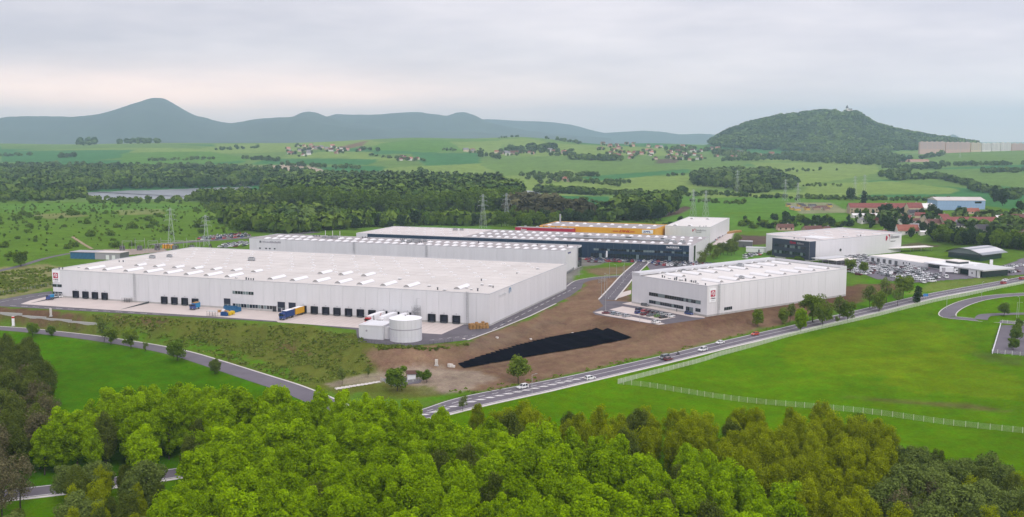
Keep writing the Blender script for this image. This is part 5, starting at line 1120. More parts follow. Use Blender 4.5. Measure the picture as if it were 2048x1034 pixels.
# little fenced pumping station
p = ground(815, 760); r = empty('fenced_kiosk', p, math.radians(8), 'small brown roofed kiosk inside a paved fenced plot', 'building')
MB().box(0, 3.2, 0, 3, 0, 2.4).build('wall', 'sign_white', r); mb = MB(); mb.extr([(-.5, 2.3), (1.5, 3.4), (3.5, 2.3)], -.5, 3.7); mb.build('roof', mat('brown_roof', (.10, .05, .04), .8), r); MB().box(3.22, 3.28, .8, 1.8, 0, 2).build('door', 'steel_dark', r)
drape('kiosk_paving', gpoly([(762,760),(785,752),(845,760),(842,766),(790,773)]), 'asphalt_road', .12, .8)
fence_run('wire fence round the small brown roofed kiosk', [(762,761),(785,771),(815,767),(845,760)], 1.4, 2.2, 'post_w', 'fence_wire', nvert=8)
drape('dirt_path', gpoly([(670,776),(760,762),(762,765),(672,780)]), 'rubble', .14, .7)
# ------------------------------------------------------------------ trees
LM = {
 'lime': leaf_mat('leaves_bright', (.085, .170, .001), (.45, .66, .004), .46),
 'olive': leaf_mat('leaves_olive', (.14, .185, .002), (.43, .50, .008), .44),
 'dark': leaf_mat('leaves_dark', (.050, .080, .009), (.18, .225, .034), .35),
 'willow': leaf_mat('leaves_grey', (.075, .115, .02), (.235, .305, .07), .35),
 'brown': leaf_mat('leaves_brown', (.085, .075, .035), (.20, .18, .09), .25),
 'mid': leaf_mat('leaves_mid', (.055, .12, .010), (.20, .30, .034), .36),
 'deep': leaf_mat('leaves_deep', (.018, .042, .014), (.060, .105, .035), .25),
 'fresh': leaf_mat('leaves_fresh', (.085, .15, .012), (.23, .31, .04), .36),
}
def quads(C, Nn, size, rg, aspect=1.0):
    n = len(C); Nn = Nn / (np.linalg.norm(Nn, axis=1, keepdims=True) + 1e-9); h = rg.normal(size=(n, 3)); t1 = np.cross(Nn, h); t1 /= np.linalg.norm(t1, axis=1, keepdims=True) + 1e-9; t2 = np.cross(Nn, t1)
    s = (size * rg.uniform(.6, 1.35, n))[:, None]; t1 = t1 * s * .5; t2 = t2 * s * .5 * aspect
    k = Nn * s * .16
    V = np.stack([C - t1 - t2 - k, C + t1 - t2 + k, C + t1 + t2 - k, C - t1 + t2 + k], 1).reshape(-1, 3)
    return V, np.arange(4 * n).reshape(n, 4)
def crown(seed, rad, zc, hh, nl, lr, nleaf, lsize, droop=0.0, shell=.72, taper=0.0, aspect=1.0, vst=1.15, nr=.55):
    rg = np.random.default_rng(seed); C = []; 
    # lobe centres spread through an uneven crown volume
    tries = 0
    while len(C) < nl and tries < nl * 60:
        tries += 1; d = rg.normal(size=3); d /= np.linalg.norm(d); r = rg.uniform(.35, 1) ** .6
        zz = d[2] * r; wdt = 1 - taper * max(zz, 0)
        p = np.array([d[0] * r * rad * wdt, d[1] * r * rad * wdt, zc + zz * hh]) + rg.normal(size=3) * .12 * rad
        if all(np.linalg.norm((p - c) / np.array([1, 1, 1.0])) > lr * .85 for c, _ in C): C.append((p, lr * rg.uniform(.7, 1.3)))
    per = nleaf // max(1, len(C)); V = []; Fq = []; o = 0
    for c, r in C:
        d = rg.normal(size=(per, 3)); d[:, 2] = d[:, 2] * .9 + .22; d /= np.linalg.norm(d, axis=1, keepdims=True)
        rr = r * (shell + (1.12 - shell) * rg.random(per) ** .55)[:, None]; P = c + d * rr * np.array([1, 1, vst]); P[:, 2] -= droop * rg.random(per) * r
        nn = d + rg.normal(size=(per, 3)) * nr + np.array([0, 0, .2])
        v, f = quads(P, nn, lsize, rg, aspect); V.append(v); Fq.append(f + o); o += len(v)
    # stray leaves fill the gaps and roughen the outline
    ns = nleaf // 8; d = rg.normal(size=(ns, 3)); d /= np.linalg.norm(d, axis=1, keepdims=True); P = d * (rg.random(ns) ** .4)[:, None] * np.array([rad * 1.1, rad * 1.1, hh * 1.1]); P[:, 2] += zc; v, f = quads(P, d + rg.normal(size=(ns, 3)), lsize, rg); V.append(v); Fq.append(f + o)
    return np.concatenate(V), np.concatenate(Fq), C
def trunk_mesh(seed, r0, h0, C, bark='bark', ntop=9):
    rg = random.Random(seed); mb = MB(); top = Vector((rg.uniform(-.4, .4), rg.uniform(-.4, .4), h0)); p = Vector((0, 0, -.4)); k = 4; prev = p
    for i in range(1, k + 1):
        q = Vector((0, 0, -.4)).lerp(top, i / k) + Vector((rg.uniform(-.12, .12), rg.uniform(-.12, .12), 0)); mb.tube(prev, q, r0 * (1 - .16 * (i - 1)), r0 * (1 - .16 * i), 7, cap=(i == k)); prev = q
    for c, r in rg.sample(C, min(ntop, len(C))):
        st = Vector((0, 0, -.4)).lerp(top, rg.uniform(.6, 1.0)); e = Vector(tuple(c)); m_ = st.lerp(e, .5) + Vector((0, 0, rg.uniform(-.2, .5))); mb.tube(st, m_, r0 * .4, r0 * .24, 5, cap=False); mb.tube(m_, e, r0 * .24, r0 * .06, 4, cap=False)
    return mb.mesh('trunk', bark)
SP = {}
def species(key, n, fn):
    SP[key] = []
    for i in range(n): SP[key].append(fn(i))
def mk(key, seed, rad, zc, hh, nl, lr, nleaf, ls, tr, bark='bark', **k):
    V, Fq, C = crown(seed, rad, zc, hh, nl, lr, nleaf, ls, **k); return (np_mesh('crown', V, Fq, LM[key]), trunk_mesh(seed, tr, zc - hh * .25, C, bark), zc + hh * 1.05)
species('lime', 7, lambda i: mk('lime', 100 + i, 2.75 + .3 * (i % 3), 10.4, 6.9 + .5 * (i % 2), 44, .95, 13500, .29, .26, vst=1.4, taper=.06, shell=.6, nr=.5))
species('olive', 5, lambda i: mk('olive', 200 + i, 3.0 + .2 * (i % 3), 10.2, 7.0, 56, .85, 10500, .24, .2, taper=.1, shell=.15, aspect=.7, vst=1.5))
species('dark', 5, lambda i: mk('dark', 300 + i, 3.1, 9.6, 6.6, 48, .95, 9000, .25, .24, taper=.25, shell=.2, aspect=.7, vst=1.5))
species('willow', 4, lambda i: mk('willow', 400 + i, 4.0, 7.4, 4.8, 44, 1.2, 11000, .26, .26, droop=.5))
species('brown', 2, lambda i: mk('brown', 500 + i, 2.6, 9.0, 5.6, 28, 1.1, 3200, .26, .2, taper=.3, shell=.2, aspect=.5))
species('rtree', 4, lambda i: mk('fresh', 600 + i, 2.5, 5.6, 2.9, 18, 1.05, 2000, .32, .15, shell=.4))
species('rdark', 3, lambda i: mk('mid', 640 + i, 2.3, 4.6, 2.6, 16, 1.0, 2400, .32, .15, shell=.5))
species('rsparse', 3, lambda i: mk('willow', 680 + i, 2.1, 6.0, 3.2, 15, .9, 1000, .30, .12, shell=.3))
species('bush', 4, lambda i: mk('mid', 700 + i, 1.6, 1.1, 1.1, 9, .8, 520, .36, .08, shell=.4))
species('bushd', 3, lambda i: mk('deep', 730 + i, 1.6, 1.1, 1.1, 9, .8, 520, .36, .08, shell=.4))
species('midtree', 6, lambda i: mk('mid', 760 + i, 4.2, 8.6, 5.2, 20, 1.9, 1100, .95, .3))
species('deeptree', 5, lambda i: mk('deep', 800 + i, 4.2, 8.6, 5.4, 20, 1.9, 1000, .95, .3))
species('poplar', 4, lambda i: mk('mid', 840 + i, 3.2, 12.5, 9.0, 26, 1.7, 1200, .9, .3, taper=.3))
species('conifer', 2, lambda i: mk('deep', 880 + i, 2.6, 6.0, 5.6, 26, 1.2, 900, .7, .2, taper=.85))
_tn = [0]
def tree(sp, p, h, label, group=None, name='tree', cat='tree', wide=1.0):
    i = _tn[0] = _tn[0] + 1; cm_, tm_, hh = SP[sp][(i * 7 + int(p[0] * 3)) % len(SP[sp])]; s = h / hh
    r = empty(name, p, (i * 2.39) % 6.28, label, cat, group); r.scale = (s * wide, s * wide, s)
    inst('crown', cm_, r); inst('trunk', tm_, r); return r
# ---- foreground wood, filled from crown tops
def inpx(u, v, poly): return bool(pts_in_poly(np.array([u]), np.array([v]), poly)[0])
Z_LIME = [(62,835),(120,798),(200,775),(330,763),(480,764),(560,764),(600,770),(660,774),(740,780),(880,792),(930,816),(1060,832),(1160,848),(1300,872),(1420,892),(1500,935),(1600,965),(1635,1056),(262,1056),(330,960),(400,915),(340,860),(200,862),(90,868)]
Z_OLIVE = [(905,822),(960,802),(1010,797),(1100,803),(1200,806),(1350,812),(1480,812),(1560,806),(1640,792),(1720,806),(1785,835),(1795,900),(1760,1000),(1640,1000),(1600,952),(1500,922),(1420,887),(1300,866),(1160,842),(1000,830)]
Z_RIGHT = [(1790,885),(1850,892),(1940,902),(2070,915),(2140,1058),(1640,1058),(1640,1005),(1760,1002)]
Z_LEFT = [(-90,655),(25,662),(60,672),(92,720),(100,800),(92,845),(50,905),(0,930),(-90,930)]
Z_LB = [(105,905),(230,900),(330,930),(320,980),(240,1100),(60,1100),(120,1010)]
Z_LB2 = [(-60,1010),(60,1015),(60,1100),(-60,1100)]
mainxy = MAIN[:, :2]; lowxy = LOWR[:, :2]
def clear_of_road(x, y, m): return ((mainxy[:, 0] - x) ** 2 + (mainxy[:, 1] - y) ** 2).min() > (m + 3.4) ** 2 and ((lowxy[:, 0] - x) ** 2 + (lowxy[:, 1] - y) ** 2).min() > (m + 3) ** 2
rf = random.Random(42); cnt = {}
def side(u, v=None):
    if v is None: return 'left part' if u < 700 else 'middle' if u < 1350 else 'right part'
    row = 'back edge' if v < 800 + max(0, u - 880) * .16 else 'upper rows' if v < 880 else 'middle rows' if v < 960 else 'lowest rows'
    return row + ' ' + ('at the left end' if u < 200 else 'right of the left end' if u < 330 else 'under the left meadow' if u < 480 else 'under the lower road bend' if u < 610 else 'under the dirt path' if u < 740 else 'under the kiosk' if u < 870 else 'left of the lone tree' if u < 990 else 'under the lone tree' if u < 1110 else 'under the white estate car' if u < 1230 else 'under the fence corner' if u < 1360 else 'at the right end')
cands = []
gst = 7.15; gy = 140.0
while gy < 420:
    gx = -210.0 + (int(gy / gst) % 2) * gst / 2
    while gx < 210:
        cands.append((gx + rf.uniform(-2.2, 2.2), gy + rf.uniform(-2.2, 2.2), rf.random(), rf.random())); gx += gst
    gy += gst * .9
cx = np.array([c[0] for c in cands]); cy = np.array([c[1] for c in cands]); cz = T(cx, cy)
for (x, y, r1, r2), z in zip(cands, cz):
    for zone, kinds, hr in ((Z_LIME, ('lime',), (13.5, 20.5)), (Z_OLIVE, ('olive',) * 7 + ('dark',), (13, 18)), (Z_RIGHT, ('dark', 'dark', 'willow', 'olive', 'willow', 'brown'), (11, 16)), (Z_LEFT, ('dark', 'dark', 'brown', 'dark'), (14, 19)), (Z_LB, ('dark', 'olive', 'dark', 'willow'), (9, 13)), (Z_LB2, ('willow', 'dark'), (8, 12))):
        h = hr[0] + (hr[1] - hr[0]) * r1; u, v = proj((x, y, z + h))
        if not inpx(u, v, zone): continue
        if not clear_of_road(x, y, 4.5 if zone is not Z_LIME else 3.5): break
        k = kinds[int(r2 * len(kinds)) % len(kinds)]
        if zone is Z_LIME and r2 < .025: k = 'dark'
        W = {'lime': 'bright green tree', 'olive': 'yellowish olive feathery tree', 'dark': 'dark olive fine leaved tree', 'willow': 'grey green rounded willow', 'brown': 'brownish thinly leaved tree'}[k]
        wh = {id(Z_LIME): 'the foreground wood, ' + side(u, v), id(Z_OLIVE): 'the olive belt, ' + ('back' if v < 830 else 'middle' if v < 880 else 'front') + ' row ' + ('at the road end' if u < 1060 else 'under the fence corner' if u < 1300 else 'under the meadow middle' if u < 1550 else 'at the right end'), id(Z_RIGHT): 'the mixed lower right wood, ' + ('upper' if v < 950 else 'lower') + ' ' + ('left' if u < 1800 else 'middle' if u < 1930 else 'right') + ' part', id(Z_LEFT): 'the dark group at the left edge, ' + ('top' if v < 720 else 'middle' if v < 810 else 'bottom'), id(Z_LB): 'the thicket at the lower left', id(Z_LB2): 'the lower left corner'}[id(zone)]
        tree(k, (x, y, z - .2), h, W + ' in ' + wh, W + 's in ' + wh, name={'lime': 'leafy_tree', 'olive': 'feathery_tree', 'dark': 'olive_tree', 'willow': 'willow_tree', 'brown': 'bare_tree'}[k], wide=(1.0 + .28 * r2)); cnt[k] = cnt.get(k, 0) + 1
        break
print('foreground', cnt)
# ---- rough grass tufts on the embankment, too many to count
def tufts(name, px, n, size, key, label, seed):
    P = gpoly(px); rg = np.random.default_rng(seed); x = rg.uniform(P[:, 0].min(), P[:, 0].max(), n * 3); y = rg.uniform(P[:, 1].min(), P[:, 1].max(), n * 3); m = pts_in_poly(x, y, P); dn = vnoise(x, y, 6.0, seed); m &= dn > rg.uniform(.2, .8, len(x)); x = x[m][:n]; y = y[m][:n]
    m2 = ((lowxy[None, :, 0] - x[:, None]) ** 2 + (lowxy[None, :, 1] - y[:, None]) ** 2).min(1) > 60; x = x[m2]; y = y[m2]; z = T(x, y); C = []; Nn = []
    for k in range(5): C.append(np.stack([x + rg.normal(0, .35, len(x)), y + rg.normal(0, .35, len(x)), z + rg.uniform(.05, .4, len(x)) * size], 1)); Nn.append(rg.normal(size=(len(x), 3)) + np.array([0, -.3, .6]))
    V, Fq = quads(np.concatenate(C), np.concatenate(Nn), size, rg); tag(link(bpy.data.objects.new(name, np_mesh(name, V, Fq, LM[key]))), label, 'grass', None, 'stuff')
LM['tuft'] = leaf_mat('tuft_grass', (.085, .145, .010), (.23, .27, .055), .25)
BANK = [(0,640),(180,650),(190,628),(420,642),(600,653),(715,668),(745,694),(725,705),(740,725),(750,738),(700,752),(640,766),(585,765),(518,745),(422,708),(355,690),(280,678),(0,648)]
tufts('rough_grass', BANK, 4200, .75, 'tuft', 'tufted rough grass on the embankment below the dock yard', 3)
tufts('rough_grass', [(745,690),(860,696),(945,686),(930,694),(860,702),(760,700)], 260, .8, 'tuft', 'grass fringe under the water tank', 4)
tufts('verge_grass', [(880,786),(1000,768),(1168,738),(1324,704),(1440,676),(1578,648),(1578,652),(1440,681),(1324,710),(1168,745),(944,792)], 1100, .7, 'fresh', 'bright grass on the verge above the main road', 5)
tufts('scrub_grass', [(0,545),(100,535),(150,548),(104,570),(60,583),(0,592)], 900, 1.1, 'tuft', 'dry tufted grass left of the longest warehouse', 6)
# ---- single trees seen along roads and banks: base pixel, height in pixels
def tpx(sp, u, v, hpx, label, wide=1.0, group=None, cat='tree', name='tree'):
    p = ground(u, v); return tree(sp, (p[0], p[1], p[2] - .1), hpx * p[1] / F * 1.02, label, group, name, cat, wide)
SINGLE = [('rsparse',208,684,48,'tall thin tree beside the lower road, left of the round crowned one'),('rtree',222,690,34,'round dark green tree beside the lower road'),('rtree',262,698,38,'slim green tree beside the lower road, right of the round one'),('rsparse',291,704,20,'tiny sapling by the lower road'),('rdark',355,721,40,'small spreading dark tree at the lower road bend'),('willow',430,748,30,'pale blossoming bushy tree at the lower road bend'),('rdark',66,672,26,'small cone shaped tree by the lower road near the left edge'),('rdark',103,672,19,'tiny upright sapling near the left edge'),
 ('rsparse',684,770,36,'wispy grey green tree on the bank above the wood'),('rdark',795,782,48,'dense dark tree in front of the brown roofed kiosk'),('rdark',853,765,24,'slim small tree right of the kiosk'),('rdark',838,757,16,'small bush tree between kiosk and slim tree'),('rsparse',736,754,20,'thin sapling above the dirt path'),('rtree',1037,768,56,'lone green tree standing at the main road before the liner'),('rsparse',926,822,32,'pale thin shrub at the lower edge of the main road'),
 ('rtree',1515,653,33,'light green slim tree on the verge near the red car'),('rtree',1566,648,30,'young light tree in the verge left of the big round tree'),('rsparse',1580,645,38,'thin tree behind the big round tree'),('lime',1601,664,50,'big round bright green tree overhanging the fence'),('rtree',1625,645,56,'pale tall tree behind the big round tree'),('rtree',1646,652,48,'full green tree at the fence right of the big round one'),('rsparse',1678,640,48,'bare tall tree before the white warehouse corner'),('rtree',1695,642,38,'spreading light tree over the road'),('rsparse',1674,648,16,'white flowering shrub at the fence'),
 ('rsparse',1739,616,46,'thin greyish tree right of the white warehouse'),('rtree',1758,623,38,'green tree at the fence, left of two by the road'),('rsparse',1772,606,50,'tall greyish tree on the dealer slope'),('rsparse',1795,612,38,'thin tree leaning over the road, left of the blue sign'),('rtree',1806,598,46,'large light tree on the dealer slope'),('conifer',1835,606,32,'dark narrow tree left of the blue road sign'),('rdark',2008,632,26,'small round tree inside the track loop'),
 ('rdark',2026,700,24,'lowest small tree in the court row'),('rdark',2031,682,24,'second small tree from below in the court row'),('rdark',2034,668,20,'third small tree from below in the court row'),('rdark',2038,656,18,'topmost small tree in the court row'),('rdark',42,533,30,'dark round bush tree by the side lane at the left'),('rdark',1545,548,10,'small shrub beside hall roof'),('rtree',1700,545,28,'light tree behind the white warehouse right end'),('rtree',1727,548,24,'broad light tree by the dealer cars')]
SP['mid'] = SP['rdark']
for sp, u, v, hp, lb in SINGLE: tpx(sp, u, v, hp, lb, 1.25 if sp in ('rdark', 'rtree', 'lime') else 1.1)
rf = random.Random(77)
# olive shrub belt right of the navy hall
for i in range(26): u = rf.uniform(1398, 1475); v = 527 - (u - 1398) * .33 + rf.uniform(-10, 6); tpx('rsparse', u, v, rf.uniform(16, 26), 'thin olive shrub in the belt at the navy hall end', 1.3, 'shrub belt at the navy hall', 'shrub', 'shrub')
for u0, v0, n in ((1565, 512, 8), (1595, 518, 9)):
    for i in range(n): tpx('bush', u0 + rf.uniform(-22, 22), v0 + rf.uniform(-3, 6), rf.uniform(5, 9), 'low yellow green shrub in front of the charcoal office front', 1.2, 'shrubs at the charcoal front', 'shrub', 'shrub')
for i in range(14): u = rf.uniform(1310, 1700); v = rf.choice((438, 446, 452)) + rf.uniform(-3, 6); tpx('bushd', u, v, rf.uniform(5, 12), 'small dark round tree on the green field behind the right halls', 1.0, 'small trees behind the right halls', 'tree')
# bushes over the left scrub land
for i in range(105):
    u = rf.uniform(-10, 620); v = 404 + (rf.random() ** 1.3) * 110
    if v > 470 and u > 110: 
        if u > 330 or v > 500: continue
    if 300 < u and v > 455 + (600 - u) * .06: continue
    tpx('bush', u, v, rf.uniform(4, 10) * (1 if v > 430 else .6), 'low green bush scattered over the %s scrub land at the left' % ('near' if v > 450 else 'middle' if v > 425 else 'far'), rf.uniform(1, 1.5), 'bushes on the left scrub land', 'bush', 'bush')
# ---- woods that read as one mass
FARM = {}
def far_mat(key, c1, c2):
    m = bpy.data.materials.new('far_foliage_' + key); m.use_nodes = True; t = m.node_tree; b = t.nodes['Principled BSDF']; b.inputs['Roughness'].default_value = 1; b.inputs['Specular IOR Level'].default_value = 0
    g = t.nodes.new('ShaderNodeNewGeometry'); a_ = t.nodes.new('ShaderNodeAttribute'); a_.attribute_name = 'tint'; ad = t.nodes.new('ShaderNodeMath'); ad.operation = 'MULTIPLY_ADD'; ad.inputs[1].default_value = .5; t.links.new(g.outputs['Random Per Island'], ad.inputs[0]); t.links.new(a_.outputs['Fac'], ad.inputs[2])
    mx = t.nodes.new('ShaderNodeMix'); mx.data_type = 'RGBA'; mx.inputs[6].default_value = (*c1, 1); mx.inputs[7].default_value = (*c2, 1); t.links.new(ad.outputs[0], mx.inputs[0]); t.links.new(mx.outputs[2], b.inputs['Base Color']); FARM[key] = m
far_mat('green', (.040, .082, .018), (.150, .225, .042)); far_mat('deep', (.044, .085, .024), (.150, .215, .056)); far_mat('fresh', (.055, .105, .012), (.165, .235, .035)); far_mat('brown', (.050, .050, .025), (.125, .120, .055))
def template(seed, wdh, nq, taper=0.0, low=.12):
    rg = np.random.default_rng(seed); d = rg.normal(size=(nq, 3)); d[:, 2] += .25; d /= np.linalg.norm(d, axis=1, keepdims=True); r = rg.uniform(.7, 1.05, nq)[:, None]
    P = d * r; zz = P[:, 2]; wv = wdh / 2 * (1 - taper * np.clip(zz, 0, 1)); P = np.stack([P[:, 0] * wv, P[:, 1] * wv, low + (1 - low) * (.5 + zz * .5)], 1)
    return quads(P, d + rg.normal(size=(nq, 3)) * .4, (.30 * (wdh + .3)) if wdh > .4 else .16, rg)
TPL = {'round': [template(i, .72, 46) for i in range(6)], 'tall': [template(20 + i, .40, 44, .3, .06) for i in range(6)], 'cone': [template(40 + i, .36, 36, .85, .05) for i in range(4)], 'bushy': [template(60 + i, 1.15, 34, 0, .0) for i in range(5)], 'big': [template(80 + i, .95, 30) for i in range(5)]}
_nw = [0]
def merge(name, pts, hs, shape, mk_, label, cat='wood', wide=1.0):
    if not len(pts): return
    _nw[0] += 1; rg = np.random.default_rng(900 + _nw[0]); VV = []; FF = []; TT = []; o = 0; tl = TPL[shape]
    for (x, y, z), h in zip(pts, hs):
        v, f = tl[rg.integers(len(tl))]; a = rg.uniform(0, 6.28); c, s = math.cos(a), math.sin(a); w2 = h * wide * rg.uniform(.85, 1.2)
        q = np.empty_like(v); q[:, 0] = x + (v[:, 0] * c - v[:, 1] * s) * w2; q[:, 1] = y + (v[:, 0] * s + v[:, 1] * c) * w2; q[:, 2] = z + v[:, 2] * h
        VV.append(q); FF.append(f + o); TT.append(np.full(len(v), rg.uniform(-.15, .35) + .75 * (float(vnoise(np.array([x]), np.array([y]), 90.0 if y > 2500 else 45.0, 4)[0]) - .42))); o += len(v)
    me = np_mesh(name, np.concatenate(VV), np.concatenate(FF), FARM[mk_]); at2 = me.attributes.new('tint', 'FLOAT', 'POINT'); at2.data.foreach_set('value', np.concatenate(TT).astype(np.float32))
    return tag(link(bpy.data.objects.new(name, me)), label, cat, None, 'stuff')
def fill(px, spacing, hmin, hmax, seed, prob=1.0):
    P = gpoly(px); rg = np.random.default_rng(seed); x0, y0 = P[:, :2].min(0); x1, y1 = P[:, :2].max(0)
    X, Y = np.meshgrid(np.arange(x0, x1, spacing), np.arange(y0, y1, spacing)); X = X + rg.uniform(-.45, .45, X.shape) * spacing; Y = Y + rg.uniform(-.45, .45, Y.shape) * spacing
    m = pts_in_poly(X, Y, P) & (rg.random(X.shape) < prob); X = X[m]; Y = Y[m]; Z = T(X, Y) if len(X) else X
    return np.stack([X, Y, Z], 1), rg.uniform(hmin, hmax, len(X))
def wood(name, px, spacing, hmin, hmax, shape, mk_, label, prob=1.0, wide=1.0):
    p, h = fill(px, spacing, hmin, hmax, len(px) * 31 + int(px[0][0]), prob); merge(name, p, h, shape, mk_, label, wide=wide); return len(p)
tot = 0
tot += wood('wood', [(-150,350),(0,350),(200,348),(430,350),(560,358),(650,362),(640,370),(520,372),(430,375),(330,377),(190,381),(150,390),(0,394),(-150,396)], 17, 15, 24, 'round', 'green', 'mixed green wood behind the lake at the left', .9)
tot += wood('shore_shrubs', [(175,400),(250,402),(330,400),(395,396),(400,402),(330,407),(240,408),(180,407)], 11, 3, 8, 'bushy', 'fresh', 'shrubs along the near shore of the lake', .55)
tot += wood('wood', [(-100,396),(0,393),(60,388),(160,386),(168,396),(120,402),(0,404),(-100,406)], 16, 9, 15, 'bushy', 'fresh', 'low pale trees on the near shore at the left edge', .8)
tot += wood('wood', [(0,335),(120,333),(300,338),(430,335),(600,345),(640,352),(430,348),(200,346),(0,347)], 22, 12, 18, 'round', 'deep', 'far line of dark trees beyond the left wood', .7)
tot += wood('poplar_wood', [(515,392),(600,386),(720,378),(1000,384),(1050,398),(1045,412),(960,420),(860,424),(740,424),(660,418),(600,410),(540,404)], 12.5, 24, 31, 'tall', 'green', 'tall poplar plantation in the middle distance', .95, 1.15)
tot += wood('poplar_wood', [(520,388),(600,376),(740,366),(1000,374),(1010,382),(860,378),(720,377),(600,385)], 15, 24, 29, 'tall', 'deep', 'dark rear rows of the poplar plantation', .9, 1.1)
tot += wood('wood', [(385,402),(400,396),(500,396),(530,404),(560,414),(500,412),(420,408)], 10, 13, 19, 'tall', 'fresh', 'pale row of trees on the right shore of the lake', .95, 1.2)
tot += wood('wood', [(1015,424),(1060,412),(1110,418),(1150,428),(1185,432),(1180,446),(1100,450),(1020,444)], 12, 14, 21, 'round', 'brown', 'brownish wood left of the yellow hall', .95)
tot += wood('wood', [(1185,440),(1190,428),(1230,432),(1250,440),(1220,448)], 11, 10, 15, 'round', 'green', 'green trees between brown wood and grove', .9)
tot += wood('grove', [(1212,436),(1230,424),(1280,416),(1330,410),(1355,412),(1345,422),(1310,430),(1320,438),(1260,441)], 11, 14, 20, 'round', 'green', 'leafy grove behind the yellow hall right end', .95)
tot += wood('scrub_wood', [(440,440),(560,425),(660,432),(720,442),(820,446),(900,446),(1010,444),(1000,452),(850,450),(740,455),(640,463),(560,468),(470,462)], 11, 7, 14, 'bushy', 'fresh', 'bushy green scrub in front of the poplar plantation', .85, .9)
tot += wood('scrub_wood', [(400,408),(560,414),(600,424),(560,442),(460,440),(420,425)], 8, 2.5, 5, 'bushy', 'fresh', 'yellow green scrub carpet on the left field', .75)
tot += wood('scrub_wood', [(-40,412),(200,408),(400,412),(560,440),(480,462),(330,478),(120,500),(40,520),(-40,535)], 12, .7, 2.4, 'bushy', 'fresh', 'low weeds and tiny bushes over the left scrub land', .42)
tot += wood('scrub_wood', [(560,448),(600,440),(660,444),(690,452),(640,462),(580,466)], 11, 12, 18, 'round', 'deep', 'dark clump of trees behind the low white warehouse', .8)
tot += wood('wood', [(1382,366),(1400,356),(1470,350),(1530,352),(1570,362),(1592,374),(1585,380),(1540,380),(1500,384),(1440,376),(1390,372)], 17, 17, 23, 'round', 'deep', 'dark rounded wood on the open fields at the right', .95)
tot += wood('wood', [(1472,381),(1520,379),(1550,382),(1530,386),(1480,387)], 14, 9, 13, 'bushy', 'deep', 'small clump below the dark rounded wood')
# castle hill forest
P = []
rg = np.random.default_rng(5)
for u in np.arange(1405, 1965, 1.0): pass
hx = rg.uniform(_hx[0], _hx[-1], 9000); hy = rg.uniform(3900, 5050, 9000); xs = hx * hy / HY; cz2, f2_ = hill_h(xs, hy); nz2 = nat(xs, hy); keep = ((cz2 - nz2) * f2_ > 9) & ~((abs(xs - 1683 / F * 0 - (1683 - 1024) / F * hy) < 48) & (hy > 4780)) & (rg.random(9000) < .62); z2 = T0(xs, hy)
merge('hill_forest', np.stack([xs, hy, z2], 1)[keep], rg.uniform(13, 22, keep.sum()), 'big', 'green', 'forest covering the castle hill', wide=1.25); tot += int(keep.sum())
tot += wood('wood', [(1420,305),(1560,318),(1700,322),(1790,316),(1830,322),(1760,332),(1640,326),(1500,316),(1430,312)], 24, 12, 18, 'big', 'deep', 'dark trees along the foot of the castle hill', .9)
tot += wood('wood', [(1560,312),(1660,306),(1770,305),(1790,314),(1700,320),(1600,320)], 26, 12, 18, 'big', 'green', 'lighter trees at the foot of the castle hill', .9)
HEDGE = [(0,339,60,339,26,12),(60,341,150,338,30,16),(110,316,150,314,14,14),(0,312,70,311,22,10),(160,290,190,289,16,22),(235,288,320,286,34,16),(120,288,170,287,14,10),(300,322,430,318,40,10),(430,300,520,296,26,10),(270,336,400,333,40,10),(480,318,560,322,30,12),(560,330,720,338,60,12),(640,346,780,352,50,12),(720,300,760,302,10,12),(740,312,850,322,40,8),(700,280,770,275,26,14),(880,300,970,303,20,8),(960,312,1000,318,14,16),(1000,276,1060,272,26,8),(1060,272,1160,288,36,10),(1010,302,1110,298,46,20),(1000,306,1150,303,50,12),(1140,318,1240,322,50,18),(1040,352,1200,352,60,14),(1040,360,1190,352,40,14),(1150,362,1240,372,40,14),(1190,364,1260,366,16,12),(1070,384,1200,390,90,22),(1200,388,1330,392,60,18),(1330,390,1400,392,26,14),(1360,384,1372,390,6,26),(1400,388,1540,397,60,14),(1540,396,1720,400,70,14),(1720,400,1900,402,60,14),(1330,352,1440,348,14,10),(1540,344,1680,340,20,10),(1380,404,1490,408,30,13),(1250,408,1270,408,8,14),(1500,372,1690,372,36,9),(1490,320,1700,318,70,14),(1440,322,1520,320,30,14),(1680,320,1780,324,60,14),(1760,352,1820,344,40,18),(1780,360,1880,356,60,20),(1880,358,1960,376,50,20),(1940,382,2048,390,50,22),(1760,335,1880,338,60,14),(1850,332,2048,330,60,14),(1960,344,2048,344,40,16),(1990,396,2040,400,18,26),(1840,318,1890,310,30,14),(1100,312,1150,310,20,10),(1430,304,1500,306,26,14),(1330,300,1420,302,30,14),(840,352,850,356,5,28),(870,362,1000,366,40,16),(1200,430,1340,452,30,9),(1480,450,1700,452,40,9),(1160,398,1230,415,26,10)]
rf = random.Random(9); hp = []; hh_ = []
names = ('lower', 'middle', 'upper')
buckets = {}
for u0, v0, u1, v1, n, hpx in HEDGE:
    ps = []; hs = []
    for i in range(n):
        t_ = rf.random(); u = u0 + (u1 - u0) * t_ + rf.gauss(0, 1.2); v = v0 + (v1 - v0) * t_ + rf.gauss(0, .9); p = ground(u, v); ps.append(p); hs.append(hpx * .55 * p[1] / F * rf.uniform(.55, 1.25))
    b = ('left' if u0 < 560 else 'central' if u0 < 1250 else 'right', 'far' if v0 < 320 else 'middle' if v0 < 370 else 'near'); buckets.setdefault(b, ([], []))[0].extend(ps); buckets[b][1].extend(hs)
for (a, b), (ps, hs) in buckets.items(): merge('hedgerow', ps, hs, 'round', 'green', 'dark hedgerow trees between the %s %s fields' % (b, a), 'hedgerow', wide=1.25); tot += len(ps)
print('far trees', tot)
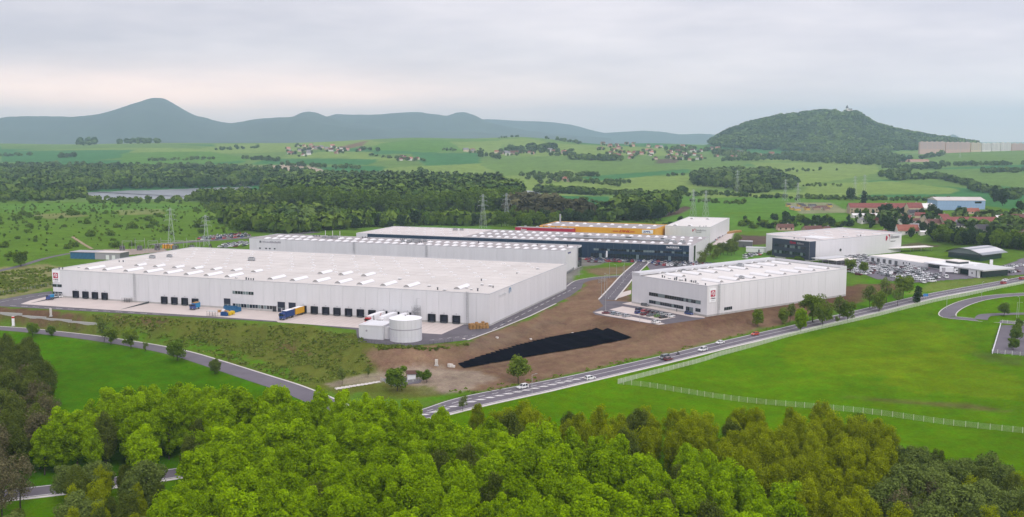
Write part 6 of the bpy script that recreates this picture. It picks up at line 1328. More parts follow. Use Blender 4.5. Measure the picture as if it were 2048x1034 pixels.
# front trees of the plantation edge stand out one by one
rf = random.Random(31); 
def edge_trees(px, n, sp, h0, h1, label, group, jit=2.5, nm='tree'):
    for i in range(n):
        t_ = (i + rf.uniform(.2, .8)) / n * (len(px) - 1); k = int(t_); f = t_ - k; u = px[k][0] * (1 - f) + px[min(k + 1, len(px) - 1)][0] * f; v = px[k][1] * (1 - f) + px[min(k + 1, len(px) - 1)][1] * f + rf.uniform(-jit, jit); p = ground(u, v)
        k5 = int((i + .5) / n * 5); tree(rf.choice(sp), (p[0], p[1], p[2] - .3), rf.uniform(h0, h1), label + (', left end', ', left of centre', ', centre', ', right of centre', ', right end')[k5], group, nm, 'tree', rf.uniform(.95, 1.3))
edge_trees([(535,406),(600,414),(660,422),(740,429),(860,428),(960,424),(1040,416)], 74, ('poplar', 'poplar', 'midtree'), 20, 29, 'tall green tree on the near edge of the poplar plantation', 'near edge trees of the poplar plantation', nm='poplar_tree')
edge_trees([(470,462),(560,464),(640,460),(740,454),(850,450),(1000,452),(1110,452)], 70, ('midtree', 'deeptree', 'midtree', 'rtree'), 7, 15, 'round bushy tree in the strip behind the halls', 'bushy trees behind the halls', 4, 'bushy_tree')
edge_trees([(1020,446),(1100,452),(1180,448)], 14, ('deeptree', 'midtree'), 11, 16, 'tree on the near edge of the brownish wood', 'near edge of the brownish wood')
edge_trees([(1240,442),(1320,440),(1350,424)], 12, ('midtree', 'deeptree'), 12, 18, 'tree on the near edge of the grove behind the yellow hall', 'near edge of the grove')
edge_trees([(1860,478),(1900,486),(1960,492),(2010,496),(2060,500)], 40, ('deeptree', 'midtree', 'midtree'), 8, 13, 'dark broad tree in the belt behind the car dealer', 'tree belt behind the car dealer', 3, 'belt_tree')
edge_trees([(1865,474),(1900,480),(1960,486),(2050,493)], 14, ('deeptree', 'midtree'), 7, 11, 'dark tree in the rear of the belt behind the dealer', 'rear trees of the dealer belt', 3, 'belt_tree')
# ------------------------------------------------------------------ car dealer
def facade_frame(u0, v0, u1, v1):
    a = ground(u0, v0); b = ground(u1, v1); return a, math.atan2(b[1] - a[1], b[0] - a[0]), float(np.hypot(*(b - a)[:2]))
MT['dealer_white'] = mat('dealer_white', (.76, .76, .77), .5); MT['dealer_roof'] = mat('dealer_roof', (.72, .68, .64), .8, var=.05, vscale=.1); MT['zinc'] = mat('zinc_roof', (.26, .28, .31), .5, var=.08, vscale=.2, metal=.2); MT['zinc_lite'] = mat('zinc_roof_pale', (.55, .55, .56), .5); MT['green_glass'] = glass_mat('green_glass', (.02, .05, .05))
a, ang, ln = facade_frame(1738, 526, 1856, 535.5)
r = empty('car_dealer', (a[0], a[1], a[2]), ang, 'white low car dealer workshop and showroom among dense parked cars', 'building')
MB().box(0, ln, 0, 28, -1, 5.2).build('workshop_wall', 'dealer_white', r); MB().box(.3, ln - .3, .3, 27.7, 5.2, 5.35).build('workshop_roof', 'dealer_roof', r)
for k in range(5): window(r, 'f', 2.0 + k * 5.2, 4.6 + k * 5.2, 1.4, 4.2, 3, ('glass',), 'frame_w')
for k in range(3): window(r, 'f', 30 + k * 2.6, 31 + k * 2.6, 2.4 + (k % 2), 4.2, 1, ('glass',), 'frame_w')
sh = empty0('showroom', r, (ln, -.4, 0)); w2 = 38
MB().box(0, 22, 0, 26, -1, 3.0).build('wall', 'dealer_white', sh); MB().box(.4, 22, .3, 25.6, 3.0, 5.6).build('glazing', 'glass', sh); MB().box(-1.5, 23, -1.8, 27, 5.6, 6.3).build('roof_slab', 'dealer_white', sh); MB().box(6, 16, 9, 18, 6.3, 7.6).build('clerestory', 'glass', sh); MB().box(5.4, 16.6, 8.4, 18.6, 7.6, 8.0).build('clerestory_roof', 'dealer_roof', sh)
for k in range(4): MB().box(3 + k * 4.4, 4.6 + k * 4.4, -.06, -.01, .8, 2.2).build('window', 'glass', sh)
MB().box(.6, 2.2, -.08, -.02, 2.3, 2.9).build('red_sign', 'sign_dhl', sh); MB().box(22, 40, 2, 24, 0, 5.4).build('entrance_glazing', 'green_glass', sh); MB().box(21, 44, -2.2, 25, 5.6, 6.4).build('entrance_roof', 'zinc_lite', sh)
for x in (24, 33, 39): MB().box(x, x + 1.6, -1.6, -.6, 0, 5.6).build('column', 'dealer_white', sh)
MB().box(33.5, 38.5, -1.9, -1.65, .0, 5.6).build('entrance_panel', 'dealer_white', sh); MB().box(35.4, 36.4, -1.96, -1.9, 3.2, 4.2).build('emblem', 'sign_dark', sh)
# curved roof hall behind
a, ang, ln = facade_frame(1962, 523, 2006, 516)
rc = empty('showroom_hall', (a[0], a[1], a[2]), ang, 'glazed hall with a curved grey metal roof at the dealer', 'building'); n = 10; dpt = 24; R0 = [(-2 + (dpt + 4) * i / n, 4.6 + 3.4 * math.sin(math.pi * i / n)) for i in range(n + 1)]
MB().box(.5, ln - .5, .8, dpt, -1, 4.5).build('wall', 'green_glass', rc)
for i in range(n):
    (y0, z0), (y1, z1) = R0[i], R0[i + 1]; mb = MB(); mb.quad((-2, y0, z0), (ln + 2, y0, z0), (ln + 2, y1, z1), (-2, y1, z1)); mb.quad((-2, y1, z1 - .3), (ln + 2, y1, z1 - .3), (ln + 2, y0, z0 - .3), (-2, y0, z0 - .3)); mb.quad((-2, y0, z0 - .3), (ln + 2, y0, z0 - .3), (ln + 2, y0, z0), (-2, y0, z0)); mb.build('roof_strip', 'zinc_lite' if i in (1, 2, 4) else 'zinc', rc)
em = MB().poly([(-.0, y, z - .3) for y, z in R0]); em.build('gable_glazing', 'glass_lite', rc)
# carport roofs
for i, (u, v, l, w_) in enumerate(((1776, 506, 42, 9), (1645, 528, 26, 10), (1672, 531, 22, 8))):
    p = ground(u, v); c = empty('carport', p, math.radians(20 if i == 0 else 33), ('long pale carport roof behind the dealer workshop', 'grey flat carport left of the dealer cars', 'white flat carport beside the grey one')[i], 'shelter'); MB().box(0, l, 0, w_, 3.0, 3.3).build('roof', 'dealer_roof' if i != 1 else 'trim', c)
    for x in np.linspace(1, l - 1, 5):
        for y in (.6, w_ - .6): MB().box(x - .1, x + .1, y - .1, y + .1, 0, 3.0).build('post', 'steel', c)
# dealer totems and box lorry
for i, (u, v) in enumerate(((1887, 552), (1921, 546), (1950, 546), (1982, 536))): totem('dealer_pylon', u, v, 17, 6, 'sign_white' if i != 0 else 'sign_grey', ('grey dealer totem nearest the road grass', 'white dealer totem before the showroom entrance', 'pale dealer totem right of the entrance', 'small totem on the right dealer lawn')[i])
a = ground(1900, 547); bl = empty('box_lorry', a, math.radians(-22), 'white box lorry parked before the dealer showroom', 'lorry'); MB().box(-6, 2, -1.25, 1.25, 1, 4.0).build('cargo_box', 'sign_white', bl); MB().box(-4.8, -3.2, -1.28, -1.26, 2.6, 3.6).build('emblem', 'sign_dark', bl); cab(bl, 4.4, 'white', h=3.2); wheels(bl, (3.4, -3.2), 1.22)
for i, (u, v) in enumerate(((1847, 566), (1864, 564), (1892, 556))): car('van', 'white', gp(u, v, .12), math.radians((80, 20, 80)[i]), ('white van at the lowest tip of the dealer lot, left', 'white van at the lowest tip of the dealer lot, right', 'white van beside the grey dealer totem')[i], 'van', None, False, 'van')
p = ground(1778, 553); bb = empty('billboard', p, math.radians(10), 'white and black banner panel at the dealer lawn', 'sign'); MB().box(0, 5, -.1, .1, .5, 3.2).build('panel', 'sign_white', bb); MB().box(2.6, 5.02, -.12, .12, .55, 3.15).build('print', 'sign_black', bb); MB().box(.2, .4, -.1, .1, -.2, .5).build('leg', 'steel', bb); MB().box(4.6, 4.8, -.1, .1, -.2, .5).build('leg', 'steel', bb)

# ------------------------------------------------------------------ crowded car parks
rl = random.Random(12)
PAL = {'navy': ['white', 'white', 'white', 'silver', 'silver', 'silver', 'grey', 'black', 'red', 'red', 'darkred', 'blue'], 'deal': ['white', 'white', 'white', 'silver', 'white', 'white', 'white', 'grey', 'darkred', 'black', 'silver']}
def lot(px, spacing, row, ang, pal, where, group, prob=.9, dz=.08, maxn=400):
    P = gpoly(px); c, s = math.cos(ang), math.sin(ang); q = P[:, :2]; U = q[:, 0] * c + q[:, 1] * s; W_ = -q[:, 0] * s + q[:, 1] * c; y = W_.min(); k = 0; n = 0
    while y < W_.max():
        x = U.min()
        while x < U.max():
            X, Y = x * c - y * s, x * s + y * c
            if bool(pts_in_poly(np.array([X]), np.array([Y]), P)[0]) and rl.random() < prob and n < maxn:
                col = rl.choice(PAL[pal]); kd = rl.choice(('hatch', 'sedan', 'suv', 'wagon')); cn = {'navyblue': 'dark blue', 'darkred': 'dark red'}.get(col, col)
                kn = {'hatch': 'hatchback', 'sedan': 'saloon', 'suv': 'tall car', 'wagon': 'estate car'}[kd]
                LOTC.append((kd, col, (X, Y, Tz(X, Y) + dz), ang + math.pi / 2 + (math.pi if rl.random() < .5 else 0) + rl.uniform(-.04, .04), '%s %s parked %s' % (cn, kn, where), group)); n += 1
            x += spacing
        y += row[k % len(row)]; k += 1
    return n
LOTC = []
nc = 0
nc += lot([(1168,521),(1180,514),(1232,512),(1280,515),(1285,524),(1180,526)], 2.55, (5.4, 5.6), math.radians(-20.5), 'navy', 'in the left half of the lot before the navy hall', 'cars before the navy hall, left half')
nc += lot([(1285,523),(1290,515),(1400,526),(1440,530),(1430,538),(1320,533)], 2.55, (5.4, 5.6), math.radians(-20.5), 'navy', 'in the right half of the lot before the navy hall', 'cars before the navy hall, right half')
nc += lot([(1690,534),(1715,520),(1735,524),(1770,530),(1850,540),(1835,548),(1760,548),(1720,552),(1700,545)], 2.6, (5.2, 5.6), math.radians(38), 'deal', 'in the dense lot left of the dealer showroom', 'cars left of the dealer showroom', .88)
nc += lot([(1690,513),(1732,509),(1736,516),(1712,522),(1690,520)], 2.6, (5.4, 5.6), math.radians(38), 'deal', 'in the strip behind the charcoal office hall', 'cars by the charcoal hall')
nc += lot([(1760,550),(1840,546),(1880,552),(1866,562),(1800,562)], 2.7, (5.4, 6.2), math.radians(30), 'deal', 'in the lower rows nearest the dealer lawn', 'lower dealer rows', .8)
nc += lot([(1952,538),(2048,530),(2060,524),(2060,532),(1960,545)], 3.3, (6.4, 7.0), math.radians(26), 'deal', 'right of the dealer entrance', 'cars right of the dealer entrance', .75)
nc += lot([(1965,548),(2048,543),(2060,541),(2060,547),(1990,552)], 4.4, (6,), math.radians(30), 'deal', 'in the outermost dealer row by the road', 'outer dealer row', .7)
nc += lot([(1484,512),(1516,506),(1524,509),(1490,517)], 3.1, (6,), math.radians(25), 'navy', 'beside the white wall left of the charcoal front', 'cars left of the charcoal front')
nc += lot([(395,476),(470,468),(500,468),(500,474),(400,482)], 3.2, (7,), math.radians(-10), 'navy', 'on the rear road left of the low white warehouse', 'cars on the rear road')
nc += lot([(430,492),(495,483),(497,492),(440,497)], 3.2, (7,), math.radians(-20), 'deal', 'behind the left end of the low white warehouse', 'cars behind the low warehouse')
print('lot cars', nc)
MT['flag'] = MT['sign_white']
for i, (u, v) in enumerate(((1212,520),(1232,514),(1261,520),(1271,513),(1312,518),(1317,524),(1332,516),(1352,521),(1378,526),(1220,518))):
    p = ground(u, v); f = empty('banner_flag', p, 0, 'tall white banner flag on a pole in the navy hall lot', 'flag', 'white banners in the navy hall lot'); MB().tube((0, 0, 0), (0, 0, 6.5), .07, .05, 6).build('pole', 'pole', f); MB().box(.05, 1.0, -.02, .02, 2.0, 6.4).build('cloth', 'sign_white', f)
# timber stacks and yard behind the tall white hall
drape('timber_yard', gpoly([(1424,490),(1448,466),(1470,462),(1456,492)]), 'concrete', .15, 2.0)
for i in range(7):
    p = ground(1448 + i * 4, 468 - i * .6); s = empty('timber_stack', p, math.radians(10), 'stack of orange timber planks in the yard right of the tall white hall', 'timber', 'orange timber stacks'); 
    for k in range(4): inst('plank_bundle', boxmesh('plank_bundle', 5.4, 1.1, .8, 'wood'), s, (0, (k % 2) * 1.3, (k // 2) * .9))
nc2 = lot([(1420,487),(1432,474),(1442,472),(1436,486)], 3.2, (6.5,), math.radians(70), 'navy', 'in the yard at the right end of the navy hall', 'cars at the navy hall right end')
LOTC.sort(key=lambda c: c[2][1])
for kd, col, p, hd_, lb, gr in LOTC[:262]: car(kd, col, p, hd_, lb, 'car', gr, False)
RM = ['car_white', 'car_silver', 'car_grey', 'car_black', 'car_red', 'car_darkred', 'car_blue', 'car_navyblue', 'carglass', 'tyre']; jb = MB()
for kd, col, p, hd_, lb, gr in LOTC[262:]:
    body, gl, pil, wheel, wp, hd, tl = car_geo(kd); c, s = math.cos(hd_), math.sin(hd_)
    for src, mi in ((body, RM.index('car_' + col)), (gl, 8)):
        k0 = len(jb.v); jb.v += [(p[0] + x * c - y * s, p[1] + x * s + y * c, p[2] + z) for x, y, z in src.v]; jb.f += [tuple(i + k0 for i in f) for f in src.f]; jb.m += [mi] * len(src.f)
if jb.v: tag(jb.build('distant_parked_cars', RM), 'rest of the tiny parked cars in the farther lots', 'cars', None, 'stuff')
for u, v, l, w_, h, mt, lb in ((1446, 494, 5, 4, 3, 'dealer_roof', 'small cream kiosk right of the navy hall'), (1473, 494, 12, 5, 4.5, 'sign_dark', 'grey container block by the ploughed plot'), (1492, 504, 22, 7, 3.2, 'dealer_white', 'low white shed left of the charcoal front')):
    p = ground(u, v); s = empty('shed', p, math.radians(-15), lb, 'shed'); MB().box(0, l, 0, w_, -.3, h).build('wall', mt, s); MB().box(-.2, l + .2, -.2, w_ + .2, h, h + .3).build('roof', 'trim', s); MB().box(l * .4, l * .4 + 1.2, -.05, -.01, 0, 2.1).build('door', 'steel_dark', s)

# ------------------------------------------------------------------ shed, substation, containers at the left rear
a, ang, ln = facade_frame(141, 517, 240, 520); s = empty('long_shed', a, ang, 'long flat shed, half blue half grey, before the substation', 'shed'); k = ln / 100
MT['shed_blue'] = mat('shed_blue', (.035, .13, .24), .6, var=.25, vscale=.4)
nb = 12
for i in range(nb):
    x0 = ln * i / nb; inst('wall_panel', boxmesh('wall_panel', ln / nb - .06, .2, 4.6, 'shed_blue' if i < 6 else 'sign_grey'), s, (x0, 0, 0))
MB().box(0, ln, .25, 11, 0, 4.6).build('core', 'sign_dark', s); MB().box(-.3, ln * .52, -.4, 11.4, 4.62, 4.95).build('roof', 'sign_grey', s); MB().box(ln * .525, ln + .3, -.4, 11.4, 4.7, 5.1).build('roof', 'roof_beige', s)
for x in (.72, .84): MB().box(ln * x, ln * x + 2.6, -.1, -.02, 0, 3.2).build('gate', 'dealer_white', s)
p = ground(245, 503); ss_ = empty('substation', p, math.radians(5), 'electrical substation with grey gantries and brown insulators', 'substation')
for i in range(7):
    g = MB(); x = i * 9.5; 
    for xx in (0, 7): g.bar((x + xx, 0, 0), (x + xx, 0, 8 + (i % 2) * 2), .22)
    g.bar((x, 0, 8), (x + 7, 0, 8), .22); g.bar((x, 0, 6.5), (x + 7, 0, 8), .1); g.build('gantry', 'steel', ss_)
for i in range(5): 
    x = -4 + i * 13; MB().box(x, x + 3.4, 6, 9, 0, 3.4).build('transformer', 'sign_dark', ss_)
    for k in range(3): MB().tube((x + .6 + k, 7.5, 3.4), (x + .6 + k, 7.5, 5.2), .22, .1, 8).build('bushing', 'bark', ss_)
for i in range(44):
    x = rl.uniform(-6, 66); y = rl.uniform(-5, 14); b = MB(); b.bar((x, y, 0), (x, y, 2.4), .12); b.tube((x, y, 2.4), (x, y, 4.2), .26, .18, 8, 1); b.build('insulator_post', ['steel', 'bark'], ss_)
drape('substation_yard', gpoly([(190,500),(330,497),(335,503),(240,512),(190,507)]), mat('gravel_yard', (.30, .24, .20), .9, var=.2, vscale=.4), .15, 2.0)
MT['tank_yellow'] = mat('tank_yellow', (.66, .32, .02), .5)
for u, lb in ((331, 'left yellow container tank by the rear road'), (342, 'right yellow container tank by the rear road')): p = ground(u, 497); o = empty('container_tank', p, 0, lb, 'container'); MB().prism([(-1.8, -1.5), (1.8, -1.5), (2.1, 0), (1.8, 1.5), (-1.8, 1.5), (-2.1, 0)], 0, 3.2).build('shell', 'tank_yellow', o); MB().box(-1.2, 1.2, -1, 1, 3.2, 3.5).build('lid', 'trim', o)
# ------------------------------------------------------------------ power pylons
def pylon_mesh(h):
    k = ('pyl', round(h))
    if k in _pm: return _pm[k]
    mb = MB(); b0, b1 = h * .09, h * .02
    lv = [0, .2, .4, .6, .75, .88, 1.0]
    def c(t, sx, sy): w_ = b0 + (b1 - b0) * min(1, t * 1.25); return (sx * w_, sy * w_, t * h)
    for i in range(len(lv) - 1):
        for sx, sy in ((-1, -1), (1, -1), (1, 1), (-1, 1)): mb.bar(c(lv[i], sx, sy), c(lv[i + 1], sx, sy), .13)
        for (s0, s1) in (((-1, -1), (1, -1)), ((1, -1), (1, 1)), ((1, 1), (-1, 1)), ((-1, 1), (-1, -1))): mb.bar(c(lv[i], *s0), c(lv[i + 1], *s1), .07); mb.bar(c(lv[i], *s1), c(lv[i + 1], *s0), .07)
    me = mb.mesh('lattice_mast', 'pylon'); arm = MB()
    for t, l in ((.66, .17), (.80, .13), (.93, .10)):
        for s in (-1, 1): arm.bar((0, 0, t * h), (s * l * h, 0, t * h), .11); arm.bar((0, 0, (t + .04) * h), (s * l * h, 0, t * h), .12); arm.bar((s * l * h, 0, t * h), (s * l * h, 0, t * h - 1.6), .12)
    _pm[k] = (me, arm.mesh('cross_arm', 'pylon')); return _pm[k]
MT['pylon'] = mat('pylon_steel', (.42, .46, .45), .5)
PY = [(343,488,74,'tall lattice pylon by the substation'),(413,492,62,'lattice pylon left of the low white warehouse'),(966,456,68,'lattice pylon behind the navy hall, left of two'),(1013,452,66,'lattice pylon behind the navy hall, right of two'),(1386,437,58,'lattice pylon behind the tall white hall, left of two'),(1411,439,58,'lattice pylon behind the tall white hall, right of two'),(1474,385,44,'lattice pylon at the dark rounded wood'),(1570,402,44,'lattice pylon in the field, left of a pair'),(1595,408,44,'lattice pylon in the field, right of a pair'),(1709,398,46,'lattice pylon far right field, left of two'),(1728,400,50,'lattice pylon far right field, right of two'),(72,292,12,'tiny far pylon at the left horizon'),(105,294,16,'tiny far pylon second at the left horizon'),(588,284,20,'tiny far pylon above the left village'),(632,283,18,'tiny far pylon right of the left village'),(1887,312,18,'far pylon below the apartment blocks'),(1920,316,18,'far pylon below the apartment blocks, right')]
for u, v, hp_, lb in PY:
    p = ground(u, v); h = hp_ * p[1] / F; m1, m2 = pylon_mesh(h); o = empty('power_pylon', p, math.radians(25), lb, 'pylon'); s = h / round(h); inst('lattice_mast', m1, o); inst('cross_arm', m2, o); o.scale = (s, s, s)
# ------------------------------------------------------------------ houses
HC = {'red': (.22, .07, .062), 'orange': (.28, .10, .07), 'brown': (.13, .06, .05), 'dark': (.06, .055, .065), 'grey': (.22, .21, .22), 'white': (.72, .70, .68), 'pink': (.45, .19, .16)}
for k, c in HC.items(): MT['roof_' + k] = mat('tile_' + k, c, .85, var=.18, vscale=.5)
WC = {'white': (.72, .69, .65), 'cream': (.62, .52, .36), 'tan': (.42, .33, .24), 'blue': (.30, .42, .62), 'grey': (.36, .35, .34), 'pinkw': (.58, .40, .34), 'yellow': (.62, .44, .14)}
for k, c in WC.items(): MT['wall_' + k] = mat('render_' + k, c, .9, var=.08, vscale=.3)
def house(p, l, d, h, rh, rz, roof, wall_, label, group=None, parts=True, cat='house', name='house', wins=None, chim=True):
    r = empty(name, p, rz, label, cat, group); hl = l / 2; w1 = MB(); w1.box(-hl, hl, 0, d, -1.5, h); w1.poly([(-hl, 0, h), (-hl, d / 2, h + rh), (-hl, d, h)][::-1]); w1.poly([(hl, 0, h), (hl, d / 2, h + rh), (hl, d, h)]); w1.build('wall', 'wall_' + wall_, r)
    e = .35; rr = MB(); rr.quad((-hl - e, -e, h - e * rh / d * 2), (hl + e, -e, h - e * rh / d * 2), (hl + e, d / 2, h + rh + .12), (-hl - e, d / 2, h + rh + .12)); rr.quad((hl + e, d + e, h - e * rh / d * 2), (-hl - e, d + e, h - e * rh / d * 2), (-hl - e, d / 2, h + rh + .12), (hl + e, d / 2, h + rh + .12)); ro = rr.build('roof', 'roof_' + roof, r)
    if parts:
        n = wins if wins is not None else max(1, int(l / 4.2)); me = boxmesh('window', 1.3, .06, 1.5, 'glass')
        for fl in range(max(1, int(h / 3))):
            for k in range(n): inst('window', me, r, (-hl + (k + .5) * l / n - .65, -.07, .9 + fl * 2.8))
        if chim: MB().box(hl * .3, hl * .3 + .8, d * .55, d * .55 + .8, h + rh * .5, h + rh + 1.0).build('chimney', 'plinth', ro)
    return r
def hpx(u0, u1, vb, vt, roof, wall_, label, d=9, rf_=.45, rz=0.0, **k):
    p = ground((u0 + u1) / 2, vb); sc_ = p[1] / F; l = (u1 - u0) * sc_; tot_ = (vb - vt) * sc_; h = max(2.4, tot_ * (1 - rf_)); rh = max(.8, tot_ * rf_ * .9); return house(p, l, d, h, rh, rz, roof, wall_, label, **k)
TOWN = [(1700,1815,428,406,'red','tan','very long tan barrack with red roof',12,.4),(1817,1846,431,405,'red','cream','tall house with red hipped roof at the barrack end',12,.4),(1848,1874,424,407,'white','white','white gabled hall left of the blue hall',22,.5),
 (1706,1777,436,427,'white','white','long low white shed before the barrack',8,.35),(1820,1844,433,419,'dark','grey','dark roofed house below the tall red roofed one',10,.5),(1722,1758,446,435,'grey','white','white bungalow left of the town trees',9,.45),(1890,1998,450,434,'red','tan','long hall with a bright red roof',14,.55),(1959,1986,433,421,'brown','tan','brown roofed house above the long red hall',10,.55),(1982,2027,446,431,'white','grey','pale roofed hall right of the long red hall',12,.3),(2026,2062,448,428,'brown','yellow','yellow house with brown roof at the right edge',12,.5),
 (1797,1838,469,449,'orange','white','big orange roofed house behind the white hall corner',12,.62),(1823,1853,447,437,'brown','white','brown roofed house right of the bungalow',9,.5),(1857,1886,453,438,'brown','pinkw','dark red roofed house in the town middle',9,.5),(1825,1858,458,447,'grey','white','white house with pale roof above the orange roofed one',9,.35),(1903,1938,457,445,'dark','white','white house with dark roof below the long red hall',9,.5),(1958,2036,464,449,'dark','grey','long dark roofed barn at the right',12,.6),(1985,2036,455,446,'white','grey','white roofed shed behind the dark barn',9,.4),(2003,2025,472,459,'brown','tan','small brown house below the dark barn',9,.55),(1990,2018,483,471,'white','white','white flat house by the tree belt',9,.25),(2034,2060,482,464,'red','white','white house with red roof at the right edge',9,.5),
 (2014,2030,486,474,'pink','pinkw','small pink house right of the white flat one',8,.5),(1556,1588,461,448,'brown','pinkw','pale house with brown red roof behind the white hall roof',10,.55),(1611,1648,464,454,'brown','tan','low house with wide brown roof behind the white hall',10,.7),(1650,1662,464,453,'brown','yellow','small yellow house beside the wide brown roof',8,.4),(1866,1880,470,460,'pink','pinkw','tiny pink house near the tree belt',8,.5),(1940,1957,458,448,'grey','cream','small cream house left of the dark barn',8,.5),(1880,1900,438,428,'red','white','small red roofed house left above the long red hall',8,.5),(1920,1960,428,416,'orange','pinkw','orange roofed house before the blue hall',9,.6),(1780,1800,437,428,'brown','pinkw','small house between the low shed and the dark roofed house',8,.5),(1800,1818,448,439,'grey','white','small grey roofed house in the left town',8,.5),(1842,1860,470,462,'white','white','low white garage right of the orange roofed house',7,.25),(1758,1775,470,462,'red','white','tiny red roofed house behind the white hall roof line',8,.5)]
for u0, u1, vb, vt, ro, wa, lb, d, rr_ in TOWN: hpx(u0, u1, vb, vt, ro, wa, lb, d, rr_, random.Random(u0).uniform(-.18, .18))
# blue hall
p = ground(1922, 420); sc_ = p[1] / F; bh = empty('blue_hall', p, math.radians(-2), 'large pale blue industrial hall with a grey roof', 'building'); l = 95 * sc_; hh2 = 19 * sc_
for i in range(16): inst('wall_panel', boxmesh('wall_panel', l / 16 - .12, .3, hh2, 'wall_blue'), bh, (-l / 2 + i * l / 16, 0, 0))
MB().box(-l / 2, l / 2, .35, 30, -1, hh2).build('core', 'wall_blue', bh); mb = MB(); mb.extr([(-.6, hh2), (15, hh2 + 3.2), (31, hh2)], -l / 2 - .5, l / 2 + .5); mb.build('roof', 'roof_beige', bh); MB().box(-l * .08, l * .0, -.1, -.02, 0, hh2 * .45).build('gate', 'shed_blue', bh); MB().box(l * .28, l * .42, -.1, -.02, hh2 * .7, hh2 * .9).build('window', 'glass', bh)
# building site rubble
for i in range(12):
    u = 1575 + i * 7.5; v = 418 + rl.uniform(-5, 4); hpx(u, u + rl.uniform(7, 14), v, v - rl.uniform(4, 8), rl.choice(('grey', 'dark', 'brown')), rl.choice(('yellow', 'grey', 'tan')) if i > 3 else 'yellow', 'half built grey house on the building site beyond the halls', 9, .4, group='houses on the building site', parts=False)
# town garden trees
rt = random.Random(8)
for i in range(80):
    u = rt.uniform(1690, 2055); v = rt.uniform(428, 478)
    if u < 1810 and v > 462: v = rt.uniform(430, 458)
    tpx(rt.choice(('deeptree', 'midtree', 'deeptree', 'conifer')), u, v, rt.uniform(8, 17), 'dark garden tree among the town houses', rt.uniform(.8, 1.2), 'garden trees in the town', 'tree', 'garden_tree')
for i, (u, v, h) in enumerate(((1700,402,26),(1727,412,28),(1765,432,22),(1775,433,24),(1796,434,20),(1862,430,22),(1870,432,18),(1810,452,26),(1770,462,30),(1778,466,32),(1788,468,30),(1845,466,22),(1822,476,18),(1990,404,30),(2005,412,32),(2040,425,22),(1935,440,12),(1948,446,12),(1985,468,16))): tpx(('deeptree', 'conifer')[i % 3 == 1], u, v, h, 'tall dark tree standing above the town roofs', 1.0, 'tall trees in the town', 'tree', 'garden_tree')
for i in range(46): u = rt.uniform(1480, 1700); v = 438 + rt.random() * 20; tpx(rt.choice(('bushd', 'deeptree', 'bush')), u, v, rt.uniform(5, 11), 'small tree on the field between the halls and the town', 1.1, 'trees on the field near the town', 'tree')
for i in range(3): tpx('conifer', 838 + i * .1, 353, 1, 'x') if False else None
# ------------------------------------------------------------------ far villages
def village(px, n, sz, label, group, seed):
    rv = random.Random(seed); P = np.array(px, float); k = 0; t = 0
    while k < n and t < n * 60:
        t += 1; u = rv.uniform(P[:, 0].min(), P[:, 0].max()); v = rv.uniform(P[:, 1].min(), P[:, 1].max())
        if not inpx(u, v, P): continue
        p = ground(u, v); s = p[1] / F; l = rv.uniform(*sz) * s; house(p, l, l * .7, l * rv.uniform(.32, .5), l * .32, rv.uniform(-.9, .9), rv.choice(('red', 'orange', 'brown', 'red', 'pink', 'grey')), rv.choice(('white', 'white', 'cream', 'pinkw', 'tan')), label, group, parts=False); k += 1
        if rv.random() < 1.0:
            for _ in range(2): q = ground(u + rv.uniform(-8, 8), v + rv.uniform(-1.5, 2.5)); VT[0].append(q); VT[1].append(rv.uniform(5, 11))
VT = ([], [])
village([(560,303),(600,292),(670,294),(745,304),(690,309),(620,312),(570,312)], 34, (5, 9), 'small far house in the village on the left ridge', 'village on the left ridge', 1)
village([(1190,290),(1290,287),(1400,298),(1490,304),(1480,318),(1380,322),(1240,318),(1190,308)], 74, (5, 9), 'small far house in the large village below the castle hill', 'large village below the castle hill', 2)
village([(990,306),(1130,303),(1150,308),(1010,312)], 16, (6, 10), 'far house in the hamlet under the central ridge', 'hamlet under the central ridge', 3)
village([(880,372),(960,366),(1010,366),(1000,374),(890,378)], 15, (7, 12), 'small house in the hamlet behind the poplar plantation', 'hamlet behind the poplars', 4)
village([(790,318),(830,308),(840,320),(800,326)], 6, (6, 10), 'white far farm building on the central slope', 'farm on the central slope', 5)
village([(920,303),(950,300),(950,306)], 3, (8, 12), 'white far farmhouse on the central ridge', 'farmhouses on the ridge', 6)
village([(435,368),(500,364),(505,372),(445,376)], 9, (6, 10), 'small house by the lake shore', 'houses by the lake', 7)
village([(1060,360),(1150,356),(1150,366),(1070,368)], 10, (6, 10), 'small far house in the central valley', 'houses in the central valley', 8)
village([(1490,312),(1550,310),(1550,318),(1500,318)], 7, (7, 11), 'far house at the foot of the castle hill', 'houses at the hill foot', 9)
village([(1700,440),(1790,436),(1850,440),(1890,436),(1960,440),(2050,436),(2050,478),(1990,482),(1960,466),(1880,462),(1800,446),(1720,448)], 34, (12, 22), 'small tiled town house between gardens and barns', 'small town houses', 11)
merge('village_trees', VT[0], VT[1], 'round', 'deep', 'dark garden trees between the far village houses', 'trees', wide=1.3)
for i, (u0, u1, v) in enumerate(((1778, 1818, 324), (1820, 1858, 324))): hpx(u0, u1, v, v - 5, 'pink', 'pinkw', ('left of two long pinkish far sheds', 'right of two long pinkish far sheds')[i], 18, .3, parts=False, cat='shed', name='far_shed')
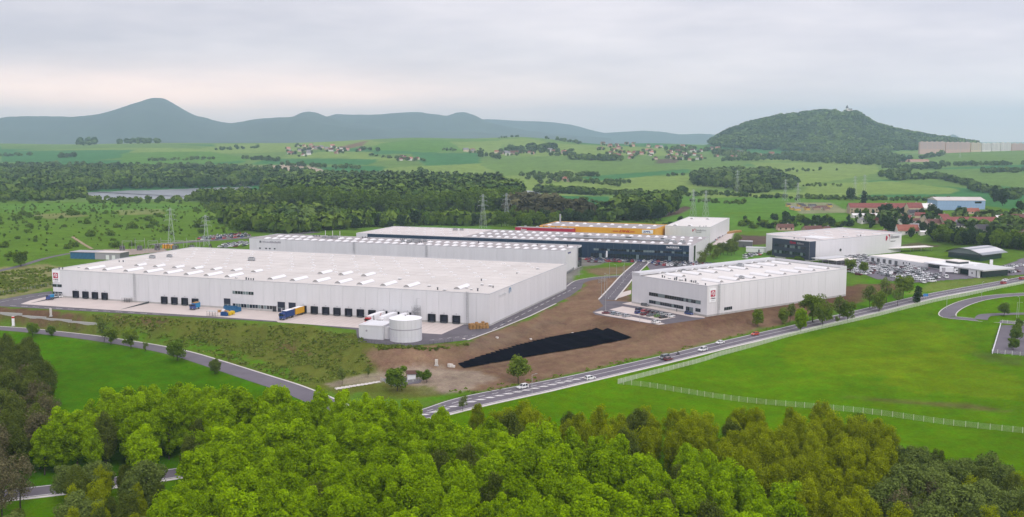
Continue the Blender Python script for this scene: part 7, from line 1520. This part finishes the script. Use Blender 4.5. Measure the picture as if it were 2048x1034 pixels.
# apartment blocks on the right horizon
AP = [(1840,1890,297,281,'pinkw'),(1892,1940,298,282,'pinkw'),(1942,1962,299,283,'cream'),(1964,1982,299,284,'white'),(1984,2000,300,283,'white'),(2002,2022,300,282,'white'),(2024,2060,300,284,'pinkw')]
for i, (u0, u1, vb, vt, wa) in enumerate(AP):
    p = aty((u0 + u1) / 2, vb, 3840 + 8 * i); p[2] -= 2; sc_ = 3840 / F; l = (u1 - u0) * sc_; h = (vb - vt) * sc_ * .8 + 2; r = empty('apartment_block', p, 0, ('leftmost long pinkish apartment block on the right horizon', 'second long pinkish apartment block from the left', 'narrow cream apartment block, third from the left', 'pale apartment block, fourth from the left', 'pale apartment block, fifth from the left', 'white apartment block, sixth from the left', 'pinkish apartment block at the right edge')[i], 'apartment block')
    MB().box(-l / 2, l / 2, 0, 14, -25, h).build('wall', 'wall_' + wa, r); MB().box(-l / 2 - .3, l / 2 + .3, -.3, 14.3, h, h + .7).build('roof', 'trim', r)
    nb_ = max(2, int(l / 18))
    for k in range(nb_): x = -l / 2 + (k + .5) * l / nb_; MB().box(x - 3, x + 3, 4, 10, h + .7, h + 2.6).build('lift_housing', 'wall_' + wa, r)
    bw = boxmesh('window_band', l * .96, .15, 1.1, 'sign_grey')
    for fl in range(int(h / 3.1)): inst('window_band', bw, r, (-l * .48, -.12, 1.2 + fl * 3.1))
    for k in range(1, nb_ + 1): x = -l / 2 + (k - .5) * l / (nb_ + .001); MB().box(x - .8, x + .8, -.5, -.14, 0, h).build('stair_strip', 'wall_' + wa, r)
# ------------------------------------------------------------------ castle ruin on the hill
p = aty(1694, 223, 4885); cst = empty('castle', p, 0, 'white castle with a dark pointed tower on the hill top', 'castle'); s = 4895 / F; cst.scale = (1.25, 1.25, 1.0)
MB().tube((0, 0, -14), (0, 0, 17), 4.4, 4.4, 12).build('tower', 'wall_white', cst); MB().tube((0, 0, 17), (0, 0, 31), 5.6, .3, 12).build('tower_roof', 'roof_dark', cst)
MB().box(4, 19, -3, 6, -14, 9).build('palace_wall', 'wall_white', cst); mb = MB(); mb.extr([(-3.5, 9), (1.5, 14), (6.5, 9)], 3.5, 19.5); mb.build('palace_roof', 'roof_dark', cst); MB().box(-6, 18, -6, -4.5, -14, 1.5).build('curtain_wall', 'wall_tan', cst); MB().tube((15, 0, 5), (15, 0, 12), 1.4, .2, 8).build('turret', 'roof_dark', cst)
p = aty(1672, 224, 4895); cr_ = empty('castle_ruin', p, 0, 'broken grey ruin tower left of the castle', 'ruin'); mb = MB(); mb.prism([(-3, -3), (3, -3), (3, 3), (-3, 3)], -14, 11); mb.prism([(-6, -2), (-3.1, -2), (-3.1, 2), (-6, 2)], -14, 4); mb.box(1, 3, -3, -1, 11, 15); mb.build('ruin_wall', 'wall_tan', cr_)
# ------------------------------------------------------------------ haze: the air of the whole place
hz = MB().box(-18000, 18000, -600, 17600, -80, 540).build('haze', 'trim'); hm = bpy.data.materials.new('haze_air'); hm.use_nodes = True; t = hm.node_tree; t.nodes.clear(); o_ = t.nodes.new('ShaderNodeOutputMaterial'); pv = t.nodes.new('ShaderNodeVolumePrincipled'); t.links.new(pv.outputs[0], o_.inputs['Volume'])
pv.inputs['Density'].default_value = 0.88e-4; pv.inputs['Color'].default_value = (.62, .82, 1.0, 1); pv.inputs['Anisotropy'].default_value = 0.55
hz.data.materials.clear(); hz.data.materials.append(hm); tag(hz, None, None, None, 'stuff')
